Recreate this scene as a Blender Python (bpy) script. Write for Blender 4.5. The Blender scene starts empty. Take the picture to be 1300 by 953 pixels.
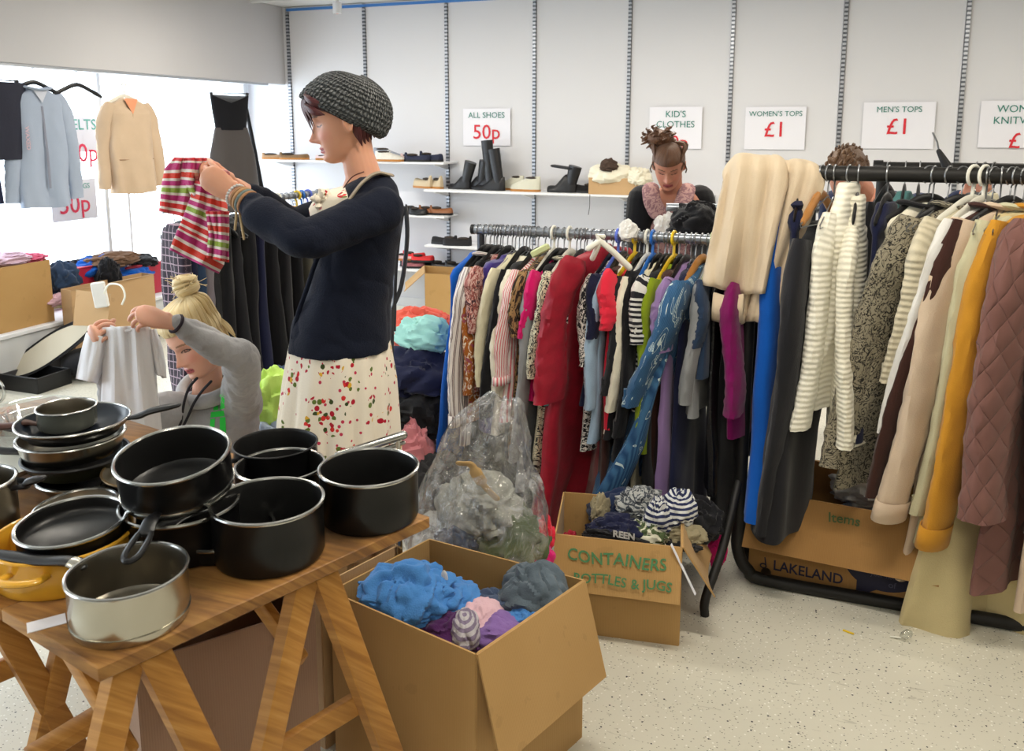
import bpy, bmesh, math, random
import numpy as np
from mathutils import Vector, Matrix, noise as mnoise

# ------------------------------------------------------------------ camera, sky, light, exposure
SC = bpy.context.scene
COL = SC.collection
F = 1080.0; CX, CY = 645.0, 340.0; EYE = 1.6
PITCH = math.atan(178 / 1080.0); YAW = math.radians(20.3)
_cp, _sp, _cy, _sy = math.cos(PITCH), math.sin(PITCH), math.cos(YAW), math.sin(YAW)
FW = np.array([-_sy * _cp, _cy * _cp, -_sp]); RT = np.array([_cy, _sy, 0.0]); UP = np.array([-_sy * _sp, _cy * _sp, _cp])
HF = np.array([-_sy, _cy, 0.0])          # level forward
cam_d = bpy.data.cameras.new('camera'); cam = bpy.data.objects.new('camera', cam_d); COL.objects.link(cam)
cam.location = (0, 0, EYE); cam.rotation_euler = (math.pi / 2 - PITCH, 0, YAW)
cam_d.sensor_width = 36; cam_d.lens = F / 1300 * 36
cam_d.shift_x = (650 - CX) / 1300; cam_d.shift_y = -(476.5 - CY) / 1300
cam_d.clip_start = 0.05; cam_d.dof.use_dof = True; cam_d.dof.focus_distance = 2.9; cam_d.dof.aperture_fstop = 8.0
SC.camera = cam
SC.view_settings.view_transform = 'Standard'; SC.view_settings.look = 'None'
SC.view_settings.exposure = 0.5; SC.view_settings.gamma = 1.0; SC.view_settings.use_curve_mapping = False
wd = bpy.data.worlds.new('overcast_sky'); SC.world = wd; wd.use_nodes = True
wd.node_tree.nodes['Background'].inputs[0].default_value = (0.86, 0.93, 1.0, 1)
wd.node_tree.nodes['Background'].inputs[1].default_value = 5.0

CEIL = 2.68; YB = 6.8; XL = -4.7; XR = 3.2; YF = -2.6; GX = XL - 0.55
def area(name, loc, rot, sx, sy, power, col=(1, 1, 1), portal=False):
    l = bpy.data.lights.new(name, 'AREA'); l.shape = 'RECTANGLE'; l.size = sx; l.size_y = sy
    l.energy = power; l.color = col
    o = bpy.data.objects.new(name, l); COL.objects.link(o); o.location = loc; o.rotation_euler = rot
    if portal: l.cycles.is_portal = True
    return o
area('window_portal', (GX - 0.02, 2.4, 1.2), (0, -math.pi / 2, 0), 1.7, 7.6, 1, portal=True)
LAMPS = [(-3.3, 4.9, 22), (-0.9, 4.9, 26), (1.6, 4.9, 22), (-2.6, 2.5, 13), (-0.2, 1.9, 20), (2.2, 2.3, 12), (-2.4, -0.6, 10), (0.4, -0.8, 18)]

# ------------------------------------------------------------------ pixel -> point helpers
def ray(x, y): return FW + (x - CX) / F * RT - (y - CY) / F * UP
def atz(x, y, z): d = ray(x, y); t = (z - EYE) / d[2]; return np.array([d[0] * t, d[1] * t, z])
def atY(x, y, Y): d = ray(x, y); t = Y / d[1]; return np.array([d[0] * t, Y, EYE + d[2] * t])
def atX(x, y, X): d = ray(x, y); t = X / d[0]; return np.array([X, d[1] * t, EYE + d[2] * t])
def atD(x, y, D): d = ray(x, y); t = D / (d @ HF); return np.array([d[0] * t, d[1] * t, EYE + d[2] * t])

# ------------------------------------------------------------------ object helpers
def thing(name, label, cat, loc=(0, 0, 0), rz=0, group=None):
    o = bpy.data.objects.new(name, None); o.empty_display_size = 0.05; COL.objects.link(o)
    o.location = Vector([float(v) for v in loc]); o.rotation_euler = (0, 0, rz)
    return tag(o, label, cat, group)
def tag(o, label=None, cat=None, group=None, kind=None):
    if label: o['label'] = label
    if cat: o['category'] = cat
    if group: o['group'] = group
    if kind: o['kind'] = kind
    return o
def copy_tree(o, parent=None):
    c = o.copy(); COL.objects.link(c)
    if parent: c.parent = parent
    for ch in o.children: copy_tree(ch, c)
    return c

class MB:
    """collects shapes, then links them as one mesh object"""
    def __init__(s): s.v = []; s.f = []; s.uv = []; s.mi = []; s.n = 0
    def add(s, V, Fc, UV=None, mi=0):
        V = np.asarray(V, float).reshape(-1, 3); k = s.n
        s.v.append(V); s.n += len(V)
        s.uv.append(np.zeros((len(V), 2)) if UV is None else np.asarray(UV, float).reshape(-1, 2))
        for f in Fc: s.f.append(tuple(int(i) + k for i in f)); s.mi.append(mi)
        return s
    def grid(s, P, close_u=False, close_v=False, caps=False, UV=None, mi=0):
        """P: (nv, nu, 3) rows of rings"""
        P = np.asarray(P, float); nv, nu = P.shape[:2]; V = P.reshape(-1, 3); Fc = []
        for j in range(nv - 1 + (1 if close_v else 0)):
            j2 = (j + 1) % nv
            for i in range(nu - 1 + (1 if close_u else 0)):
                i2 = (i + 1) % nu
                Fc.append((j * nu + i, j * nu + i2, j2 * nu + i2, j2 * nu + i))
        if caps and close_u:
            Fc.append(tuple(range(nu - 1, -1, -1))); Fc.append(tuple((nv - 1) * nu + i for i in range(nu)))
        if UV is None:
            du = np.linalg.norm(np.diff(P, axis=1, append=P[:, :1]), axis=2).mean(0); dv = np.linalg.norm(np.diff(P, axis=0, append=P[-1:]), axis=2).mean(1)
            u = np.concatenate([[0], np.cumsum(du)[:-1]]); w = np.concatenate([[0], np.cumsum(dv)[:-1]])
            UV = np.stack(np.broadcast_arrays(u[None, :], -w[:, None]), -1)
        return s.add(V, Fc, UV, mi)
    def box(s, c, size, M=None, bev=0.0, mi=0):
        hx, hy, hz = [d / 2 for d in size]; c = np.asarray(c, float)
        if bev <= 0:
            V = np.array([[x, y, z] for z in (-hz, hz) for y in (-hy, hy) for x in (-hx, hx)])
            Fc = [(0, 2, 3, 1), (4, 5, 7, 6), (0, 1, 5, 4), (2, 6, 7, 3), (0, 4, 6, 2), (1, 3, 7, 5)]
        else:
            b = min(bev, hx * .9, hy * .9, hz * .9); V = []; 
            for z, q in ((-hz, b), (-hz + b, 0), (hz - b, 0), (hz, b)):
                ax, ay = hx - q, hy - q
                for (x, y) in ((ax, ay - b), (ax - b, ay), (-ax + b, ay), (-ax, ay - b), (-ax, -ay + b), (-ax + b, -ay), (ax - b, -ay), (ax, -ay + b)): V.append((x, y, z))
            V = np.array(V); Fc = [tuple(range(7, -1, -1)), tuple(24 + i for i in range(8))]
            for j in range(3):
                for i in range(8): Fc.append((j * 8 + i, j * 8 + (i + 1) % 8, j * 8 + 8 + (i + 1) % 8, j * 8 + 8 + i))
        if M is not None: V = V @ np.asarray(M, float).T
        uv = np.stack([V[:, 0] + V[:, 1], V[:, 2] + V[:, 1]], -1)
        return s.add(V + c, Fc, uv, mi)
    def bar(s, a, b, w, h, up=(0, 0, 1), bev=0.0, mi=0):
        a = np.asarray(a, float); b = np.asarray(b, float); d = b - a; L = np.linalg.norm(d); x = d / L
        y = np.cross(up, x); y = y / (np.linalg.norm(y) + 1e-9); z = np.cross(x, y)
        return s.box((a + b) / 2, (L, w, h), np.stack([x, y, z], 1), bev, mi)
    def tube(s, pts, r, n=10, caps=True, flat=None, up=None, closed=False, mi=0, rnd=False):
        """r: radius or list; flat: (kx, ky) scale; up: reference for first axis; rnd: rounded ends"""
        P = np.asarray(pts, float); m = len(P); R = np.broadcast_to(np.asarray(r, float), (m,)).copy()
        if rnd:
            d0 = P[0] - P[1]; d0 /= np.linalg.norm(d0); d1 = P[-1] - P[-2]; d1 /= np.linalg.norm(d1)
            A = [P[0] + d0 * R[0] * k for k in (.98, .8, .45)]; B = [P[-1] + d1 * R[-1] * k for k in (.45, .8, .98)]
            P = np.vstack([A, P, B]); R = np.concatenate([[R[0] * .2, R[0] * .6, R[0] * .9], R, [R[-1] * .9, R[-1] * .6, R[-1] * .2]]); m = len(P)
        T = np.gradient(P, axis=0) if not closed else np.roll(P, -1, 0) - np.roll(P, 1, 0)
        T /= np.linalg.norm(T, axis=1)[:, None] + 1e-12
        u = np.asarray(up if up is not None else ((0, 0, 1) if abs(T[0][2]) < .9 else (1, 0, 0)), float)
        rings = []; a = np.linspace(0, 2 * math.pi, n, endpoint=False); kx, ky = flat if flat else (1, 1)
        for i in range(m):
            x = u - (u @ T[i]) * T[i]; x /= np.linalg.norm(x) + 1e-12
            if up is None: u = x
            y = np.cross(T[i], x)
            rings.append(P[i] + R[i] * (kx * np.cos(a)[:, None] * x + ky * np.sin(a)[:, None] * y))
        return s.grid(np.array(rings), close_u=True, close_v=closed, caps=caps and not closed, mi=mi)
    def lathe(s, prof, n=40, c=(0, 0, 0), M=None, caps=False, mi=0):
        a = np.linspace(0, 2 * math.pi, n, endpoint=False); pr = np.asarray(prof, float)
        R = np.stack([pr[:, 0, None] * np.cos(a), pr[:, 0, None] * np.sin(a), np.broadcast_to(pr[:, 1, None], (len(pr), n))], -1)
        if M is not None: R = R @ np.asarray(M, float).T
        return s.grid(R + np.asarray(c, float), close_u=True, caps=caps, mi=mi)
    def ell(s, c, r, M=None, nu=20, nv=14, fn=None, mi=0):
        th = np.linspace(0.001, math.pi - .001, nv); a = np.linspace(0, 2 * math.pi, nu, endpoint=False)
        D = np.stack([np.sin(th)[:, None] * np.cos(a), np.sin(th)[:, None] * np.sin(a), np.broadcast_to(np.cos(th)[:, None], (nv, nu))], -1)
        D = D[::-1]
        if fn is not None: D = D * fn(D)[..., None]
        V = D * np.asarray(r, float)
        if M is not None: V = V @ np.asarray(M, float).T
        return s.grid(V + np.asarray(c, float), close_u=True, caps=True, mi=mi)
    def build(s, name, mat, parent=None, off=None, smooth=True, solid=0, world=False):
        V = np.vstack(s.v)
        if off is not None: V = V - np.asarray(off, float)
        elif world and parent is not None:
            V = V - np.array(parent.location)
            if parent.rotation_euler[2]:
                c_, s_ = math.cos(-parent.rotation_euler[2]), math.sin(-parent.rotation_euler[2])
                V = np.stack([V[:, 0] * c_ - V[:, 1] * s_, V[:, 0] * s_ + V[:, 1] * c_, V[:, 2]], -1)
        me = bpy.data.meshes.new(name); me.from_pydata(V.tolist(), [], s.f)
        for m_ in (mat if isinstance(mat, (list, tuple)) else [mat]): me.materials.append(m_)
        if any(s.mi): me.polygons.foreach_set('material_index', s.mi)
        uv = np.vstack(s.uv); ul = me.uv_layers.new(name='UVMap'); li = np.zeros(len(me.loops), int); me.loops.foreach_get('vertex_index', li)
        ul.data.foreach_set('uv', uv[li].astype(np.float32).ravel())
        if smooth:
            me.polygons.foreach_set('use_smooth', [True] * len(me.polygons))
            try: me.set_sharp_from_angle(angle=math.radians(42))
            except Exception: pass
        me.update()
        o = bpy.data.objects.new(name, me); COL.objects.link(o)
        if parent is not None: o.parent = parent
        if solid:
            md = o.modifiers.new('thickness', 'SOLIDIFY'); md.thickness = solid; md.offset = 0
        return o

def Rz(a): c, s = math.cos(a), math.sin(a); return np.array([[c, -s, 0], [s, c, 0], [0, 0, 1.]])
def Rx(a): c, s = math.cos(a), math.sin(a); return np.array([[1., 0, 0], [0, c, -s], [0, s, c]])
def Ry(a): c, s = math.cos(a), math.sin(a); return np.array([[c, 0, s], [0, 1., 0], [-s, 0, c]])
def nrm(v): v = np.asarray(v, float); return v / (np.linalg.norm(v) + 1e-12)
def smooth_path(pts, k=6):
    P = np.asarray(pts, float); out = []
    Q = np.vstack([2 * P[0] - P[1], P, 2 * P[-1] - P[-2]])
    for i in range(1, len(Q) - 2):
        for t in np.linspace(0, 1, k, endpoint=False):
            p0, p1, p2, p3 = Q[i - 1:i + 3]
            out.append(.5 * ((2 * p1) + (-p0 + p2) * t + (2 * p0 - 5 * p1 + 4 * p2 - p3) * t * t + (-p0 + 3 * p1 - 3 * p2 + p3) * t ** 3))
    out.append(P[-1]); return np.array(out)
def wn(V, seed, f=1.0):
    """smooth pseudo-noise, vectorised; V (...,3) -> (-1..1)"""
    rs = np.random.RandomState(seed); r = 0
    W = V * f
    for k in range(5):
        d = rs.normal(size=3); d /= np.linalg.norm(d); fr = 1.0 + .9 * k * .6
        r = r + np.sin(W @ d * fr * 2.1 + rs.uniform(0, 6.28) + 1.1 * np.sin(W @ rs.normal(size=3) * fr + rs.uniform(0, 6.28))) / (1 + .5 * k)
    return r / 2.6

# ------------------------------------------------------------------ materials
MATS = {}
def mat(name, col, rough=.8, metal=0.0, bump=0.0, bscale=60, var=0.0, vscale=6, spec=.5, sheen=0.0, alpha=1, trans=0, ior=1.45, coat=0, sub=0, aniso=0):
    if name in MATS: return MATS[name]
    m = bpy.data.materials.new(name); m.use_nodes = True; N = m.node_tree.nodes; L = m.node_tree.links; b = N['Principled BSDF']
    b.inputs['Base Color'].default_value = (*col, 1); b.inputs['Roughness'].default_value = rough; b.inputs['Metallic'].default_value = metal
    b.inputs['Specular IOR Level'].default_value = spec; b.inputs['Sheen Weight'].default_value = sheen
    b.inputs['Coat Weight'].default_value = coat; b.inputs['IOR'].default_value = ior
    if sub: b.inputs['Subsurface Weight'].default_value = sub; b.inputs['Subsurface Radius'].default_value = (.012, .005, .003); b.inputs['Subsurface Scale'].default_value = 1
    if trans: b.inputs['Transmission Weight'].default_value = trans
    tc = N.new('ShaderNodeTexCoord')
    if var:
        n = N.new('ShaderNodeTexNoise'); n.inputs['Scale'].default_value = vscale; n.inputs['Detail'].default_value = 4; L.new(tc.outputs['Object'], n.inputs['Vector'])
        mx = N.new('ShaderNodeMix'); mx.data_type = 'RGBA'; L.new(n.outputs['Fac'], mx.inputs[0])
        mx.inputs[6].default_value = (*[max(0, c * (1 - var)) for c in col], 1); mx.inputs[7].default_value = (*[min(1, c * (1 + var)) for c in col], 1)
        L.new(mx.outputs[2], b.inputs['Base Color'])
    if bump:
        n2 = N.new('ShaderNodeTexNoise'); n2.inputs['Scale'].default_value = bscale; n2.inputs['Detail'].default_value = 3; L.new(tc.outputs['Object'], n2.inputs['Vector'])
        bp = N.new('ShaderNodeBump'); bp.inputs['Strength'].default_value = bump; bp.inputs['Distance'].default_value = .004; L.new(n2.outputs['Fac'], bp.inputs['Height']); L.new(bp.outputs[0], b.inputs['Normal'])
    MATS[name] = m; return m
def S(r, g, b):   # sRGB 0-255 -> linear
    f = lambda c: (c / 255 / 12.92) if c <= 10 else ((c / 255 + .055) / 1.055) ** 2.4
    return (f(r), f(g), f(b))
def cloth(name, rgb, rough=.9, bump=.35, bs=260, var=.10, sheen=.15):
    return mat(name, S(*rgb), rough, bump=bump, bscale=bs, var=var, vscale=9, sheen=sheen, spec=.2)
class NG:
    """small node-graph helper on top of a Principled material"""
    def __init__(s, name, rough=.9, metal=0, spec=.25, sheen=0.1):
        s.m = bpy.data.materials.new(name); s.m.use_nodes = True; s.N = s.m.node_tree.nodes; s.L = s.m.node_tree.links; s.b = s.N['Principled BSDF']
        s.b.inputs['Roughness'].default_value = rough; s.b.inputs['Metallic'].default_value = metal; s.b.inputs['Specular IOR Level'].default_value = spec; s.b.inputs['Sheen Weight'].default_value = sheen
        s.tc = s.N.new('ShaderNodeTexCoord'); MATS[name] = s.m
    def vec(s, src='UV', scale=(1, 1, 1), rot=(0, 0, 0), loc=(0, 0, 0)):
        mp = s.N.new('ShaderNodeMapping'); s.L.new(s.tc.outputs[src], mp.inputs[0]); mp.inputs['Scale'].default_value = scale; mp.inputs['Rotation'].default_value = rot; mp.inputs['Location'].default_value = loc; return mp.outputs[0]
    def noise(s, v, sc, det=3, dist=0.0, out='Fac'):
        n = s.N.new('ShaderNodeTexNoise'); s.L.new(v, n.inputs['Vector']); n.inputs['Scale'].default_value = sc; n.inputs['Detail'].default_value = det; n.inputs['Distortion'].default_value = dist; return n.outputs[out]
    def wave(s, v, sc, dist=0, det=2, bands='X', dscale=1.0):
        n = s.N.new('ShaderNodeTexWave'); s.L.new(v, n.inputs['Vector']); n.inputs['Scale'].default_value = sc; n.inputs['Distortion'].default_value = dist; n.inputs['Detail'].default_value = det; n.inputs['Detail Scale'].default_value = dscale; n.bands_direction = bands; return n.outputs['Fac']
    def vor(s, v, sc, feat='F1', out='Distance', rnd=1.0):
        n = s.N.new('ShaderNodeTexVoronoi'); s.L.new(v, n.inputs['Vector']); n.inputs['Scale'].default_value = sc; n.feature = feat; n.inputs['Randomness'].default_value = rnd; return n.outputs[out]
    def ramp(s, f, stops, const=False):
        r = s.N.new('ShaderNodeValToRGB'); s.L.new(f, r.inputs[0]); e = r.color_ramp.elements
        if const: r.color_ramp.interpolation = 'CONSTANT'
        while len(e) < len(stops): e.new(.5)
        for i, (p, c) in enumerate(stops): e[i].position = p; e[i].color = (*c, 1) if len(c) == 3 else c
        return r.outputs[0]
    def math(s, op, a, b=None):
        n = s.N.new('ShaderNodeMath'); n.operation = op
        for i, x in enumerate((a, b)):
            if x is None: continue
            if isinstance(x, (int, float)): n.inputs[i].default_value = x
            else: s.L.new(x, n.inputs[i])
        return n.outputs[0]
    def mix(s, f, a, b, mode='MIX'):
        n = s.N.new('ShaderNodeMix'); n.data_type = 'RGBA'; n.blend_type = mode
        if isinstance(f, (int, float)): n.inputs[0].default_value = f
        else: s.L.new(f, n.inputs[0])
        for k, x in ((6, a), (7, b)):
            if isinstance(x, tuple): n.inputs[k].default_value = (*x, 1)
            else: s.L.new(x, n.inputs[k])
        return n.outputs[2]
    def sep(s, v):
        n = s.N.new('ShaderNodeSeparateXYZ'); s.L.new(v, n.inputs[0]); return n.outputs
    def col(s, c):
        if isinstance(c, tuple): s.b.inputs['Base Color'].default_value = (*c, 1)
        else: s.L.new(c, s.b.inputs['Base Color'])
        return s
    def bump(s, h, st=.4, d=.004):
        bp = s.N.new('ShaderNodeBump'); bp.inputs['Strength'].default_value = st; bp.inputs['Distance'].default_value = d; s.L.new(h, bp.inputs['Height']); s.L.new(bp.outputs[0], s.b.inputs['Normal']); return s
def stripes(name, cols, period, direction='X', bump=True, sharp=True, rough=.9):
    """cols: list of (fraction, rgb) repeating with period metres along UV axis"""
    g = NG(name, rough); x = g.sep(g.vec('UV'))[0 if direction == 'X' else 1]
    fr = g.math('FRACT', g.math('MULTIPLY', x, 1.0 / period))
    st = []; p = 0
    for f_, c in cols: st.append((min(p, .999), S(*c))); p += f_
    g.col(g.ramp(fr, st, const=sharp))
    if bump: g.bump(g.noise(g.vec('Object'), 220), .3)
    return g.m
# ================================================================== THE ROOM
GX = XL - 0.45; PX = -4.78; PZ = 0.31
def struct(name, mb, m, parent=None, **k):
    o = mb.build(name, m, parent, **k)
    if parent is None: o['kind'] = 'structure'
    return o
g = NG('vinyl_floor', .38, spec=.4)
v = g.vec('Object'); n1 = g.noise(v, 1.3, 4); base = g.mix(n1, S(205, 201, 184), S(220, 217, 203))
sp1 = g.vor(v, 50); spr = g.vor(v, 50, out='Color'); rs_ = g.sep(spr)[0]
f1 = g.math('MULTIPLY', g.math('LESS_THAN', sp1, .15), g.math('GREATER_THAN', rs_, .7))
sp2 = g.vor(g.vec('Object', (1, 1.6, 1), (0, 0, .6)), 95); r2 = g.sep(g.vor(g.vec('Object', (1, 1.6, 1), (0, 0, .6)), 95, out='Color'))[1]
f2 = g.math('MULTIPLY', g.math('LESS_THAN', sp2, .22), g.math('GREATER_THAN', r2, .6))
sp3 = g.vor(v, 70); r3 = g.sep(g.vor(v, 70, out='Color'))[2]; f3 = g.math('MULTIPLY', g.math('LESS_THAN', sp3, .2), g.math('GREATER_THAN', r3, .6))
c = g.mix(f2, base, S(120, 116, 100)); c = g.mix(f3, c, S(238, 236, 226)); c = g.mix(f1, c, S(52, 54, 56))
sc_ = g.noise(g.vec('Object', (1, 6, 1), (0, 0, .5)), 9, 5, 1.0); c = g.mix(g.math('MULTIPLY', g.math('GREATER_THAN', sc_, .68), .35), c, S(150, 146, 130))
g.col(c); M_FLOOR = g.m
M_WALL = mat('wall_paint', S(214, 214, 219), .75, bump=.08, bscale=30, var=.02, vscale=1.2)
M_PANEL = mat('panel_laminate', S(220, 220, 224), .55, var=.02, vscale=1.0)
M_BEHIND = mat('dimmed_wall_paint', S(142, 139, 132), .8); M_PELMET = mat('pelmet_paint', S(196, 195, 198), .75, bump=.1, bscale=25, var=.03, vscale=2)  # unseen right and front walls toned darker to cut fill and reflections
M_CEIL = mat('ceiling_paint', S(226, 226, 226), .8)
M_TRIM = mat('white_trim', S(228, 229, 232), .5)
M_FRAME = mat('window_frame_paint', S(224, 228, 232), .45)
g = NG('slotted_steel', .35, metal=.8); y_ = g.sep(g.vec('Object'))[2]; fr = g.math('FRACT', g.math('MULTIPLY', y_, 1 / .03))
g.col(g.ramp(fr, [(0, S(188, 192, 200)), (.55, S(96, 100, 108))], const=True)); M_TRACK = g.m
def glass_mat(name, tint=(1, 1, 1), gl=.08, rough=.02):
    m = bpy.data.materials.new(name); m.use_nodes = True; N = m.node_tree.nodes; L = m.node_tree.links; N.remove(N['Principled BSDF'])
    t = N.new('ShaderNodeBsdfTransparent'); t.inputs[0].default_value = (*tint, 1); gs = N.new('ShaderNodeBsdfGlossy'); gs.inputs['Roughness'].default_value = rough
    fz = N.new('ShaderNodeLayerWeight'); fz.inputs[0].default_value = .35; mt = N.new('ShaderNodeMath'); mt.operation = 'MULTIPLY_ADD'; mt.inputs[1].default_value = .6; mt.inputs[2].default_value = gl
    L.new(fz.outputs['Facing'], mt.inputs[0]); mx = N.new('ShaderNodeMixShader'); L.new(mt.outputs[0], mx.inputs[0]); L.new(t.outputs[0], mx.inputs[1]); L.new(gs.outputs[0], mx.inputs[2])
    L.new(mx.outputs[0], N['Material Output'].inputs[0]); return m
M_GLASS = glass_mat('window_glass', (.97, .99, 1), .02)

struct('floor', MB().box(((GX + XR) / 2, (YF + YB) / 2, -.05), (XR - GX + .4, YB - YF + .4, .1)), M_FLOOR)
struct('ceiling', MB().box(((GX + XR) / 2, (YF + YB) / 2, CEIL + .05), (XR - GX + .4, YB - YF + .4, .1)), M_CEIL)
wb = struct('wall_back', MB().box(((GX + XR) / 2, YB + .08, CEIL / 2), (XR - GX + .2, .12, CEIL)), M_WALL)
TX = [-4.65 + .789 * k for k in range(10)]
for k in range(9):   # laminate panels between the slotted uprights, joints recessed
    struct('panel', MB().box(((TX[k] + TX[k + 1]) / 2, YB + .01, CEIL / 2), (.789 - .03, .02, CEIL - .01), bev=.002), M_PANEL, wb)
struct('panel', MB().box(((GX + TX[0]) / 2 - .01, YB + .01, CEIL / 2), (TX[0] - GX - .03, .02, CEIL - .01), bev=.002), M_PANEL, wb)
for k in range(10):
    struct('upright_track', MB().box((TX[k], YB - .004, CEIL / 2 - .02), (.026, .022, CEIL - .06)), M_TRACK, wb)
struct('trim_1', MB().box(((TX[0] + TX[3]) / 2 + .04, YB - .003, CEIL - .028), (TX[3] - TX[0] + .1, .004, .024)), mat('blue_masking_tape', S(72, 132, 206), .6))
struct('wall_right', MB().box((XR + .06, (YF + YB) / 2, CEIL / 2), (.12, YB - YF, CEIL)), M_BEHIND)
struct('wall_front', MB().box(((GX + XR) / 2, YF - .06, CEIL / 2), (XR - GX, .12, CEIL)), M_BEHIND)
# window side: pelmet above, display platform below, glass behind
wl = struct('wall_left', MB().box((XL - .03, (YF + YB) / 2, (1.99 + CEIL) / 2), (.06, YB - YF, CEIL - 1.99), bev=.004), M_PELMET)
struct('soffit', MB().box(((GX + XL) / 2 - .03, (YF + YB) / 2, 2.13), (XL - GX - .02, YB - YF, .04)), M_PELMET, wl)
struct('hanging_rail', MB().box((XL - .035, (YF + YB) / 2 - .1, 1.982), (.05, YB - YF - .3, .018)), mat('grey_aluminium', S(176, 180, 186), .4, .6), wl)
struct('trim_2', MB().box(((GX + PX) / 2, (YF + YB) / 2, PZ - .015), (PX - GX, YB - YF, .03), bev=.005), M_TRIM)
struct('trim_3', MB().box((PX - .03, (YF + YB) / 2, (PZ - .03) / 2), (.03, YB - YF, PZ - .03)), mat('platform_face_paint', S(206, 208, 210), .7, var=.05, vscale=2))
struct('baseboard_left', MB().box((PX - .008, (YF + YB) / 2, .035), (.014, YB - YF, .07)), mat('dark_skirting', S(66, 66, 70), .6))
struct('baseboard_back', MB().box(((GX + XR) / 2, YB - .012, .04), (XR - GX, .02, .08)), M_TRIM)
win = struct('window_1', MB().box((GX, (YF + YB) / 2, 1.2), (.008, YB - YF - .1, 1.8)), M_GLASS)
for y in (YB - .045, 5.02, 3.0, 1.0, -1.0, YF + .05):
    struct('window_frame', MB().box((GX + .01, y, 1.2), (.06, .06 if y > 6 else .035, 1.8), bev=.004), M_FRAME, win)
struct('window_sill', MB().box((GX + .01, (YF + YB) / 2, PZ + .02), (.08, YB - YF, .04), bev=.004), M_FRAME, win)
struct('window_header', MB().box((GX + .01, (YF + YB) / 2, 2.09), (.06, YB - YF, .05), bev=.004), M_FRAME, win)

# ------------------------------------------------------------------ ceiling lights (the room's own lamps)
M_DIFF = mat('lamp_diffuser', (.9, .9, .88), .5); M_DIFF.node_tree.nodes['Principled BSDF'].inputs['Emission Color'].default_value = (1, .9, .72, 1); M_DIFF.node_tree.nodes['Principled BSDF'].inputs['Emission Strength'].default_value = 3
places = ['above the shoe shelves', 'above the price signs', 'by the right wall at the back', 'above the pans table', 'above the clothes rails', 'right of the clothes rails', 'behind the camera on the left', 'behind the camera on the right']
for (x, y, p), w_ in zip(LAMPS, places):
    t = thing('ceiling_light', 'long white fluorescent ceiling light ' + w_, 'lamp', (x, y, CEIL), group='fluorescent ceiling lights')
    MB().box((0, 0, -.035), (1.25, .16, .07), bev=.01).build('housing', M_TRIM, t)
    MB().box((0, 0, -.075), (1.18, .12, .012), bev=.004).build('diffuser', M_DIFF, t)
    area('lamp_tube', (x, y, CEIL - .09), (0, 0, 0), 1.15, .11, p, (1, .92, .79))
t = thing('track_spotlight', 'small white cylindrical spotlight under the ceiling by the blue tape', 'lamp', tuple(atY(428, 3, 6.45)))
zt = t.location[2]; t.location[2] = CEIL
MB().tube([(0, 0, 0), (0, 0, -.05)], .012).build('stem', M_TRIM, t)
MB().lathe([(.0, 0), (.035, 0), (.038, -.01), (.038, -.09), (.03, -.095), (.028, -.06), (0, -.06)], 20, (0, 0, -.04)).build('lamp_housing', M_TRIM, t)
MB().ell((0, 0, -.115), (.022, .022, .02)).build('bulb', mat('pink_bulb', S(240, 170, 150), .3), t)
struct('trim_4', MB().box((XL + 1.0, 6.35, CEIL - .012), (2.2, .03, .024)), M_TRIM)

# ------------------------------------------------------------------ signs
def text_mb(txt, size, weight=0.0):
    cu = bpy.data.curves.new('txt', 'FONT'); cu.body = txt; cu.size = size; cu.align_x = 'CENTER'; cu.offset = weight; cu.extrude = .0004; cu.resolution_u = 3
    ob = bpy.data.objects.new('txt', cu); me = bpy.data.meshes.new_from_object(ob)
    V = np.array([v.co[:] for v in me.vertices]); Fc = [tuple(p.vertices) for p in me.polygons]
    bpy.data.objects.remove(ob); bpy.data.curves.remove(cu); bpy.data.meshes.remove(me); return V, Fc
def put_text(mb, txt, size, M, c, weight=0.0, width=None, sx=1.0, jitter=0):
    V, Fc = text_mb(txt, size, weight)
    V[:, 0] *= sx
    if width: k = width / (V[:, 0].max() - V[:, 0].min()); V[:, 0] *= k
    if jitter: V[:, 1] += jitter * np.sin(V[:, 0] * 40 + 1); V[:, 0] += V[:, 1] * .12 * np.sin(V[:, 0] * 23)
    V = V @ np.asarray(M, float).T + np.asarray(c, float); mb.add(V, Fc); return mb
M_PAPER = mat('white_paper', S(236, 236, 244), .6); M_TEAL = mat('teal_print', S(48, 128, 116), .6); M_RED = mat('red_print', S(214, 42, 56), .6)
M_PAPERW = mat('backlit_paper', S(226, 228, 240), .6); M_PINKT = mat('pink_print', S(222, 60, 92), .6); M_TEAL2 = mat('pale_teal_print', S(90, 170, 160), .6)
BW = np.array([[1, 0, 0], [0, 0, -1], [0, 1, 0]], float)      # text plane facing -Y
LW = np.array([[0, 0, 1], [1, 0, 0], [0, 1, 0]], float)       # text plane facing +X
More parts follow.
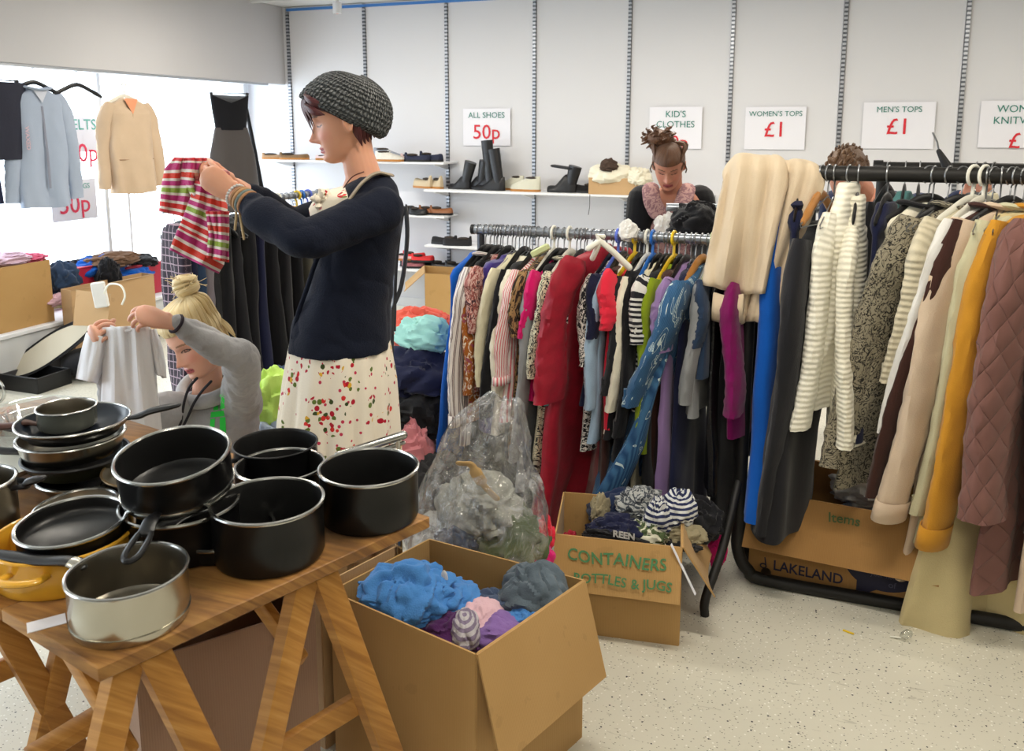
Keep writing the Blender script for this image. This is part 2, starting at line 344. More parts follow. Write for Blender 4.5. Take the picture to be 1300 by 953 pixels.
def wall_sign(x0, y0, x1, y1, lines, price, label, psz=.15, lsz=.058, lw=None, plane='Y', pm=M_PAPER, tm=M_TEAL, rm=M_RED):
    if plane == 'Y':
        a = atY(x0, y0, YB - .012); b = atY(x1, y1, YB - .012); M = BW; w = b[0] - a[0]; c = (a + b) / 2; n = np.array([0, -1, 0.]); ax = np.array([1, 0, 0.])
    else:
        a = atX(x0, y0, GX + .012); b = atX(x1, y1, GX + .012); M = LW; w = b[1] - a[1]; c = (a + b) / 2; n = np.array([1., 0, 0]); ax = np.array([0, 1., 0])
    h = a[2] - b[2]; t = thing('price_sign', label, 'sign', c)
    P = np.array([[ax * u * w / 2 + np.array([0, 0, v_ * h / 2]) + n * (.0015 + .0015 * u * u) for u in np.linspace(-1, 1, 7)] for v_ in np.linspace(1, -1, 7)])
    MB().grid(P).build('paper', pm, t, solid=.001, smooth=False)
    top = h * .5 - .035
    if plane == 'Y' or True:
        mb = MB(); z = top - lsz * .62
        for ln in lines: put_text(mb, ln, lsz, M, n * .006 + np.array([0, 0, z]), width=(lw or {}).get(ln)); z -= lsz * 1.12
        mb.build('lettering', tm, t, smooth=False)
        mb = MB(); put_text(mb, price, psz, M, n * .006 + np.array([0, 0, z - psz * .58]), .0005); mb.build('price', rm, t, smooth=False)
    return t
wall_sign(588, 138, 648, 185, ['ALL SHOES'], '50p', 'white paper price sign reading ALL SHOES 50p', .17, .068)
wall_sign(825, 136, 890, 189, ["KID'S", 'CLOTHES'], '50p', "white paper price sign reading KID'S CLOTHES behind the curly haired woman", .14, .07)
wall_sign(947, 136, 1021, 190, ["WOMEN'S TOPS"], '£1', "white paper price sign reading WOMEN'S TOPS £1", .16, .053)
wall_sign(1097, 130, 1184, 189, ["MEN'S TOPS"], '£1', "white paper price sign reading MEN'S TOPS £1", .16, .056)
wall_sign(1246, 128, 1350, 188, ["WOMEN'S", 'KNITWEAR'], '£1', "white paper price sign reading WOMEN'S KNITWEAR £1 at the right edge", .15, .07)
wall_sign(80, 146, 124, 192, ['BELTS'], '10p', 'white paper sign reading BELTS 10p taped on the window', .19, .11, plane='X', pm=M_PAPERW, tm=M_TEAL2, rm=M_PINKT)
wall_sign(62, 230, 124, 276, ['HANDBAGS'], '50p', 'white paper sign reading HANDBAGS 50p taped on the window', .19, .055, plane='X', pm=M_PAPERW, tm=M_TEAL2, rm=M_PINKT)

# ------------------------------------------------------------------ shelves on the back wall
M_SHELF = mat('white_shelf', S(232, 233, 236), .45)
def shelf(x0, x1, z, label, d=.3):
    t = thing('wall_shelf', label, 'shelf', ((x0 + x1) / 2, YB - .015, z), group=None)
    MB().box((0, -d / 2, -.009), (x1 - x0, d, .018), bev=.002).build('board', M_SHELF, t)
    for tx in TX:
        if x0 - .05 < tx < x1 + .05:
            x = tx - (x0 + x1) / 2
            x = min(max(x, -(x1 - x0) / 2 + .01), (x1 - x0) / 2 - .01)
            V = [(x - .008, 0, -.018), (x - .008, -d * .9, -.018), (x - .008, -d * .9, -.026), (x - .008, 0, -.075)]
            V += [(a_ + .016, b_, c_) for a_, b_, c_ in V]
            MB().add(V, [(0, 1, 2, 3), (7, 6, 5, 4), (0, 4, 5, 1), (1, 5, 6, 2), (2, 6, 7, 3), (3, 7, 4, 0)]).build('bracket', M_TRIM, t, smooth=False)
    return t
YS = YB - .17
shelf(-4.93, -2.97, 1.315, 'white wall shelf behind the woman in the knitted hat, uppermost')
shelf(-3.16, -.78, 1.085, 'long white wall shelf carrying black boots and a cardboard box')
shelf(-3.86, -2.97, .865, 'short white wall shelf carrying brown shoes, under the upper shelves')
shelf(-3.16, -1.55, .615, 'white wall shelf carrying one pair of black slippers')
shelf(-3.88, -2.6, .395, 'lowest white wall shelf carrying red shoes')

# ------------------------------------------------------------------ shoes
M_SOLE = mat('tan_sole', S(176, 120, 60), .7); M_BSOLE = mat('black_sole', S(24, 24, 26), .6)
def shoe_mb(L=.26, W=.085, Hh=.09, style='sneaker'):
    """toe at +X, heel at 0; returns upper, sole"""
    up = MB(); so = MB(); n = 18; rings = []; rings2 = []
    for i in range(n):
        s = i / (n - 1); x = s * L
        w = W * .5 * (.72 + .38 * math.sin(min(1, s * 1.25) * math.pi * .55)) * (max(0, 1 - ((s - .62) / .38) ** 4) ** .5 if s > .62 else 1) * (min(1, (s + .03) / .12) ** .5)
        if style == 'boot': h = Hh * (1 if s < .38 else max(.3, 1 - (s - .38) * 2.2))
        elif style == 'flat': h = Hh * (.75 if s < .1 else .5 - .12 * math.sin(s * 3) + .1 * s)
        else: h = Hh * (1 - .15 * s if s < .35 else .95 - (s - .35) * 1.0)
        h = max(h, .028) * (1 if s < .9 else (1 - ((s - .9) / .1) ** 2 * .5)); w = max(w, .006)
        a = np.linspace(0, 2 * math.pi, 20, endpoint=False); ca, sa = np.cos(a), np.sin(a)
        y = w * np.sign(ca) * np.abs(ca) ** .7 * (1 - .28 * np.clip(sa, 0, 1)); z = .014 + np.where(sa > 0, h * np.abs(sa) ** .8, 0)
        rings.append(np.stack([np.full(20, x), y, z], 1))
        rings2.append(np.stack([np.full(20, x), w * 1.06 * np.sign(ca) * np.abs(ca) ** .6, np.where(sa > 0, .018, 0.0)], 1))
    up.grid(np.array(rings), close_u=True, caps=True); so.grid(np.array(rings2), close_u=True, caps=True); return up, so
def shoe(loc, rz, label, m, msole, L=.26, W=.09, Hh=.09, style='sneaker', shaft=0, lean=0, group=None, name='shoe', rx=0, opening=None):
    t = thing(name, label, 'shoe', loc, rz, group)
    up, so = shoe_mb(L, W, Hh, style)
    if shaft:
        P = [(.05 + lean * q * shaft, 0, .04 + q * shaft) for q in np.linspace(0, 1, 6)]
        up.tube(P, [.042, .045, .047, .05, .053, .055], 16, flat=(.78, 1), up=(0, 1, 0))
    up.build('upper', m, t); so.build('sole', msole, t)
    if style in ('sneaker', 'flat') and not shaft:
        MB().ell((L * .27, 0, .014 + Hh * (.86 if style == 'sneaker' else .5)), (L * .22, W * .3, .012)).build('opening', opening or mat('shoe_lining', S(60, 52, 46), .9), t)
    if style == 'sneaker' and not shaft:
        mb = MB()
        for q in range(4): x = L * (.48 + q * .07); mb.tube([(x, -W * .3, .014 + Hh * (.7 - q * .09)), (x + .004, 0, .014 + Hh * (.84 - q * .1)), (x, W * .3, .014 + Hh * (.7 - q * .09))], .004, 6)
        mb.build('laces', mat('lace', S(225, 222, 214), .9), t)
    return t
def pair(px, y_, z, rz, label, m, ms, gap=.1, group=None, toe=(1, -1), **k):
    p = atY(px, 200, y_)
    for i, (dx, side) in enumerate(((0, 'left'), (gap, 'right'))):
        shoe((p[0] + dx, y_ - .02 * i, z + .001), rz + .08 * i, label + (', the one nearer the corner' if i == 0 else ', the one nearer the right'), m, ms, group=group, **k)
blk = mat('black_leather', S(28, 28, 31), .38, bump=.2, bscale=90); tan = mat('tan_leather', S(150, 116, 80), .6, var=.2, vscale=20)
beige = mat('beige_suede', S(196, 178, 148), .8, var=.1, vscale=14); brn = mat('brown_leather', S(140, 88, 52), .5, var=.2, vscale=20)
navy_s = mat('navy_canvas', S(28, 34, 60), .7); pinkg = mat('pale_pink_canvas', S(214, 190, 190), .8); whi = mat('offwhite_trainer', S(214, 210, 200), .6, var=.2, vscale=30)
cream_s = mat('cream_canvas', S(204, 202, 184), .75, var=.06, vscale=20); red_s = mat('red_fabric_shoe', S(206, 44, 46), .7); grn = mat('grey_trainer', S(150, 156, 168), .6, var=.25, vscale=40)
def sX(px): return atY(px, 240, YS)[0]
z1, z2, z3, z4, z5 = [q + .001 for q in (1.315, 1.085, .865, .615, .395)]
shoe((sX(337), YS - .02, z1), .1, 'tan woven shoe with a pointed toe at the left end of the top shelf', tan, M_SOLE, L=.3, Hh=.06, style='flat')
shoe((sX(362), YS - .06, z1), .2, 'tan and black sandal next to the pointed tan shoe', mat('tan_black_strap', S(120, 92, 60), .7, var=.5, vscale=30), M_SOLE, L=.28, Hh=.07, style='flat')
shoe((sX(407), YS - .05, z1), 0, 'pale flat shoe on the top shelf just in front of the woman\'s chin', pinkg, M_SOLE, L=.24, Hh=.04, style='flat')
shoe((sX(478), YS - .03, z1), .15, 'grey and white lace-up trainer nearest the knitted hat', grn, mat('white_sole', S(226, 224, 216), .6), L=.28, Hh=.1)
shoe((sX(486), YS - .11, z1), .0, 'white trainer with tan sole in front of the grey trainer', whi, M_SOLE, L=.27, Hh=.075)
shoe((sX(511), YS - .02, z1), .2, 'pale pink pump beside the trainers on the top shelf', pinkg, M_SOLE, L=.25, Hh=.07, style='flat')
shoe((sX(521), YS - .09, z1), .05, 'navy slip-on shoe lying left of its fellow on the top shelf', navy_s, M_BSOLE, L=.24, Hh=.085, style='flat')
shoe((sX(536), YS - .03, z1), -.05, 'navy slip-on shoe at the right end of the top shelf', navy_s, M_BSOLE, L=.22, Hh=.1, style='flat')
for px, r_, lb in ((541, .5, 'beige heeled court shoe, the left one of the pair by the boots'), (554, .55, 'beige heeled court shoe, the right one of the pair by the boots')):
    shoe((sX(px + 8), YS - .02, z2), 3.14 - r_, lb, beige, M_SOLE, L=.24, Hh=.13, style='flat', group='beige court shoes')
shoe((sX(597), YS, z2), 2.9, 'short black ankle boot, leftmost of the boots', blk, M_BSOLE, L=.22, Hh=.1, style='boot', shaft=.19, lean=-.3)
shoe((sX(616), YS, z2), 2.7, 'black mid-height boot left of the tall boots', blk, M_BSOLE, L=.25, Hh=.1, style='boot', shaft=.2, lean=-.25)
shoe((sX(630), YS - .03, z2), 2.8, 'tall black boot with its shaft upright', blk, M_BSOLE, L=.27, Hh=.1, style='boot', shaft=.37, lean=.10)
shoe((sX(643), YS - .05, z2), 2.95, 'tall black boot slumping to the right beside the cream shoes', blk, M_BSOLE, L=.28, Hh=.1, style='boot', shaft=.30, lean=.18)
shoe((sX(663), YS + .03, z2), 2.8, 'cream canvas shoe with tan sole standing behind its fellow', cream_s, M_SOLE, L=.25, Hh=.11)
shoe((sX(688), YS - .05, z2), 3.0, 'cream canvas shoe with tan sole in front, right of the boots', cream_s, M_SOLE, L=.27, Hh=.11)
ob_ = shoe((sX(733), YS - .04, z2), 3.05, 'black ankle boot folded open alone in the middle of the long shelf', blk, M_BSOLE, L=.25, Hh=.13, style='boot', shaft=.17, lean=-.25)
MB().box((.11, 0, .20), (.2, .09, .02), Ry(-.12), bev=.008).build('folded_cuff', blk, ob_)
shoe((sX(757), YS - .02, z2), 3.0, 'black fluffy slipper beside the cardboard box on the shelf', mat('black_fluff', S(26, 25, 26), 1, bump=.8, bscale=60), M_BSOLE, L=.2, Hh=.1, style='flat')
shoe((sX(517), YS - .04, z3), .1, 'black strappy shoe on the short shelf, left one', blk, M_BSOLE, L=.17, Hh=.09, style='flat')
shoe((sX(527), YS - .1, z3), 0, 'black strappy shoe on the short shelf, touching the brown ones', blk, M_BSOLE, L=.16, Hh=.08, style='flat')
for px, lb in ((531, 'brown leather moccasin beside the black strappy shoes'), (545, 'brown leather moccasin at the right end of the short shelf')):
    shoe((sX(px + 4), YS - .05, z3), .2, lb, brn, M_BSOLE, L=.2, Hh=.09, style='flat')
for px, r_, lb in ((578, 3.0, 'black slipper lying left on the shelf above the purple garment'), (597, 3.3, 'black slipper lying right on the shelf above the purple garment')):
    shoe((sX(px + 4), YS - .05, z4), r_, lb, mat('black_slipper', S(34, 33, 34), .9, bump=.3), M_BSOLE, L=.25, Hh=.09, style='flat')
for px, dy, z_, m_, lb in ((512, 0, 0, blk, 'black shoe on the lowest shelf under the red ones'), (518, -.03, .07, red_s, 'red shoe lying on black shoes on the lowest shelf, left one'), (531, -.06, .055, red_s, 'red shoe lying on black shoes on the lowest shelf, right one'), (520, -.08, 0, mat('floral_shoe', S(150, 90, 96), .8, var=.5, vscale=60), 'floral fabric shoe at the front of the lowest shelf'), (535, .02, 0, blk, 'black shoe at the back of the lowest shelf'), (552, 0, 0, blk, 'black shoe behind the open cardboard box'), (570, .0, 0, blk, 'black shoe on the lowest shelf at the striped shirt')):
    shoe((sX(px - 6), YS + dy, z5 + z_), .3, lb, m_, M_BSOLE, L=.2, Hh=.08, style='flat')
shoe((sX(506), YS - .05, z5 + .06), .3, 'pale floral slipper on top of the shoes on the lowest shelf', mat('pale_floral', S(206, 176, 176), .8, var=.4, vscale=50), M_SOLE, L=.16, Hh=.07, style='flat')

# ------------------------------------------------------------------ cardboard boxes
def cardboard(name, rgb):
    g = NG(name, .8); v = g.vec('Object'); n = g.noise(v, 3, 4); w = g.wave(g.vec('UV', (1, .02, 1)), 60, .4, bands='X')
    c = g.mix(n, S(*[max(0, c_ - 14) for c_ in rgb]), S(*[min(255, c_ + 10) for c_ in rgb])); c = g.mix(g.math('MULTIPLY', w, .10), c, S(*[max(0, c_ - 50) for c_ in rgb]))
    st = g.noise(v, 14, 5); c = g.mix(g.math('MULTIPLY', g.math('GREATER_THAN', st, .66), .12), c, S(110, 84, 50)); g.col(c).bump(w, .12, .002); return g.m
M_CARD = cardboard('cardboard', (184, 146, 92)); M_CARD2 = cardboard('cardboard_pale', (192, 158, 116)); M_CARDD = cardboard('cardboard_dark', (160, 120, 70)); M_EDGE = mat('corrugated_edge', S(206, 176, 124), .9)
def quad_panel(mb, a, b, c, d, th=.005, bend=0):
    """a,b lower edge, c,d upper edge (d above a); a subdivided slab with a little warp"""
    a, b, c, d = [np.asarray(q, float) for q in (a, b, c, d)]; n = nrm(np.cross(b - a, d - a)); nu, nv = 9, 7; G = []
    for sgn in (1, -1):
        g_ = []
        for j in range(nv):
            for i in range(nu):
                u, v_ = i / (nu - 1), j / (nv - 1); p = (a * (1 - u) + b * u) * (1 - v_) + (d * (1 - u) + c * u) * v_
                g_.append(p + n * (sgn * th / 2 + bend * math.sin(math.pi * u) * v_))
        G.append(g_)
    W_, Hh = np.linalg.norm(b - a), np.linalg.norm(d - a)
    uv = [(i / (nu - 1) * W_, j / (nv - 1) * Hh) for j in range(nv) for i in range(nu)]
    N_ = nu * nv; Fc = []
    for j in range(nv - 1):
        for i in range(nu - 1):
            q = (j * nu + i, j * nu + i + 1, (j + 1) * nu + i + 1, (j + 1) * nu + i); Fc.append(q); Fc.append(tuple(N_ + k for k in q[::-1]))
    B = [i for i in range(nu)] + [j * nu + nu - 1 for j in range(1, nv)] + [(nv - 1) * nu + i for i in range(nu - 2, -1, -1)] + [j * nu for j in range(nv - 2, 0, -1)]
    for k in range(len(B)): p, q = B[k], B[(k + 1) % len(B)]; Fc.append((q, p, N_ + p, N_ + q))
    return mb.add(G[0] + G[1], Fc, uv + uv)
def carton(label, rim, z0, z1, flaps=(), m=None, taper=0.0, name='cardboard_box', cat='box', base=None):
    """rim: four (x,y) corners in order; flaps: (edge index, length, outward angle from vertical up (rad), side inset)"""
    m = m or M_CARD; R = [np.array([p[0], p[1], z1]) for p in rim]; cen = sum(R) / 4
    Bq = [np.array([cen[0] + (p[0] - cen[0]) * (1 - taper), cen[1] + (p[1] - cen[1]) * (1 - taper), z0]) for p in R]
    if base: Bq = [np.array([p[0], p[1], z0]) for p in base]
    t = thing(name, label, cat, (cen[0], cen[1], z0)); off = (cen[0], cen[1], z0)
    for k in range(4): quad_panel(MB(), Bq[k], Bq[(k + 1) % 4], R[(k + 1) % 4], R[k], bend=0).build('side_panel', m, t, off=off)
    quad_panel(MB(), Bq[0] + [0, 0, .004], Bq[1] + [0, 0, .004], Bq[2] + [0, 0, .004], Bq[3] + [0, 0, .004]).build('bottom_panel', m, t, off=off)
    for fl in flaps:
        e, L, ang, ins = fl[:4]; bend = fl[4] if len(fl) > 4 else .01
        a, b = R[e], R[(e + 1) % 4]; o = nrm(np.cross(b - a, [0, 0, 1])); 
        if o @ ((a + b) / 2 - cen) < 0: o = -o
        d = o * math.sin(ang) + np.array([0, 0, math.cos(ang)]); u = nrm(b - a); q = o * .004
        quad_panel(MB(), a + q, b + q, b + q + d * L - u * ins, a + q + d * L + u * ins, bend=bend).build('flap', m, t, off=off)
    return t, R, off
# ================================================================== CLOTHES
def hook_mb(r=.021, wire=.0026, drop=.07):
    mb = MB(); a = np.linspace(-.35 * math.pi, math.pi, 14)
    P = [(-r * math.cos(q) * -1, 0, .0 + r * math.sin(q)) for q in a]; P = [(p[0] * 1.0, 0, p[2]) for p in P]
    P = P[::-1]   # ends at right lower tip
    # stem from the left side of the arc down to the bar
    st = [(-r, 0, -.0), (-r * .9, 0, -.012), (-.004, 0, -.03), (0, 0, -drop)]
    return mb.tube(list(reversed(st)) + P[1:], wire, 7, rnd=False)
HGM = {}
HANG = {'wire': mat('wire_hanger', S(150, 152, 156), .3, .9), 'black': mat('black_plastic', S(22, 22, 24), .4), 'wood': mat('hanger_wood', S(176, 120, 60), .45, var=.15, vscale=30),
        'white': mat('white_plastic', S(228, 226, 214), .4), 'blue': mat('blue_plastic', S(40, 110, 200), .35), 'yellow': mat('yellow_plastic', S(226, 190, 40), .35), 'cream': mat('cream_plastic', S(196, 204, 150), .4), 'lilac': mat('periwinkle_plastic', S(96, 116, 210), .35)}
RAILR = .018
def hanger(pos, yaw, kind, label, w=.2, group=None, tiltx=0, hookkind=None):
    t = thing('coat_hanger', label, 'hanger', pos, yaw, group)
    k1 = (kind, round(w, 2))
    if k1 not in HGM:
        zc = -.075; mb = MB()
        if kind in ('wire',):
            mb.tube([(0, 0, zc), (w, 0, zc - .075), (w * .97, 0, zc - .085), (-w * .97, 0, zc - .085), (-w, 0, zc - .075), (0, 0, zc)], .0022, 6)
        else:
            P = smooth_path([(-w, 0, zc - .07), (-w * .6, 0, zc - .035), (-.03, 0, zc), (.03, 0, zc), (w * .6, 0, zc - .035), (w, 0, zc - .07)], 4)
            mb.tube(P, [.008 if abs(p[0]) > w * .9 else .011 for p in P], 8, flat=(.5, 1.3) if kind != 'wood' else (1.0, 1.7), up=(0, 1, 0), rnd=True)
        HGM[k1] = mb.build('bar', HANG[kind]).data
        bpy.data.objects.remove(bpy.data.objects[-1]) if False else None
        for o in list(COL.objects):
            if o.data is HGM[k1]: bpy.data.objects.remove(o)
    b = bpy.data.objects.new('bar', HGM[k1]); COL.objects.link(b); b.parent = t
    hk = ('hook', hookkind or ('wire' if kind in ('wood', 'wire', 'black') else kind))
    if hk not in HGM:
        thick = .0026 if hk[1] == 'wire' else .0055
        o = hook_mb(RAILR + thick + .001, thick).build('hook', HANG[hk[1]]); HGM[hk] = o.data; bpy.data.objects.remove(o)
    h = bpy.data.objects.new('hook', HGM[hk]); COL.objects.link(h); h.parent = t
    return t

def garment(name, label, cat, group, pos, yaw, m, w=.205, L=.7, hem=.23, th=.03, sl=.55, sr=.05, sr1=.038, lean=0.0, near=.0, fold=.012, seed=1, neck=-.10, drop=.045, ms=None, collar=None, cuff=None, spread=.03, farsl=True, slfwd=0.0, hemcut=0.0, cuffm=None, twist=0, FL=.5):
    """hangs from pos (rail centre). local X = width (near side +), Y = thickness"""
    rs = np.random.RandomState(seed); t = thing(name, label, cat, pos, yaw, group)
    nr, na = 26, 44; a = np.linspace(0, 2 * math.pi, na, endpoint=False); ca, sa = np.cos(a), np.sin(a); rings = []; uvs = []
    prof = [(neck + .012, .055, .022), (neck, .07, .026), (neck - drop * .35, w * .6, .026), (neck - drop * .75, w * .86, .028), (neck - drop - .012, w * .97, .03)]
    z_s = neck - drop - .012
    for q in np.linspace(0, 1, nr)[1:]:
        s = q; z = z_s - s * (L - (neck - z_s)); ww = w * (1 - .07 * math.sin(min(1, s * 2.2) * math.pi)) * (1 - s) + hem * s; prof.append((z, ww, th * (1 + .5 * s)))
    ph = rs.uniform(0, 6.28, 4); k = rs.uniform(18, 34, 2)
    for (z, ww, tt) in prof:
        s = max(0, (z_s - z) / L); x = ww * np.sign(ca) * np.abs(ca) ** .85; y = tt * np.sign(sa) * np.abs(sa) ** .75
        A = fold * (.25 + 1.5 * s)
        cr = (1 - np.abs(wn(np.stack([x * 2.6, np.full(na, z * 1.1), np.sign(sa) * .5], 1), seed, 3.4))) ** 3; y = y + np.sign(sa) * cr * fold * .9 * min(1, .3 + s * 3)
        y = y + A * np.sin(k[0] * x + ph[0] + 2.5 * s) + A * .6 * np.sin(k[1] * x * 1.3 + ph[1] - 3 * s) * (s + .2) + lean * s ** 1.2 + twist * s * x
        x = x + .006 * np.sin(z * 14 + ph[2]) + near * s
        zz = z + .006 * np.sin(x * 20 + ph[3]) * s + hemcut * s * s * np.abs(x / max(ww, .01)) ** 2
        rings.append(np.stack([x, y, zz], 1)); uvs.append(np.stack([np.where(sa >= 0, x, -x + .5) + 1, np.full(na, z)], 1))
    body = MB().grid(np.array(rings), close_u=True, caps=True, UV=np.array(uvs)); body.build('body', m, t)
    if sl > 0:
        for sgn in ((1, -1) if farsl else (1,)):
            pts = []; rad = []; n = 30; nA = 26; ns = rs.uniform(0, 6.28, 3)
            for j in range(n):
                s = j / (n - 1)
                px = sgn * (w * .80 + min(1, s * 6) * (.028 + sr * .25) + spread * s - .02 * max(0, s - .6)); py = -.004 + lean * (s * sl / L) ** 1.1 + .010 * math.sin(5 * s + ns[0]) + (slfwd * s if sgn > 0 else 0) + near * 0
                pts.append((px, py, z_s + .028 - s * sl + (-.012 if s > 0 else 0))); rad.append((sr * (1 - s) + sr1 * s) * (.75 if j == 0 else 1) * (1 + .035 * math.sin(11 * s + ns[1]) + .02 * math.sin(37 * s + ns[2])))
            if cuff: rad[-1] *= cuff; rad[-2] *= cuff; rad[-3] = rad[-2] * .9
            P = np.array(pts); Tn = np.gradient(P, axis=0); Tn /= np.linalg.norm(Tn, axis=1)[:, None]; aa = np.linspace(0, 2 * math.pi, nA, endpoint=False); G = []; U = []
            for j in range(n):
                y_ = np.array([0, 1., 0]); x_ = nrm(np.cross(y_, Tn[j])); wob = 1 + .07 * np.sin(3 * aa + j * .25 + ns[1]) + .15 * ((1 - np.abs(wn(np.stack([np.cos(aa), np.sin(aa), np.full(nA, j * .16 * n / 30 * (1 + sl))], 1), seed + 77, 2.3))) ** 3 - .35)
                G.append(P[j] + rad[j] * ((1.0 * np.cos(aa) * wob)[:, None] * x_ + (FL * np.sin(aa) * wob)[:, None] * y_)); U.append(np.stack([aa / 6.28 * 2 * math.pi * sr + 3, np.full(nA, P[j][2])], 1))
            # turn the end inwards so that the sleeve is open
            Gi = G[-1].mean(0) + (G[-1] - G[-1].mean(0)) * .82; G += [Gi, Gi + np.array([0, 0, .06])]; U += [U[-1], U[-1]]
            MB().grid(np.array(G), close_u=True, caps=True, UV=np.array(U)).build('sleeve', ms or m, t)
            if cuffm and sgn > 0:
                MB().tube([P[-3], P[-2], P[-1] - np.array([0, 0, .004])], [rad[-3] * 1.1, rad[-2] * 1.12, rad[-1] * 1.12], 18, flat=(FL, 1.0), up=(0, 1, 0), caps=False).build('cuff', cuffm, t, solid=.003)
    if collar:
        mb = MB(); P = [(.085 * math.cos(q), .034 * math.sin(q) - .004, neck + .002 + .016 * math.cos(q) ** 2) for q in np.linspace(0, 2 * math.pi, 22, endpoint=False)]
        mb.tube(P, .017, 8, closed=True, flat=(.5, 1.1), up=(0, 0, 1)).build('collar', collar, t)
    return t

# fabrics
def knit(name, rgb, scale=110, strength=.4):
    g = NG(name, .95, sheen=.2); v = g.vec('UV'); w1 = g.wave(v, scale, .6, 2, 'Y'); n = g.noise(g.vec('Object'), 300)
    c_ = S(*rgb); g.col(g.mix(w1, tuple(k * .93 for k in c_), c_)); g.bump(g.math('ADD', w1, g.math('MULTIPLY', n, .3)), strength, .006); return g.m
def blotch(name, base, spot, scale, thr=.5, dist=1.5, third=None, stretch=(1, 1, 1)):
    g = NG(name, .85); v = g.vec('UV', stretch); n = g.noise(v, scale, 2, dist); c_ = g.ramp(n, [(0, S(*base)), (thr, S(*spot))], const=True)
    if third: n2 = g.noise(v, scale * .7, 2, dist * 1.3); c_ = g.mix(g.math('GREATER_THAN', n2, .6), c_, S(*third))
    g.col(c_).bump(g.noise(g.vec('Object'), 220), .25); return g.m
def spots(name, base, spot, scale, r=.35, second=None, dens=.3):
    g = NG(name, .9); v = g.vec('UV'); d = g.vor(v, scale); cc = g.sep(g.vor(v, scale, out='Color')); f = g.math('MULTIPLY', g.math('LESS_THAN', d, r), g.math('GREATER_THAN', cc[0], 1 - dens))
    c_ = g.mix(f, S(*base), S(*spot))
    if second: f2 = g.math('MULTIPLY', g.math('LESS_THAN', g.vor(g.vec('UV', (1, 1, 1), loc=(.37, .21, 0)), scale * 1.4), r * .8), g.math('GREATER_THAN', cc[1], .6)); c_ = g.mix(f2, c_, S(*second))
    g.col(c_).bump(g.noise(g.vec('Object'), 200), .25); return g.m
def lines(name, base, ln, scale, w=.06, dist=6, dens=1):
    g = NG(name, .9); v = g.vec('UV'); n = g.noise(v, scale, 1, dist); f = g.math('LESS_THAN', g.math('ABSOLUTE', g.math('SUBTRACT', n, .5)), w); g.col(g.mix(f, S(*base), S(*ln))).bump(g.noise(g.vec('Object'), 200), .25); return g.m
C_ = cloth
K = dict(
 blue=C_('royal_blue_cloth', (10, 84, 176)), purple=mat('violet_velvet', S(42, 14, 120), .7, var=.3, vscale=10, sheen=.6, bump=.2), cream=C_('cream_cloth', (216, 208, 178)),
 black=C_('black_cloth', (20, 20, 24)), black2=C_('black_cloth_soft', (30, 30, 34)), white=C_('white_cloth', (224, 222, 218)), ivory=C_('ivory_cloth', (230, 224, 204)), grey=C_('grey_marl', (142, 144, 146), var=.2), magenta=C_('magenta_cloth', (206, 22, 104)),
 teal=C_('teal_cloth', (92, 148, 148)), crimson=mat('crimson_velour', S(150, 6, 36), .6, var=.35, vscale=30, sheen=.05, bump=.3, bscale=120), navy=C_('navy_cloth', (26, 30, 58)), ltblue=C_('light_blue_cloth', (158, 182, 206)),
 coral=C_('coral_red_cloth', (214, 40, 62)), lime=C_('lime_cloth', (128, 148, 26)), lilac=C_('lilac_cloth', (138, 112, 158)), plum=C_('plum_cloth', (118, 10, 84)), brown=C_('chocolate_cloth', (62, 36, 30)),
 beige=C_('beige_wool', (206, 184, 160)), mustard=C_('mustard_cloth', (196, 138, 42)), mauve=C_('mauve_quilt_cloth', (122, 84, 78)), tancl=C_('sand_cloth', (212, 193, 166)), creamskirt=C_('cream_skirt_cloth', (206, 190, 144)), dkgrey=C_('charcoal_cloth', (46, 46, 48)), sage=C_('sage_cream_cloth', (196, 192, 160)),
)
K['stripe'] = stripes('brown_striped_cotton', [(.30, (222, 216, 212)), (.12, (92, 78, 84)), (.12, (204, 192, 186)), (.16, (120, 106, 108)), (.30, (226, 220, 216))], .034)
K['pinkstripe'] = stripes('pink_striped_cotton', [(.6, (234, 222, 218)), (.4, (214, 110, 116))], .014)
K['bwstripe'] = stripes('black_white_striped_jersey', [(.5, (28, 28, 34)), (.5, (214, 212, 206))], .017, 'Y')
K['paisley'] = blotch('orange_paisley', (160, 92, 36), (226, 214, 196), 26, .56, 2, (150, 74, 90))
K['floral'] = blotch('rust_floral', (150, 84, 80), (206, 168, 160), 45, .5, 2, (70, 44, 52))
K['leopard'] = blotch('leopard_print', (54, 40, 32), (158, 126, 84), 30, .5, 3, (24, 20, 20), (1, .6, 1))
K['bwleopard'] = blotch('black_white_animal_print', (26, 24, 28), (210, 202, 196), 60, .5, 2)
K['abstract'] = lines('cream_print_with_dark_strokes', (214, 208, 180), (38, 40, 46), 26, .05, 3)
K['fineleaf'] = blotch('cream_black_leaf_print', (40, 40, 40), (196, 192, 172), 34, .5, 3.5)
K['seq'] = mat('black_sequins', S(20, 20, 22), .25, bump=1, bscale=140, var=.5, vscale=60)
K['boucle'] = None
g = NG('black_cream_swirl_knit', .95); v = g.vec('UV'); n = g.noise(v, 22, 2, 4); f = g.ramp(n, [(.47, (1, 1, 1)), (.5, (0, 0, 0)), (.56, (0, 0, 0)), (.59, (1, 1, 1))])
g.col(g.mix(f, S(34, 32, 30), S(146, 138, 118))).bump(n, .8, .006); K['boucle'] = g.m
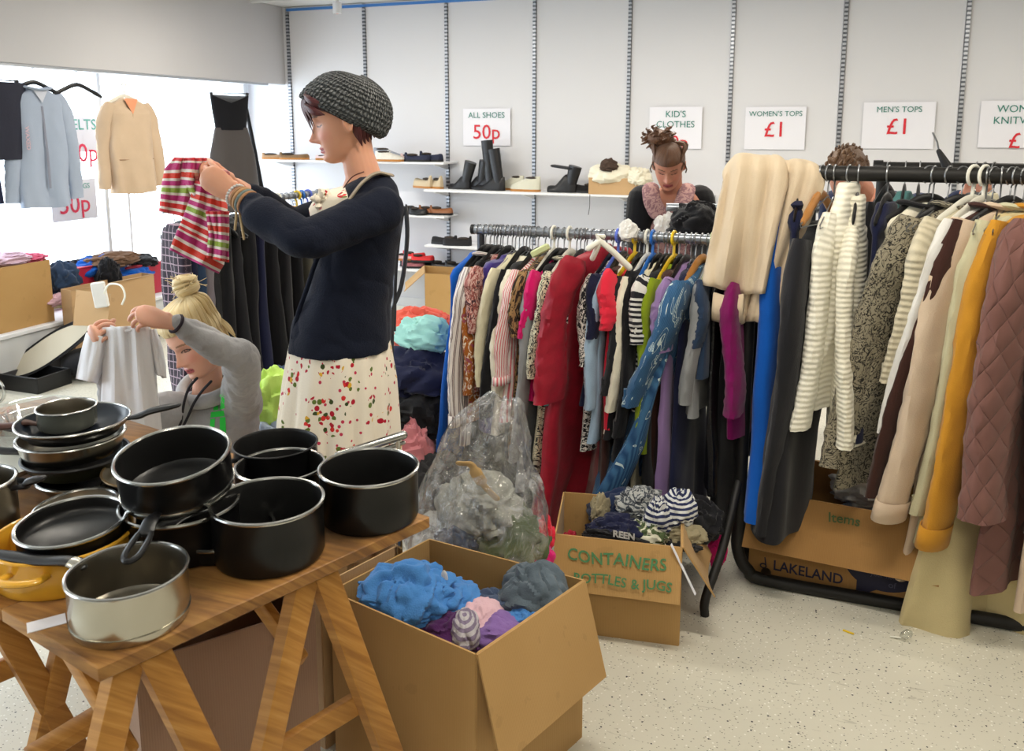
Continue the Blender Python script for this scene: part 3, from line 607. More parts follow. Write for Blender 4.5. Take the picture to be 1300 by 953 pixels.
g = NG('denim_with_white_leaves', .85); v = g.vec('UV', (1, .6, 1), (0, 0, .5)); lf = g.noise(v, 17, 1, 1.2); e = g.math('LESS_THAN', g.math('ABSOLUTE', g.math('SUBTRACT', lf, .66)), .012); vn = g.math('MULTIPLY', g.math('GREATER_THAN', lf, .70), g.wave(g.vec('UV', (1, 1, 1), (0, 0, .9)), 55, 1)); st = g.wave(g.vec('UV'), 42, .6, bands='X')
l2 = g.noise(g.vec('UV', (1, .5, 1), (0, 0, -.7), (.3, .6, 0)), 20, 1, 1.2); e2 = g.math('LESS_THAN', g.math('ABSOLUTE', g.math('SUBTRACT', l2, .67)), .012)
c_ = g.mix(st, S(30, 66, 106), S(60, 104, 142)); c_ = g.mix(g.math('MAXIMUM', g.math('MAXIMUM', e, e2), g.math('GREATER_THAN', vn, .55)), c_, S(190, 206, 206)); g.col(c_).bump(g.noise(g.vec('Object'), 180), .3); K['denimleaf'] = g.m
K['cknit'] = knit('cream_rib_knit', (240, 236, 220), 17); K['cknit2'] = knit('cream_rib_knit_soft', (234, 229, 210), 20); K['cable'] = knit('oatmeal_cable_knit', (208, 198, 172), 16, .6)
g = NG('black_check', .9); s_ = g.sep(g.vec('UV')); fa = g.math('LESS_THAN', g.math('FRACT', g.math('MULTIPLY', s_[0], 28)), .14); fb = g.math('LESS_THAN', g.math('FRACT', g.math('MULTIPLY', s_[1], 28)), .14)
g.col(g.mix(g.math('MAXIMUM', fa, fb), S(38, 30, 44), S(150, 130, 142))); K['check'] = g.m
K['denim'] = C_('dark_denim', (40, 58, 84)); K['greyflan'] = C_('grey_flannel', (118, 110, 116)); K['olive'] = C_('olive_grey_cloth', (74, 72, 62))
g = NG('black_strokes', .9); K['shirtgrey'] = C_('blue_grey_shirt_cotton', (164, 176, 196), var=.05)

# ------------------------------------------------------------------ rear rail
M_RAIL = mat('chromed_rail', S(168, 174, 184), .28, .85); M_BLKT = mat('black_painted_tube', S(36, 35, 34), .5, .3); M_GREYT = mat('dark_grey_tube', S(70, 72, 78), .4, .6)
RY, RZ = 3.08, 1.205
ra = atY(600, 288, RY); X0 = ra[0]; X1 = -.16
t = thing('clothes_rail', 'chrome clothes rail packed with mixed tops behind the cardboard boxes', 'clothes rail', ((X0 + X1) / 2, RY, 0)); cx0 = (X0 + X1) / 2
MB().tube([(X0 - cx0, 0, RZ), (X1 - cx0, 0, RZ)], RAILR, 16).build('rail', M_RAIL, t)
MB().tube([(X0 - cx0 - .004, 0, RZ), (X0 - cx0 + .01, 0, RZ)], RAILR * 1.1, 16, rnd=False).build('end_cap', HANG['black'], t)
for sx, nm in ((X0 + .035, 'a'), (X1 - .03, 'b')):
    MB().tube([(sx - cx0, 0, RZ - .015), (sx - cx0, 0, .42)], .015, 12).build('post', M_GREYT, t)
    for s in (-1, 1):
        kx_ = .10 if nm == 'b' and s < 0 else 0; P = smooth_path([(sx - cx0, 0, .62), (sx - cx0 - kx_ * .2, s * .08, .45), (sx - cx0 - kx_ * .6, s * .28, .2), (sx - cx0 - kx_, s * .40, .06), (sx - cx0 - kx_, s * .41, .0)], 5)
        MB().tube(P, .015, 10, flat=(1, 1)).build('leg', M_BLKT, t)
MB().tube([(X0 - cx0 + .03, .2, .05), (X1 - cx0 - .03, .2, .05)], .012, 10).build('crossbar', M_BLKT, t)
def short(lb, n=11): return ' '.join(lb.split(',')[0].split()[:n])
SEEN = {}
def nearest(px, L):
    s_ = short(min(L, key=lambda q: abs(q[0] - px))[3], 8); SEEN[s_] = SEEN.get(s_, 0) + 1; return s_ + ('' if SEEN[s_] == 1 else ', the right one')
def rail_x(px): return atY(px, 295, RY)[0]
# (rail px, kind of garment, material, label, body length, sleeve length, half width, lean, options)
REAR = [
 (608, 'dress', 'blue', 'royal blue garment hanging at the very left end of the chrome rail', .88, 0, .20, -.10, dict(hem=.22)),
 (622, 'shirt', 'stripe', 'white cotton shirt with brown vertical stripes, leftmost sleeve on the chrome rail', .72, .58, .20, -.03, dict(sr=.055, sr1=.05, collar='stripe', cuffm='stripe')),
 (631, 'blouse', 'paisley', 'orange and white paisley blouse right of the striped shirt', .62, .46, .19, -.02, {}),
 (638, 'blouse', 'floral', 'rust and pink floral blouse squeezed beside the paisley one', .5, .22, .19, -.02, {}),
 (644, 'trousers', 'purple', 'violet velvet trousers folded over a hanger', .66, 0, .17, -.01, dict(drop=.01, th=.036)),
 (654, 'jacket', 'cream', 'short cream jacket between the violet velvet and the black jumper', .5, .42, .19, -.03, {}),
 (664, 'jumper', 'black', 'black jumper with long sleeves left of the cream sleeves', .58, .54, .2, -.05, {}),
 (672, 'jumper', 'ivory', 'ivory jumper sleeve beside the pink striped shirt', .66, .43, .2, -.05, dict(sr=.048)),
 (683, 'shirt', 'pinkstripe', 'pink and white striped shirt', .6, .40, .2, -.04, dict(sr=.052, sr1=.048, cuffm='pinkstripe')),
 (692, 'dress', 'leopard', 'brown leopard print dress in the left half of the rail', .75, .22, .19, -.05, {}),
 (703, 'cardigan', 'grey', 'long plain grey cardigan with sleeves', .88, .7, .2, -.06, dict(sr=.05, sr1=.035)),
 (708, 'top', 'magenta', 'bright magenta top showing as a narrow strip', .5, .22, .2, -.03, {}),
 (723, 'blouse', 'abstract', 'cream blouse printed with dark strokes', .72, .36, .205, -.05, dict(sr=.058, sr1=.052, collar='abstract')),
 (732, 'top', 'fineleaf', 'cream and black leaf print top behind the teal jumper', .86, .0, .2, -.07, {}),
 (737, 'jumper', 'teal', 'dusty teal jumper left of the crimson robe', .6, .46, .2, -.05, {}),
 (745, 'top', 'bwstripe', 'black and white fine striped top against the crimson robe', .5, .3, .2, -.04, {}),
 (764, 'robe', 'crimson', 'long crimson velour robe hanging almost to the boxes', 1.08, .50, .25, -.15, dict(hem=.30, sr=.075, sr1=.085, fold=.016, drop=.03, neck=-.05, dyaw=-.12, th=.03)),
 (778, 'dress', 'bwleopard', 'black and white animal print dress right of the crimson robe', .68, .3, .2, -.03, {}),
 (785, 'top', 'navy', 'navy top with short sleeves right of the animal print dress', .5, .2, .2, -.04, {}),
 (790, 'shirt', 'ltblue', 'light blue shirt half hidden under the navy top', .64, .46, .2, -.05, {}),
 (797, 'trousers', 'white', 'white trousers hanging low in the middle of the chrome rail', .98, 0, .14, -.05, dict(drop=.01)),
 (806, 'tee', 'coral', 'coral red t-shirt with puffed short sleeve', .58, .16, .205, -.02, dict(sr=.07, sr1=.055)),
 (812, 'jumper', 'black2', 'black fine knit jumper behind the cream sleeve', .62, .40, .2, -.05, {}),
 (822, 'jumper', 'ivory', 'cream jumper with a ribbed cuff right of the coral t-shirt', .60, .46, .2, -.05, dict(sr=.05, sr1=.04)),
 (829, 'jacket', 'black', 'black tailored jacket in the right half of the chrome rail', .7, .55, .2, -.05, {}),
 (836, 'trousers', 'cream', 'cream trousers hanging low right of the black jacket', .84, 0, .13, -.04, dict(drop=.01)),
 (845, 'top', 'bwstripe', 'black and white striped short sleeve top beside the lime one', .5, .2, .2, -.03, dict(sr=.06, sr1=.055)),
 (856, 'top', 'lime', 'lime green top with long narrow sleeve', .66, .5, .2, -.04, dict(sr=.055, sr1=.038)),
 (863, 'trousers', 'brown', 'dark brown trousers between the lime and lilac tops', .88, 0, .16, -.06, dict(drop=.01)),
 (871, 'top', 'lilac', 'lilac top beside the denim dress', .82, .22, .2, -.02, dict(sr=.06, sr1=.055)),
 (892, 'dress', 'denimleaf', 'blue denim dress printed with white leaves, swinging left over the box', .90, .42, .25, -.30, dict(hem=.32, sr=.07, sr1=.066, fold=.018, dyaw=-.05, th=.03)),
 (905, 'jumper', 'grey', 'grey marl jumper sleeve at the right end of the chrome rail', .5, .40, .2, -.02, dict(sr=.05, sr1=.045)),
 (914, 'top', 'denim', 'dark denim top under the beige trousers', .36, .2, .2, .0, {}),
 (928, 'dress', 'seq', 'black sequined dress at the end of the chrome rail', .78, 0, .19, .0, {}),
 (938, 'trousers', 'black', 'black trousers hanging beside the end post', .98, 0, .14, .0, dict(drop=.01)),
 (630, 'trousers', 'black', 'long black filler trousers hidden behind the striped shirt', 1.0, 0, .17, -.02, dict(drop=.01)),  # long dark rows: fillers added to darken the bright floor gap under the rail
 (676, 'trousers', 'dkgrey', 'long charcoal filler trousers behind the pink striped shirt', 1.0, 0, .17, -.02, dict(drop=.01)),
 (716, 'skirt', 'black', 'long black filler skirt behind the grey cardigan', 1.02, 0, .17, -.02, dict(drop=.01)),
 (792, 'trousers', 'brown', 'long dark brown filler trousers behind the light blue shirt', 1.04, 0, .18, -.02, dict(drop=.01)),
 (818, 'trousers', 'black', 'long black filler trousers behind the cream sleeve', 1.04, 0, .18, -.02, dict(drop=.01)),
 (850, 'skirt', 'black2', 'long soft black filler skirt behind the lime top', 1.04, 0, .18, -.02, dict(drop=.01)),
 (884, 'skirt', 'navy', 'long navy filler skirt behind the denim dress', 1.0, 0, .18, 0, dict(drop=.01)),
 (952, 'jacket', 'plum', 'plum purple jacket between the two clothes rails', .56, .42, .2, .02, dict(sr=.06, sr1=.062)),
]
kinds = ['wire', 'black', 'black', 'wire', 'black', 'wire', 'black', 'wire', 'black', 'wire', 'white', 'black', 'white', 'wire', 'black', 'wire', 'black', 'black', 'lilac', 'black', 'wire', 'yellow', 'black', 'white', 'blue', 'black', 'black', 'yellow', 'black', 'black', 'wood', 'cream', 'black', 'wire', 'black', 'black']
NEARYAW = math.atan2(-1, -.12)
for i, (px, nm, mk, lb, L_, sl_, w_, lean_, op) in enumerate(REAR):
    op = dict(op); rs = np.random.RandomState(100 + i); x = rail_x(px); dz = rs.uniform(-.006, .006); yw = NEARYAW + rs.uniform(-.05, .05) + op.pop('dyaw', 0)
    for kk in ('collar', 'cuffm'):
        if kk in op: op[kk] = K[op[kk]]
    hanger((x, RY, RZ), yw, kinds[i % len(kinds)], f'{kinds[i % len(kinds)]} hanger holding the ' + short(lb), w=.19 if w_ > .18 else .13, group='hangers on the chrome rail')
    garment(nm if nm != 'tee' else 't_shirt', lb, 'clothes', 'clothes on the chrome rail', (x, RY, RZ), yw, K[mk], w=w_, L=L_, sl=sl_, lean=lean_, seed=200 + i, farsl=False, hem=op.pop('hem', w_ * 1.08), th=op.pop('th', .016), fold=op.pop('fold', .007), **op)
# empty hangers lying among them
for i, (px, kd) in enumerate([(616, 'black'), (627, 'wire'), (635, 'wire'), (650, 'wire'), (659, 'wire'), (668, 'wire'), (699, 'wire'), (716, 'wire'), (742, 'wire'), (753, 'wire'), (770, 'wire'), (818, 'wire'), (850, 'wire'), (878, 'wire'), (884, 'wire'), (899, 'wire')]):
    hanger((rail_x(px), RY, RZ), NEARYAW + .15 * math.sin(i * 2.1), kd, 'spare hanger hooked beside the ' + nearest(px, REAR), w=.19, group='spare hangers on the chrome rail')
# white wooden-look hanger crossing in front
t = thing('coat_hanger', 'chunky white hanger sticking out in front of the crimson robe', 'hanger', atY(770, 318, RY - .2))
MB().tube([(-.055, -.03, .01), (-.02, -.02, .035), (.02, 0, .0), (.075, .03, -.06)], [.012, .012, .011, .012], 10, rnd=True).tube([(-.02, -.02, .035), (-.03, -.02, .055), (-.01, -.01, .05)], .009, 8, rnd=True).tube([(-.05, 0, -.03), (-.02, -.02, .03)], .01, 8, rnd=True).build('bar', HANG['white'], t)
t = thing('coat_hanger', 'wide straw-coloured clip hanger at the left of the chrome rail', 'hanger', atY(686, 318, RY - .1))
MB().box((0, 0, 0), (.075, .03, .028), Ry(-.5), bev=.006).build('bar', HANG['cream'], t)

# ------------------------------------------------------------------ front rail (black)
NY, NZ = 2.95, 1.455
NX0 = -.215; NX1 = 1.55; TR = .024
t = thing('clothes_rail', 'taller black clothes rail on the right full of coats', 'clothes rail', (0.6, NY, 0)); c0 = .6
MB().tube([(NX0 - c0, 0, NZ), (NX1 - c0, 0, NZ)], TR, 16).build('rail', M_BLKT, t)
for s, dx in ((-1, 0), (1, 0)):
    x = (NX0 if s < 0 else NX1) - c0
    MB().tube([(x, 0, NZ + .01), (x, 0, .16)], .022, 14).build('post', M_BLKT, t)
Pb = smooth_path([(NX0 - c0, 0, .22), (NX0 - c0 + .0, -.005, .12), (NX0 - c0 + .04, -.02, .05), (NX0 - c0 + .14, -.02, .022), (0, -.02, .022), (NX1 - c0, -.02, .022)], 5)
MB().tube(Pb, .022, 14).build('base_bar', M_BLKT, t)
MB().tube([(p[0], p[1] + .11, p[2]) for p in Pb[6:]], .02, 14).build('base_bar', M_BLKT, t)
MB().tube([(NX0 - c0 + .1, -.03, .028), (NX0 - c0 + .1, .12, .028)], .018, 10).build('base_joint', M_BLKT, t)
t = thing('clothes_rail', 'second black clothes rail standing behind the coats', 'clothes rail', (1.2, 3.6, 0))
pz = atY(1110, 213, 3.6); px0 = pz[0] - 1.2
MB().tube([(px0, 0, pz[2]), (1.5, 0, pz[2])], TR, 16, rnd=False).build('rail', M_BLKT, t)
MB().tube([(px0 - .004, 0, pz[2]), (px0 + .03, 0, pz[2])], TR * 1.25, 16).build('end_cap', HANG['black'], t)
for x in (px0 + .03, 1.4): MB().tube([(x, 0, pz[2]), (x, 0, 0.0)], .02, 12).build('post', M_BLKT, t)
MB().tube([(px0 + .03, 0, 1.28), (1.4, 0, 1.28)], .013, 12).build('lower_rail', M_GREYT, t)
for x in (px0 + .03, 1.4): MB().tube([(x, -.25, .02), (x, .25, .02)], .02, 10).build('foot', M_BLKT, t)
def nx(px): return atY(px, 224, NY)[0]
def yaw_of(dx, dy): return math.atan2(dy, dx)
RAILR = TR
HGM.clear()
NEAR = [
 # px, name, mat, label, L, sl, w, lean, dir, hanger, opts
 (992, 'dress', 'blue', 'bright royal blue dress below the draped beige trousers', 1.06, 0, .075, -.0, (-.3, -1), 'black', dict(hem=.13, near=.03, th=.03)),
 (1016, 'coat', 'navy', 'navy garment behind the draped beige trousers', .8, 0, .09, -.0, (-.1, -1), 'black', {}),
 (1043, 'coat', 'black2', 'long black coat on a wooden hanger', 1.05, .98, .17, -.07, (-.28, -1), 'wood', dict(neck=-.17, drop=.05, sr=.07, sr1=.055, hem=.2, th=.045, farsl=False, spread=-.02)),
 (1078, 'cardigan', 'cknit', 'cream ribbed knit cardigan, left of the two cream ones', .72, .68, .13, -.05, (-.35, -1), 'black', dict(neck=-.04, drop=.10, sr=.055, sr1=.052, th=.05, fold=.016, hem=.13)),
 (1090, 'cardigan', 'cknit2', 'cream knit cardigan, right of the two cream ones', .78, .68, .11, .02, (-.1, -1), 'black', dict(neck=-.08, drop=.10, sr=.05, sr1=.052, th=.04, hem=.14)),
 (1128, 'top', 'navy', 'dark navy top between the cream knits and the swirl jacket', .75, 0, .13, -.03, (-.3, -1), 'black', {}),
 (1180, 'cardigan', 'ivory', 'ivory cardigan with a black collar hanging by its shoulder', .42, 0, .15, -.02, (-.9, -.6), 'black', dict(collar='black', hem=.13)),
 (1222, 'jacket', 'boucle', 'black and cream swirl patterned jacket', .92, .8, .21, -.12, (-.95, -.75), 'black', dict(collar='boucle', sr=.07, sr1=.068, hem=.25, spread=.10, near=.07)),
 (1236, 'jumper', 'cable', 'oatmeal cable knit jumper on a white hanger', .6, .5, .2, -.08, (-.75, -.9), 'white', dict(sr=.06)),
 (1250, 'cardigan', 'white', 'white cardigan right of the cable knit', .78, .66, .2, -.12, (-.75, -1), 'white', dict(sr=.05, spread=.05)),
 (1262, 'coat', 'brown', 'dark chocolate brown coat', .93, .88, .2, -.14, (-.8, -1), 'wire', dict(sr=.055, collar='brown', spread=.08)),
 (1284, 'coat', 'beige', 'pale pinkish beige wool coat with turned cuff', 1.22, .94, .21, -.14, (-.85, -.9), 'black', dict(sr=.072, sr1=.062, collar='beige', cuffm='beige', hem=.21, spread=.08)),
 (1302, 'coat', 'sage', 'sage cream raincoat left of the mustard one', 1.08, .92, .2, -.12, (-.8, -1), 'wire', dict(sr=.055, collar='sage', spread=.04)),
 (1320, 'coat', 'mustard', 'mustard yellow coat with a rolled cuff', 1.1, 1.0, .205, -.10, (-.75, -1), 'wire', dict(sr=.068, sr1=.066, collar='mustard', cuffm='mustard', spread=.05)),
 (1352, 'coat', 'mauve', 'mauve quilted coat at the right edge', 1.16, .86, .22, -.0, (-.75, -1), 'wire', dict(sr=.10, sr1=.10, hem=.27, spread=.05)),
 (1345, 'skirt', 'creamskirt', 'long cream pleated skirt hanging nearly to the floor', 1.36, 0, .22, -.02, (-1, -.45), 'wire', dict(hem=.36, fold=.02, drop=.01)),
 (1385, 'coat', 'beige', 'beige coat cut off by the right edge', 1.2, .9, .2, 0, (-.5, -1), 'wire', {}),
 (1420, 'coat', 'olive', 'olive coat beyond the right edge', 1.1, .8, .2, 0, (-.3, -1), 'wire', {}),
]
qm = K['mauve']; N_ = qm.node_tree.nodes; L_2 = qm.node_tree.links
g = NG('mauve_quilted_cloth', .85); s_ = g.sep(g.vec('UV')); u_ = g.math('ADD', s_[0], s_[1]); w_ = g.math('SUBTRACT', s_[0], s_[1])
qa = g.math('ABSOLUTE', g.math('SINE', g.math('MULTIPLY', u_, 32))); qb = g.math('ABSOLUTE', g.math('SINE', g.math('MULTIPLY', w_, 32))); q_ = g.math('POWER', g.math('MULTIPLY', qa, qb), .3)
g.col(g.mix(g.noise(g.vec('Object'), 8), S(112, 76, 70), S(130, 92, 84))).bump(q_, .7, .012); K['mauve'] = g.m
for i, (px, nm, mk, lb, L_, sl_, w_, lean_, dr, hk, op) in enumerate(NEAR):
    op = dict(op); x = nx(px); yw = yaw_of(*dr)
    for kk in ('collar', 'cuffm'):
        if kk in op: op[kk] = K[op[kk]]
    hanger((x, NY, NZ), yw, hk, f'{hk} hanger holding the ' + short(lb), w=min(.19, w_), group='hangers on the black rail')
    garment(nm, lb, 'clothes', 'clothes on the black rail', (x, NY, NZ), yw, K[mk], w=w_, L=L_, sl=sl_, lean=lean_, seed=400 + i, farsl=op.pop('farsl', False), hem=op.pop('hem', w_ * 1.1), th=op.pop('th', .014), fold=op.pop('fold', .006), **op)
for i, px in enumerate((1052, 1060, 1186, 1205, 1254, 1272, 1290)):
    hanger((nx(px), NY, NZ), yaw_of(-.4, -1) + .2 * math.sin(i * 1.7), 'wire', 'spare hanger hooked beside the ' + nearest(px, NEAR), group='spare hangers on the black rail')
# hangers on the rail behind, a few with dark clothes
for i, px in enumerate((1128, 1150, 1168, 1240, 1250, 1262)):
    xx = atY(px, 213, 3.6)[0]
    hanger((xx, 3.6, pz[2]), yaw_of(-.3, -1) + .2 * math.sin(i), 'black' if i < 3 else 'wire', ('black', 'black', 'black', 'wire', 'wire', 'wire')[i] + ' hanger on the rear black rail, ' + ('nearest its end cap', 'second from its end cap', 'behind the grip hanger', 'left of three wire ones', 'middle of three wire ones', 'right of three wire ones')[i], group='hangers on the rear black rail')
for i, (px, mk, lb) in enumerate(((1128, 'black', 'black garment on the rear black rail, by its end'), (1150, 'teal', 'teal and dark garment on the rear black rail'), (1240, 'dkgrey', 'charcoal garment on the rear black rail'), (1260, 'cream', 'cream garment on the rear black rail'))):
    garment('top', lb, 'clothes', 'clothes on the rear black rail', (atY(px, 213, 3.6)[0], 3.6, pz[2]), yaw_of(-.3, -1), K[mk], L=.8, sl=.4, seed=600 + i, farsl=False, th=.02)
# trouser hanger sticking up in front of the sign
t = thing('coat_hanger', 'black grip hanger standing upright above the rails', 'hanger', atY(1205, 215, NY + .1))
a_ = atY(1203, 212, NY + .1) - np.array(t.location); b_ = atY(1192, 192, NY + .1) - np.array(t.location); c_ = atY(1184, 168, NY + .1) - np.array(t.location)
MB().tube([a_ - [0, 0, .03], a_, b_], [.018, .016, .008], 10, rnd=True).build('grip', HANG['black'], t); MB().tube([b_, (b_ + c_) / 2 + [.004, 0, 0], c_], .0028, 8).build('hook', HANG['wire'], t)

# ------------------------------------------------------------------ beige trousers draped over the rail end
def drape(name, label, m, x0, x1, y0, z0, Lf, Lb, r, seed, slant=0.0, cat='clothes', th=.006, w1=None, group=None, folds=.012, cuffz=None):
    """cloth laid over a rail running in X: front fall Lf, back fall Lb"""
    rs = np.random.RandomState(seed); nu = 26; rows = []; ph = rs.uniform(0, 6.28, 4); uv = []
    path = []
    for q in np.linspace(1, 0, 22): path.append((-r - .012 * math.sin(q * 3), -q * Lf, q))
    for q in np.linspace(0, math.pi, 9)[1:-1]: path.append((-r * math.cos(q), r * math.sin(q), 0))
    for q in np.linspace(0, 1, 14): path.append((r + .006, -q * Lb, q))
    d = 0
    for j, (yy, zz, q) in enumerate(path):
        row = []; ur = []
        for i in range(nu):
            u = i / (nu - 1); x = x0 + (x1 - x0) * u; xx = x + slant * q + ((w1 or 1) - 1) * (u - .5) * (x1 - x0) * q
            f = folds * (.4 + q) * math.sin(u * 9 + ph[0] + q * 1.5) + folds * .6 * math.sin(u * 21 + ph[1] - q * 2) + folds * 1.6 * q * abs(float(wn(np.array([u * 1.2, q * .5, 0.]), seed, 3)))
            row.append((xx, y0 + yy + (f if yy < 0 else -f) - (.02 * q if yy < 0 else 0), z0 + zz + .012 * math.sin(u * 5 + ph[2]) * q + (.004 * math.sin(u * 9 + ph[3]) - .05 * abs(2 * u - 1) ** 5) * (1 - q) ** 3)); ur.append((u * (x1 - x0), zz))
        rows.append(row); uv.append(ur)
    t = thing(name, label, cat, ((x0 + x1) / 2, y0, z0), group=group)
    MB().grid(np.array(rows), UV=np.array(uv)).build('cloth', m, t, world=True, solid=th)
    return t, np.array(rows)
bx = lambda px: atY(px, 224, NY)[0]
t1_, _r = drape('trousers', 'pale beige trousers draped over the left end of the black rail, nearest leg', K['tancl'], bx(920), bx(1000), NY, NZ, .39, .5, .055, 5, slant=-.05, th=.012, folds=.016)
drape('trousers', 'pale beige trousers leg folded behind with its hem hanging lower', K['tancl'], bx(975), bx(1046), NY + .004, NZ - .004, .50, .4, .040, 8, slant=-.10, w1=.6, th=.012, folds=.014)
a = atY(905, 388, NY - .07); b = atY(944, 390, NY - .07)
P = np.array([[a * (1 - u) + b * u + np.array([0, -.022 * math.sin(v_ * math.pi), .045 - v_ * .09 - .01 * math.sin(u * 3)]) for u in np.linspace(0, 1, 10)] for v_ in np.linspace(0, 1, 8)])
MB().grid(P).build('waistband', K['tancl'], t1_, world=True, solid=.014)
# ================================================================== TABLE AND PANS
g = NG('worn_pine', .5, spec=.35); v = g.vec('Object', (1, 1, 1)); w = g.noise(g.vec('UV', (2, 26, 1)), 2.2, 5, .5); n = g.noise(v, 7, 6)
c = g.ramp(w, [(.3, S(116, 76, 34)), (.5, S(150, 104, 50)), (.7, S(176, 130, 68))]); c = g.mix(g.ramp(n, [(.45, (0, 0, 0)), (.7, (.7, .7, .7))]), c, S(66, 44, 24)); g.col(c).bump(w, .2, .002); M_WOOD = g.m
g = NG('golden_pine', .5); w = g.noise(g.vec('UV', (2, 30, 1)), 2.0, 5, .4); g.col(g.ramp(w, [(.3, S(150, 100, 42)), (.55, S(178, 126, 58)), (.75, S(196, 146, 78))])).bump(w, .2, .002); M_WOOD2 = g.m
TZ = .75
A = np.array([-1.04, .93]); Bc = np.array([-.775, 1.60]); ex = nrm(np.append(Bc - A, 0)); ey = nrm([-.975, .235, 0]); TL = 1.55; TW = np.linalg.norm(Bc - A)
TM = np.stack([ex, ey, [0, 0, 1]], 1)
tab = thing('trestle_table', 'worn pine trestle table covered with pans', 'table', (A[0], A[1], 0)); A3 = np.array([A[0], A[1], 0])
npl = 5; pw = TL / npl
for k in range(npl):
    MB().box(TM @ np.array([TW / 2, pw * (k + .5), TZ - .013]), (TW, pw - .003, .026), TM, bev=.002).build('plank', M_WOOD, tab)
for yk0, yk1 in ((.04, .75),):
    for tk in (.085, .44):
        for yk in (yk0, yk1):
            for sgn in (-1, 1):
                top = TM @ np.array([tk + sgn * .02, yk, TZ - .03]); bot = TM @ np.array([tk + sgn * .25, yk, 0.0])
                MB().bar(bot, top, .055, .035, up=ey, bev=.003).build('leg', M_WOOD2, tab)
            MB().bar(TM @ np.array([tk - .13, yk + .02, .36]), TM @ np.array([tk + .13, yk + .02, .36]), .02, .05, bev=.002).build('stretcher', M_WOOD2, tab)
        MB().bar(TM @ np.array([tk, yk0, TZ - .05]), TM @ np.array([tk, yk1, TZ - .05]), .06, .045, bev=.003).build('top_rail', M_WOOD2, tab)
        MB().bar(TM @ np.array([tk, yk0 + .04, TZ - .24]), TM @ np.array([tk, yk0 + .3, TZ - .05]), .04, .022, up=ex, bev=.003).build('brace', M_WOOD2, tab)
MB().bar(TM @ np.array([.10, .5, .30]), TM @ np.array([.42, .5, .34]), .05, .03, bev=.003).build('stretcher', M_WOOD2, tab)

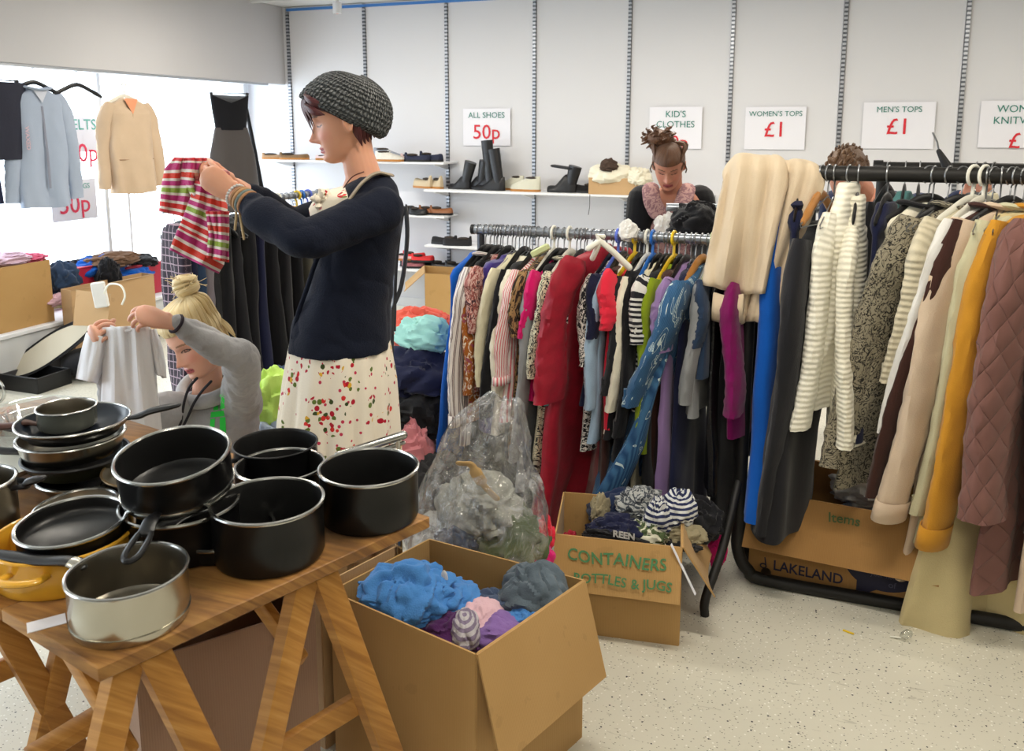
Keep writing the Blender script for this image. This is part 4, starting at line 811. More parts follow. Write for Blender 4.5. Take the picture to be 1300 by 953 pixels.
M_BLKE = mat('black_enamel', S(14, 14, 15), .3, spec=.35); M_BIN = mat('black_nonstick', S(24, 24, 24), .35, bump=.05, bscale=300)
M_STEEL = mat('brushed_steel', S(182, 178, 166), .24, 1.0, bump=.03, bscale=40); M_STEELD = mat('dull_steel', S(138, 132, 120), .34, 1.0, var=.15, vscale=14); M_RIM = mat('steel_rim', S(190, 190, 186), .22, 1.0)
M_HAND = mat('bakelite', S(20, 20, 22), .38); M_YEL = mat('yellow_enamel', S(214, 160, 46), .3, coat=.3); M_GREEN = mat('dark_olive_enamel', S(44, 44, 30), .3); M_BRASS = mat('aged_pan_base', S(120, 98, 66), .4, .7, var=.2, vscale=20)
M_WOODH = mat('dark_wood_handle', S(70, 36, 24), .5, var=.2, vscale=60)
def pan(label, px, py, R, Hh, m_out, m_in, z=TZ, rim=M_RIM, handle=None, tilt=(0, 0), flare=0.0, name='saucepan', rimr=.004, hm=M_HAND, two=None, pos=None, hole=False, ferr=None, group=None, botm=None, lug=None):
    """px,py: pixel of the centre of the base on height z"""
    p = atz(px, py, z) if pos is None else np.asarray(pos, float)
    t = thing(name, label, 'pan', (p[0], p[1], z)); M = Rx(tilt[0]) @ Ry(tilt[1])
    Rb = R - flare
    zlift = abs(math.sin(tilt[0])) * Rb + abs(math.sin(tilt[1])) * Rb
    off = np.array([0, 0, zlift])
    out = [(0, 0), (Rb - .012, 0), (Rb - .004, .003), (Rb, .011), (Rb + (R - Rb) * .5, Hh * .5), (R, Hh - .003), (R + rimr * .5, Hh)]
    inn = [(R - .0025, Hh), (R - .004, Hh - .004), (Rb + (R - Rb) * .5 - .003, Hh * .5), (Rb - .004, .012), (Rb - .012, .005), (0, .004)]
    MB().lathe(out, 56, off, M).build('body', m_out, t); MB().lathe(inn, 56, off, M).build('inside', m_in, t)
    if rim is not None:
        a = np.linspace(0, 2 * math.pi, 56, endpoint=False); P = np.stack([(R + .0005) * np.cos(a), (R + .0005) * np.sin(a), np.full(56, Hh)], 1) @ M.T + off
        MB().tube(P, rimr, 8, closed=True, up=(0, 0, 1)).build('rim', rim, t)
    if botm: MB().lathe([(Rb - .02, -.001), (Rb - .006, -.001), (Rb - .001, .006), (Rb + .0015, .018), (Rb - .003, .018)], 56, off, M).build('base', botm, t)
    def put_handle(ang, Lh, rise, kind, zf=.72):
        d = np.array([math.cos(ang), math.sin(ang), 0]); s_ = np.array([-d[1], d[0], 0]); z0 = Hh * zf; h = MB()
        if kind == 'long':
            P = smooth_path([d * (R - .002) + [0, 0, z0], d * (R + .03) + [0, 0, z0 + .006], d * (R + Lh * .5) + [0, 0, z0 + rise * .6], d * (R + Lh) + [0, 0, z0 + rise]], 5)
            w_ = np.interp(np.linspace(0, 1, len(P)), [0, .15, .3, .85, 1], [.007, .008, .0115, .0125, .009])
            if hole:
                # two rails that meet at the end
                k0 = int(len(P) * .62)
                h.tube((P[:k0 + 1]) @ M.T + off, w_[:k0 + 1], 10, flat=(.62, 1.25), up=(0, 0, 1), rnd=True)
                Q = [P[k0] + s_ * .0 , P[k0 + 1] + s_ * .012, P[-2] + s_ * .014, P[-1] + d * .006 + s_ * .008, P[-1] + d * .01, P[-1] + d * .006 - s_ * .008, P[-2] - s_ * .014, P[k0 + 1] - s_ * .012]
                h.tube(smooth_path(Q + [Q[0]], 4)[:-1] @ M.T + off, .0055, 8, closed=True, up=(0, 0, 1))
            else: h.tube(P @ M.T + off, w_, 12, flat=(.62, 1.25), up=(0, 0, 1), rnd=True)
            ho = h.build('handle', hm, t)
            if ferr: MB().tube((P[:5] + [0, 0, 0]) @ M.T + off, [.011, .0125, .013, .013, .012], 12, flat=(.7, 1.25), up=(0, 0, 1)).build('ferrule', ferr, ho)
        else:
            P = smooth_path([d * (R - .002) + s_ * .035 + [0, 0, z0], d * (R + .03) + s_ * .032 + [0, 0, z0 + .006], d * (R + .045) + [0, 0, z0 + .01], d * (R + .03) - s_ * .032 + [0, 0, z0 + .006], d * (R - .002) - s_ * .035 + [0, 0, z0]], 5)
            h.tube(P @ M.T + off, .007, 10, flat=(.8, 1.2), up=(0, 0, 1)); h.build('handle', hm, t)
    if handle: put_handle(*handle)
    if two is not None: put_handle(two, 0, 0, 'loop'); put_handle(two + math.pi, 0, 0, 'loop')
    return t
def dang(px, py, qx, qy, z=TZ): a = atz(px, py, z); b = atz(qx, qy, z); return math.atan2(b[1] - a[1], b[0] - a[0])
# foreground stainless pan
pan('shiny stainless steel saucepan at the front corner of the table', 167, 785, .098, .092, M_STEEL, M_STEELD, handle=(dang(167, 740, 10, 712), .20, -.004, 'long', .9), ferr=M_STEEL, botm=M_STEEL, rimr=.0035)
pan('black saucepan with steel rim at the far right corner of the table', 470, 655, .107, .115, M_BLKE, M_BIN, handle=None)
pan('black saucepan with steel rim in the middle of the right table edge', 343, 703, .109, .115, M_BLKE, M_BIN)
pan('black saucepan with steel rim behind the two at the table edge', 358, 640, .098, .095, M_BLKE, M_BIN)
pan('black shallow pan with a long handle, behind the row of saucepans', 352, 612, .098, .10, M_BLKE, M_BIN, handle=(dang(352, 600, 285, 618), .16, .02, 'long', .8), rimr=.0025, rim=M_HAND)
pb_ = atz(232, 692, TZ)
pan('black saucepan under the big open one, with a steel band', 0, 0, .115, .095, M_BLKE, M_BIN, pos=pb_, handle=(dang(232, 700, 120, 690), .01, 0, 'long', .6))
pan('big black saucepan stacked on top, its slotted handle pointing at the steel pan', 0, 0, .109, .085, M_BLKE, M_BIN, z=TZ + .098, pos=pb_ + np.array([.0, .0, 0]), handle=(dang(232, 600, 150, 690), .13, .0, 'long', .25), tilt=(.17, .03), hole=True, botm=M_RIM)
pan('black frying pan lying beneath the stacked saucepans, handle with a steel collar', 262, 722, .10, .035, M_BLKE, M_BIN, z=TZ, pos=atz(285, 690, TZ), handle=(dang(285, 690, 170, 700), .12, .02, 'long', .9), ferr=M_STEEL, name='frying_pan')
pan('flat black frying pan tilted behind the big saucepan', 0, 0, .13, .028, M_BLKE, mat('worn_nonstick', S(78, 72, 58), .3, .3), pos=atz(205, 622, TZ), tilt=(0, 0), rimr=.003, name='frying_pan', flare=.02)
pan('second flat frying pan, stacked on the tilted one', 0, 0, .125, .026, M_BLKE, mat('worn_nonstick', (0, 0, 0)), z=TZ + .034, pos=atz(205, 622, TZ), rimr=.003, name='frying_pan', flare=.02, rim=M_BRASS)
# left stack
ps = atz(100, 612, TZ)
pan('brass-coloured frying pan at the bottom of the left stack', 0, 0, .112, .03, M_BRASS, M_BIN, pos=ps + np.array([.03, .0, 0]), flare=.015, name='frying_pan', handle=(dang(100, 600, 25, 610), .10, .02, 'long', .8))
pan('dark olive frying pan second from the bottom of the left stack', 0, 0, .118, .04, M_GREEN, M_BIN, z=TZ + .034, pos=ps, flare=.02, name='frying_pan', handle=(dang(100, 600, 10, 596), .13, .01, 'long', .8), rim=M_HAND)
pan('steel saute pan in the left stack, with black loop handle', 0, 0, .118, .045, M_STEEL, M_STEELD, z=TZ + .075, pos=ps + np.array([-.01, .0, 0]), flare=.01, name='saute_pan', handle=(dang(100, 600, 5, 590), .085, .01, 'long', .9))
pan('black frying pan on top of the left stack, handle pointing right', 0, 0, .125, .035, M_BLKE, mat('blue_black_nonstick', S(36, 42, 52), .3), z=TZ + .125, pos=ps + np.array([.0, .0, 0]), flare=.02, name='frying_pan', handle=(dang(100, 560, 240, 556), .12, .03, 'long', .95), rimr=.003)
pan('small grey glass-like saucepan with thin wooden handle on top of the left stack', 0, 0, .066, .05, mat('smoked_grey_pan', S(120, 122, 112), .25, .6), M_STEELD, z=TZ + .135, pos=ps + np.array([-.03, .01, 0]), handle=(dang(100, 560, 10, 566), .12, .0, 'long', .2), hm=M_WOODH, rimr=.0025)
pan('small steel pan in the middle of the table, tilted', 0, 0, .085, .035, M_STEEL, M_STEELD, pos=atz(100, 665, TZ), tilt=(.06, 0), flare=.008, rimr=.004, handle=(dang(100, 650, 190, 620), .03, .01, 'long', .8))
pan('big yellow enamel casserole on the left of the table', 0, 0, .125, .075, M_YEL, M_YEL, pos=atz(85, 722, TZ), two=1.9, hm=M_YEL, rim=M_YEL, name='casserole')
pan('black frying pan lying inside the yellow casserole', 0, 0, .098, .035, M_BLKE, M_BIN, z=TZ + .06, pos=atz(98, 722, TZ), tilt=(.06, .0), name='frying_pan')
pan('tall steel stock pot cut off by the left edge', 0, 0, .09, .12, M_STEELD, M_STEELD, pos=atz(-35, 680, TZ), handle=(dang(-35, 640, 60, 636), .06, .02, 'long', .85), name='stock_pot')
pan('yellow enamel dish at the far left', 0, 0, .08, .06, M_YEL, M_YEL, pos=atz(-25, 740, TZ), rim=M_YEL, name='casserole')
M_CLEAR = glass_mat('clear_glass', (.93, .95, .94), .12, .03)
for k, (zz, R_) in enumerate(((0, .12), (.03, .115))):
    p = atz(45, 585, TZ); t = thing('glass_bowl', ('wide clear glass bowl behind the left stack of pans, lower one', 'clear glass bowl nested in the lower one behind the pans')[k], 'bowl', (p[0] - .05, p[1] + .05, TZ + zz))
    MB().lathe([(0, 0), (.05, .0), (.08, .02), (R_ - .01, .07), (R_, .085), (R_ + .004, .088), (R_ - .004, .086), (R_ - .016, .07), (.075, .024), (0, .005)], 40).build('glass', M_CLEAR, t)
p = atz(5, 600, TZ); t = thing('serving_dish', 'shallow white dish at the far left of the table', 'dish', (p[0], p[1], TZ)); MB().lathe([(0, 0), (.06, 0), (.10, .03), (.105, .03), (.062, .006), (0, .005)], 36).build('dish', mat('white_glaze', S(222, 222, 216), .15), t)
a, b = atz(38, 797, TZ), atz(80, 786, TZ); t = thing('paper_label', 'small white paper tag lying in front of the steel saucepan', 'paper', ((a + b) / 2)); t.location[2] = TZ
MB().box((0, 0, .0012), (.06, .035, .001), Rz(.9)).build('paper', M_PAPER, t)
# chrome tube beside the skirt
a = atD(430, 578, 2.12); b = atD(512, 552, 2.2); t = thing('chrome_handle', 'clear and chrome trolley handle in front of the floral skirt', 'handle', (a + b) / 2)
MB().tube([a, b], .012, 12, rnd=True).build('tube', M_RIM, t, world=True); MB().tube([a + [0, 0, -.022], b + [0, 0, -.022]], .006, 8, rnd=True).build('rod', M_RIM, t, world=True)
for q in (.12, .9): pq = a * (1 - q) + b * q; MB().tube([pq, [pq[0], pq[1], 0]], .009, 8).build('post', M_RIM, t, world=True)

# ================================================================== CRUMPLED CLOTHES
def crumple(label, c, size, m, seed, name='garment', cat='clothes', group=None, rz=0, amp=.30, f=1.9, n=(64, 42), flatb=True, base=None, sw=1.0):
    c = np.asarray(c, float); size = np.asarray(size, float) / 2
    nv, nu = n[1], n[0]; th = np.linspace(.001, math.pi - .001, nv); a = np.linspace(0, 2 * math.pi, nu, endpoint=False)
    D = np.stack([np.sin(th)[:, None] * np.cos(a), np.sin(th)[:, None] * np.sin(a), np.broadcast_to(np.cos(th)[:, None], (nv, nu))], -1)[::-1]
    w = np.stack([wn(D, seed + 11, 1.3), wn(D, seed + 23, 1.3), wn(D, seed + 37, 1.3)], -1) * .5 * sw; Q = D + w
    r1 = 1 - np.abs(wn(Q, seed, f)); r2 = 1 - np.abs(wn(Q, seed + 5, f * 2.2)); r = .90 + amp * 1.1 * (1 - r1) ** .75 + amp * .30 * (1 - r2) ** .8 + .12 * wn(D, seed + 9, 1.2)
    V = D * np.abs(D) ** -.25 if False else D
    r = r / r.max() * 1.1; V = V * r[..., None]
    if flatb: V[..., 2] = np.where(V[..., 2] < 0, V[..., 2] * .6, V[..., 2])
    V = V * size @ Rz(rz).T
    if flatb:
        lo = V[..., 2].min(); V[..., 2] = np.maximum(V[..., 2], -size[2] * .55); V[..., 2] += size[2] * .55
    t = MB().grid(V, close_u=True, caps=True).build(name, m)
    t.location = Vector([float(q) for q in c]); tag(t, label, cat, group); return t
PC = dict(hood=C_('cornflower_blue_fleece', (72, 130, 196)), dpurp=C_('aubergine_cloth', (74, 34, 84)), jeans=C_('faded_jeans', (88, 100, 110), var=.35), pinkp=C_('pale_pink_cloth', (214, 176, 186)), viol=C_('violet_cloth', (128, 98, 160)),
 turq=C_('turquoise_lace', (160, 214, 206)), cor=C_('coral_cloth', (216, 92, 74)), pkdust=C_('dusty_pink_cloth', (190, 118, 124)), limey=C_('neon_lime_cloth', (190, 226, 110)), slate=C_('slate_blue_cloth', (70, 84, 110)), neon=C_('hot_pink_cloth', (222, 32, 120)),
 camo=C_('olive_green_cloth', (84, 96, 62), var=.4), sand=C_('sand_coloured_cloth', (190, 156, 104)), khaki=C_('khaki_cloth', (150, 140, 112)), ind=C_('indigo_cloth', (30, 42, 72)))
PC['checkp'] = stripes('purple_grey_check', [(.5, (120, 108, 130)), (.5, (176, 172, 176))], .02, 'Y'); PC['nstripe'] = stripes('navy_white_stripe', [(.5, (42, 50, 88)), (.5, (214, 216, 214))], .02, 'Y')
PC['vpal'] = blotch('green_cream_print', (206, 204, 184), (74, 88, 56), 22, .5, 2); PC['zebra'] = blotch('grey_silver_print', (60, 66, 74), (168, 170, 168), 30, .5, 3)

# ---- the big open box in front
rim = [atz(x, y, .45)[:2] for x, y in ((420, 750), (545, 684), (741, 736), (604, 830))]
t, R_, off = carton('large open cardboard box in front, full of blue and purple clothes', rim, 0, .45, flaps=[(2, .25, 2.86, .0, .0)], m=M_CARD)
cb = sum(R_) / 4
def inbox(px, py, z): return atz(px, py, z)
crumple('slate dark filling of clothes at the bottom of the large open box', (cb[0], cb[1], .02), (.30, .30, .36), PC['ind'], 3)
def lump(label, px, py, z, size, m, seed, **k):
    p = atz(px, py, z); return crumple(label, (p[0], p[1], z - size[2] * .46), tuple(q * 1.2 for q in size), m, seed, **k)
lump('cornflower blue hooded fleece on top in the large open box', 520, 752, .44, (.24, .19, .16), PC['hood'], 21, rz=.5, amp=.34, f=1.6, n=(96, 60))
lump('second fold of blue fleece beside the hood in the large open box', 560, 757, .41, (.2, .17, .12), PC['hood'], 28, rz=.2, amp=.34, f=1.6, n=(90, 56))
lump('faded grey-green jeans in the back right corner of the large box', 678, 750, .42, (.17, .16, .16), PC['jeans'], 32, amp=.26, n=(70, 44))
lump('dark blue jeans leg under the faded jeans', 630, 770, .38, (.17, .14, .10), PC['slate'], 35)
lump('aubergine purple garment at the front of the large box', 575, 800, .38, (.17, .13, .10), PC['dpurp'], 37)
lump('pale pink cloth in the middle of the large box', 612, 777, .40, (.10, .12, .07), PC['pinkp'], 39, amp=.12)
lump('grey and purple checked cloth in the large box', 590, 797, .40, (.07, .13, .08), PC['checkp'], 41, rz=.4, amp=.15)
lump('violet cloth at the front right of the large box', 634, 800, .38, (.13, .12, .08), PC['viol'], 43, amp=.14)
lump('bright blue cloth edge by the right wall of the large box', 672, 785, .39, (.15, .08, .07), PC['hood'], 45, rz=.5)
t = crumple('small white label standing up out of the blue fleece', atz(564, 738, .46), (.02, .008, .04), K['white'], 47, name='paper_tag', amp=.05)

# ---- containers box
b0 = [np.array(q) for q in ((-.735, 2.42), (-.345, 2.47), (-.40, 2.80), (-.80, 2.73))]
rim2 = [b0[0], b0[1], b0[2], b0[3]]
t, R2, off2 = carton('cardboard box with green handwriting, heaped with striped and dark clothes', rim2, 0, .33, flaps=[(0, .165, 2.75, .0), (1, .2, 2.6, .03, .02)], m=M_CARD)
M_GPEN = mat('green_marker', S(74, 128, 84), .7)
def on_flap(t, off, a, b, z1, L, ang, lines, m, tilt=.0, jit=.003, sz=.04):
    a = np.array([*a, z1]); b = np.array([*b, z1]); u = nrm(b - a); o = np.array([u[1], -u[0], 0]); d = o * math.sin(ang) + np.array([0, 0, math.cos(ang)]); n = nrm(np.cross(u, -d)); M = np.stack([u, -d, n], 1)
    for txt, fu, fd, size in lines:
        put = MB(); put_text(put, txt, size, M, a + u * fu * np.linalg.norm(b - a) + d * L * fd + o * .004 + n * .0045 - off, .0006, jitter=jit); put.build('handwriting', m, t, smooth=False)
on_flap(t, np.array(off2), b0[0], b0[1], .33, .165, 2.75, [('CONTAINERS', .5, .44, .050), ('BOTTLES', .38, .80, .040), ('& JUGS', .78, .80, .040)], M_GPEN)
MB().bar((b0[1][0] - .03 - off2[0], b0[1][1] - .02 - off2[1], .345), (b0[1][0] + .05 - off2[0], b0[1][1] - .03 - off2[1], .20), .012, .002).build('tape_strip', M_PAPER, t)
cb2 = sum(R2) / 4
crumple('dark filling of clothes at the bottom of the box with handwriting', (cb2[0], cb2[1], .02), (.30, .26, .34), K['black2'], 51)
def lumpD(label, px, py, D, size, m, seed, **k):
    p = atD(px, py, D); return crumple(label, (p[0], p[1], max(0, p[2] - size[2] * .56)), tuple(q * 1.2 for q in size), m, seed, **k)
for a_ in (('indigo blue jersey heaped at the back of the box with handwriting', 800, 640, 2.78, (.26, .22, .17), PC['ind'], 61), ('navy hoodie at the front left of the heap', 785, 668, 2.62, (.20, .14, .12), K['navy'], 62), ('silver grey printed cloth in the heap', 815, 632, 2.70, (.15, .14, .12), PC['zebra'], 63),
           ('navy and white striped jersey, left bundle', 836, 648, 2.62, (.09, .10, .16), PC['nstripe'], 64), ('navy and white striped jersey, right bundle', 862, 637, 2.64, (.11, .11, .15), PC['nstripe'], 65),
           ('green and cream printed cloth rolled in the heap', 822, 672, 2.60, (.13, .10, .10), PC['vpal'], 66), ('khaki trousers leg at the front of the heap', 862, 672, 2.62, (.16, .09, .08), PC['khaki'], 67), ('black t-shirt with white lettering at the front of the box', 778, 680, 2.57, (.20, .07, .07), K['black'], 68),
           ('dark grey garment hanging at the front right of the heap', 848, 686, 2.60, (.20, .06, .05), K['dkgrey'], 69), ('sand coloured sleeve at the left of the heap', 762, 640, 2.72, (.06, .08, .13), PC['khaki'], 70), ('crimson cloth under the robe at the left box wall', 722, 690, 2.58, (.08, .10, .12), K['crimson'], 71),
           ('black and orange jacket at the right of the heap', 886, 650, 2.76, (.16, .14, .18), K['black2'], 72), ('hot pink cloth falling from the right side of the box', 912, 690, 2.80, (.06, .06, .16), PC['neon'], 73), ('bright blue cloth scrap at the right of the heap', 905, 660, 2.76, (.05, .06, .06), K['ltblue'], 74)):
    lumpD(*a_[:5], a_[5], a_[6], amp=.30, f=1.9, n=(64, 42))
mb = MB(); V, Fc = text_mb('REEN JE IS', .034); p_ = atD(792, 683, 2.525); put_text(mb, 'REEN', .03, np.array([[1, 0, 0], [0, 0, -1], [0, 1, 0]]), (0, 0, 0), .001)
o = mb.build('shirt_print', K['white']); sh = [q for q in COL.objects if q.get('label', '').startswith('black t-shirt with white')][0]; o.parent = sh; o.location = Vector(p_.tolist()) - sh.location
# inner flap resting at the right
# ---- speech bubble box on the right
b1 = [np.array(q) for q in ((-.175, 2.985), (.415, 2.93), (.45, 3.30), (-.14, 3.36))]
t, R3, off3 = carton('long cardboard box on the right printed with a dark speech bubble', b1, 0, .33, flaps=[(0, .20, 2.55, -.01), (2, .1, 2.6, .0)], m=M_CARDD)
on_flap(t, np.array(off3), b1[0], b1[1], .33, .20, 2.55, [('N2', .20, .28, .045), ('Items', .52, .30, .045)], mat('green_marker_dark', S(70, 92, 50), .7), jit=.002)
u_ = nrm(np.append(b1[1] - b1[0], 0)); n_ = np.array([u_[1], -u_[0], 0]); Mx = np.stack([u_, [0, 0, 1], n_], 1); fo = np.array([b1[0][0], b1[0][1], 0]) - np.array(off3)
M_NAVYP = mat('navy_print', S(34, 34, 58), .7)
mb = MB(); put_text(mb, 'LAKELAND', .052, Mx, fo + u_ * .20 + np.array([0, 0, .045]) + n_ * .004, .0008, width=.23); mb.build('lettering', M_NAVYP, t, smooth=False)
mb = MB(); P = [fo + u_ * (.05 + .010 * math.cos(q)) + np.array([0, 0, .052 + .008 * math.sin(q)]) + n_ * .0045 for q in np.linspace(0, 6.0, 14)] + [fo + u_ * .054 + np.array([0, 0, .085]) + n_ * .0045]
mb.tube(P, .0022, 6); mb.build('logo', M_NAVYP, t)
a = np.linspace(0, 2 * math.pi, 40, endpoint=False); V = [fo + u_ * (.44 + .12 * math.cos(q)) + np.array([0, 0, .135 + .085 * math.sin(q)]) + n_ * .0035 for q in a]; mb = MB(); mb.add(V, [tuple(range(40))])
mb.add([fo + u_ * .36 + np.array([0, 0, .09]) + n_ * .0036, fo + u_ * .36 + np.array([0, 0, .012]) + n_ * .0036, fo + u_ * .43 + np.array([0, 0, .055]) + n_ * .0036], [(0, 1, 2)]); mb.build('speech_bubble', M_NAVYP, t, smooth=False)
mb = MB(); put_text(mb, 'your home', .022, Mx, fo + u_ * .45 + np.array([0, 0, .10]) + n_ * .0048); put_text(mb, 'of', .03, Mx, fo + u_ * .47 + np.array([0, 0, .07]) + n_ * .0048); mb.build('bubble_lettering', mat('faint_print', S(78, 78, 100), .7), t, smooth=False)
cb3 = sum(R3) / 4
crumple('dark blue filling of clothes inside the speech bubble box', (cb3[0], cb3[1], .02), (.5, .3, .30), K['navy'], 81)
lumpD('white crumpled sheet in the speech bubble box', 1095, 610, 3.08, (.24, .2, .16), K['white'], 82, amp=.25, n=(60, 40)); lumpD('blue and white cloth under the white sheet', 1110, 640, 3.05, (.22, .14, .08), K['shirtgrey'], 83)
lumpD('dark floral fabric heaped on the floor at the right edge', 1275, 775, 2.95, (.34, .3, .14), mat('dark_floral', S(44, 50, 48), .9, var=.8, vscale=40), 84); lumpD('small white cloth on the dark floral fabric', 1292, 745, 2.95, (.14, .12, .06), K['white'], 85)
# ---- floor litter
p = atz(1077, 803, 0); t = thing('plastic_scrap', 'tiny yellow plastic scrap on the floor', 'litter', p); MB().box((0, 0, .003), (.035, .007, .004), Rz(-.35), bev=.001).build('scrap', HANG['yellow'], t)
p = atz(1143, 812, 0); t = thing('size_clip', 'small clear plastic clip lying on the floor by the base bar', 'litter', p); MB().lathe([(.004, 0), (.012, .008), (.013, .03), (.006, .04)], 14, (0, 0, .01), Ry(.9)).build('clip', M_CLEAR, t)
MB().tube([(-.03, 0, .005), (0, 0, .008)], .003, 6).build('stem', HANG['white'], t)

# ---- clear plastic bag
M_BAG = glass_mat('clear_polythene', (.965, .97, .98), .07, .10)
nd = M_BAG.node_tree; N = nd.nodes; tc = N.new('ShaderNodeTexCoord'); n1 = N.new('ShaderNodeTexNoise'); n1.inputs['Scale'].default_value = 14; n1.inputs['Detail'].default_value = 5; n1.inputs['Distortion'].default_value = 2.0; nd.links.new(tc.outputs['Object'], n1.inputs['Vector'])
bp = N.new('ShaderNodeBump'); bp.inputs['Strength'].default_value = 1; bp.inputs['Distance'].default_value = .02; nd.links.new(n1.outputs['Fac'], bp.inputs['Height'])
for q in N:
    if q.type in ('BSDF_GLOSSY', 'LAYER_WEIGHT'): nd.links.new(bp.outputs[0], q.inputs['Normal'])
df = N.new('ShaderNodeBsdfDiffuse'); df.inputs[0].default_value = (.75, .76, .78, 1); mo = [q for q in N if q.type == 'OUTPUT_MATERIAL'][0]; prev = mo.inputs[0].links[0].from_node
m2 = N.new('ShaderNodeMixShader'); rp = N.new('ShaderNodeMapRange'); rp.inputs[1].default_value = .5; rp.inputs[2].default_value = .72; rp.inputs[3].default_value = .04; rp.inputs[4].default_value = .42; nd.links.new(n1.outputs['Fac'], rp.inputs[0])
nd.links.new(rp.outputs[0], m2.inputs[0]); nd.links.new(prev.outputs[0], m2.inputs[1]); nd.links.new(df.outputs[0], m2.inputs[2]); nd.links.new(m2.outputs[0], mo.inputs[0])
DB = 2.42
P = [(606, 720, .17), (608, 690, .205), (612, 650, .20), (612, 610, .165), (612, 580, .12), (618, 555, .11), (624, 530, .088), (634, 514, .06), (640, 508, .03)]
cen = [atD(x, y, DB) for x, y, r in P]; base = cen[0][2]
t = thing('plastic_bag', 'large clear plastic bag of clothes standing between the boxes', 'bag', (cen[0][0], cen[0][1], 0))
rings = []; na = 72; a = np.linspace(0, 2 * math.pi, na, endpoint=False)
allc = [np.array([cen[0][0], cen[0][1], .004]), np.array([cen[0][0], cen[0][1], .05]), np.array([cen[0][0], cen[0][1], .15])] + cen; allr = [.13, .17, .19] + [r for _, _, r in P]
cc = smooth_path(allc, 4); rr = np.interp(np.linspace(0, 1, len(cc)), np.linspace(0, 1, len(allr)), allr)
for i, (c_, r_) in enumerate(zip(cc, rr)):
    s = i / len(cc); D = np.stack([np.cos(a), np.sin(a), np.full(na, s * 3)], 1); w = r_ * (1 + (.08 + .22 * s) * wn(D, 7, 2.0) + .07 * (1 - np.abs(wn(D, 9, 5.0))) + .04 * np.sin(a * 9 + s * 8))
    rings.append(c_ + np.stack([np.cos(a) * w, np.sin(a) * w * .85, .03 * s * wn(D, 12, 2.5)], 1))
MB().grid(np.array(rings), close_u=True).build('bag_film', M_BAG, t, world=True)
q0 = np.array([cen[0][0], cen[0][1], 0])
crumple('dark clothes at the bottom of the clear bag', q0 + [0, 0, .01], (.26, .24, .3), K['dkgrey'], 91); lumpD('olive green printed cloth inside the clear bag', 640, 670, 2.40, (.28, .24, .24), PC['camo'], 92, n=(60, 40)); lumpD('grey marl cloth inside the clear bag', 606, 630, 2.40, (.23, .2, .22), mat('speckled_grey', S(160, 160, 150), .9, var=.6, vscale=40), 93)
sp_ = [atD(x, y, 2.305) for x, y in ((584, 588), (598, 590), (606, 603), (616, 618), (630, 632))]; t_s = thing('fabric_strip', 'sand coloured strip of cloth lying on the speckled grey cloth in the clear bag', 'clothes', sp_[2]); MB().tube(smooth_path(sp_, 5), [.013] * 8 + [.02] * 6 + [.011] * 7, 12, flat=(1, .35), up=(1, 0, .3), rnd=True).build('cloth', PC['sand'], t_s, world=True); lumpD('slate blue cloth inside the clear bag, left side', 585, 675, 2.36, (.14, .12, .12), PC['slate'], 95); lumpD('pink and orange cloth low inside the clear bag', 680, 700, 2.36, (.10, .10, .1), PC['neon'], 96); lumpD('coral cloth in the right side of the clear bag', 690, 672, 2.42, (.06, .08, .12), K['coral'], 97)
# loose dark bag skirt at its left
lumpD('second clear plastic bag slumped at the foot of the first', 545, 690, 2.35, (.22, .16, .16), M_BAG, 98)
# carton behind the table trestles, with pale panels
t, Rr, of_ = carton('tall pale cardboard box under the table', [(-1.24, 1.20), (-1.02, 1.50), (-1.22, 1.66), (-1.46, 1.34)], 0, .54, m=cardboard('cardboard_pinkish', (158, 128, 108)))
t, Rr, of_ = carton('cardboard box half hidden behind the table trestle', [(-1.135, 1.70), (-1.05, 1.955), (-1.16, 2.02), (-1.30, 1.74)], 0, .46, m=M_CARD2)
t = thing('folded_cloth', 'navy blue cloth lying on the floor under the table', 'cloth', (-.98, 1.22, 0)); MB().ell((0, 0, .02), (.12, .1, .02)).build('cloth', K['denim'], t)

# ================================================================== LEFT: WINDOW CLOTHES
HX = XL + .0 - .02
def hang_at(px, py=98):
    p = atX(px, py, XL - .035); return np.array([XL - .035, p[1], 1.955])
# window-clothes: plane parallel to the window (width along Y)
RAILR = .012; HGM.clear()
def clip_hanger(pos, yaw, label, w=.17):
    t = thing('clip_hanger', label, 'hanger', pos, yaw)
    MB().tube([(-w, 0, -.07), (w, 0, -.07)], .004, 8).build('bar', HANG['black'], t); hook_mb(.014, .0025, .07).build('hook', HANG['wire'], t)
    for s in (-1, 1): MB().box((s * w * .9, 0, -.085), (.022, .02, .045), bev=.003).build('clip', HANG['black'], t)
    return t
p = hang_at(42); hanger(p + [0, 0, -.0], math.pi / 2, 'black', 'black hanger holding the blue-grey shirt at the window', w=.2)
garment('shirt', 'pale blue-grey cotton shirt hanging in front of the window', 'clothes', 'clothes hanging in the window', p + [.02, 0, -.02], math.pi / 2 - .1, K['shirtgrey'], w=.165, L=.74, hem=.185, sl=.66, sr=.055, sr1=.045, th=.035, seed=701, collar=K['shirtgrey'], spread=.06)
p = hang_at(155); p[2] -= .06; hanger(p + [.01, 0, .0], math.pi / 2, 'white', 'white hanger holding the beige jacket at the window', w=.2)
garment('jacket', 'beige collarless jacket hanging in front of the window', 'clothes', 'clothes hanging in the window', p + [.03, 0, .0], math.pi / 2 - .1, C_('camel_jacket_cloth', (200, 176, 150)), w=.18, L=.66, hem=.20, sl=.58, sr=.06, sr1=.046, th=.05, seed=702, spread=.07)
jk = [q for q in COL.objects if q.get('label', '').startswith('beige collarless')][0]
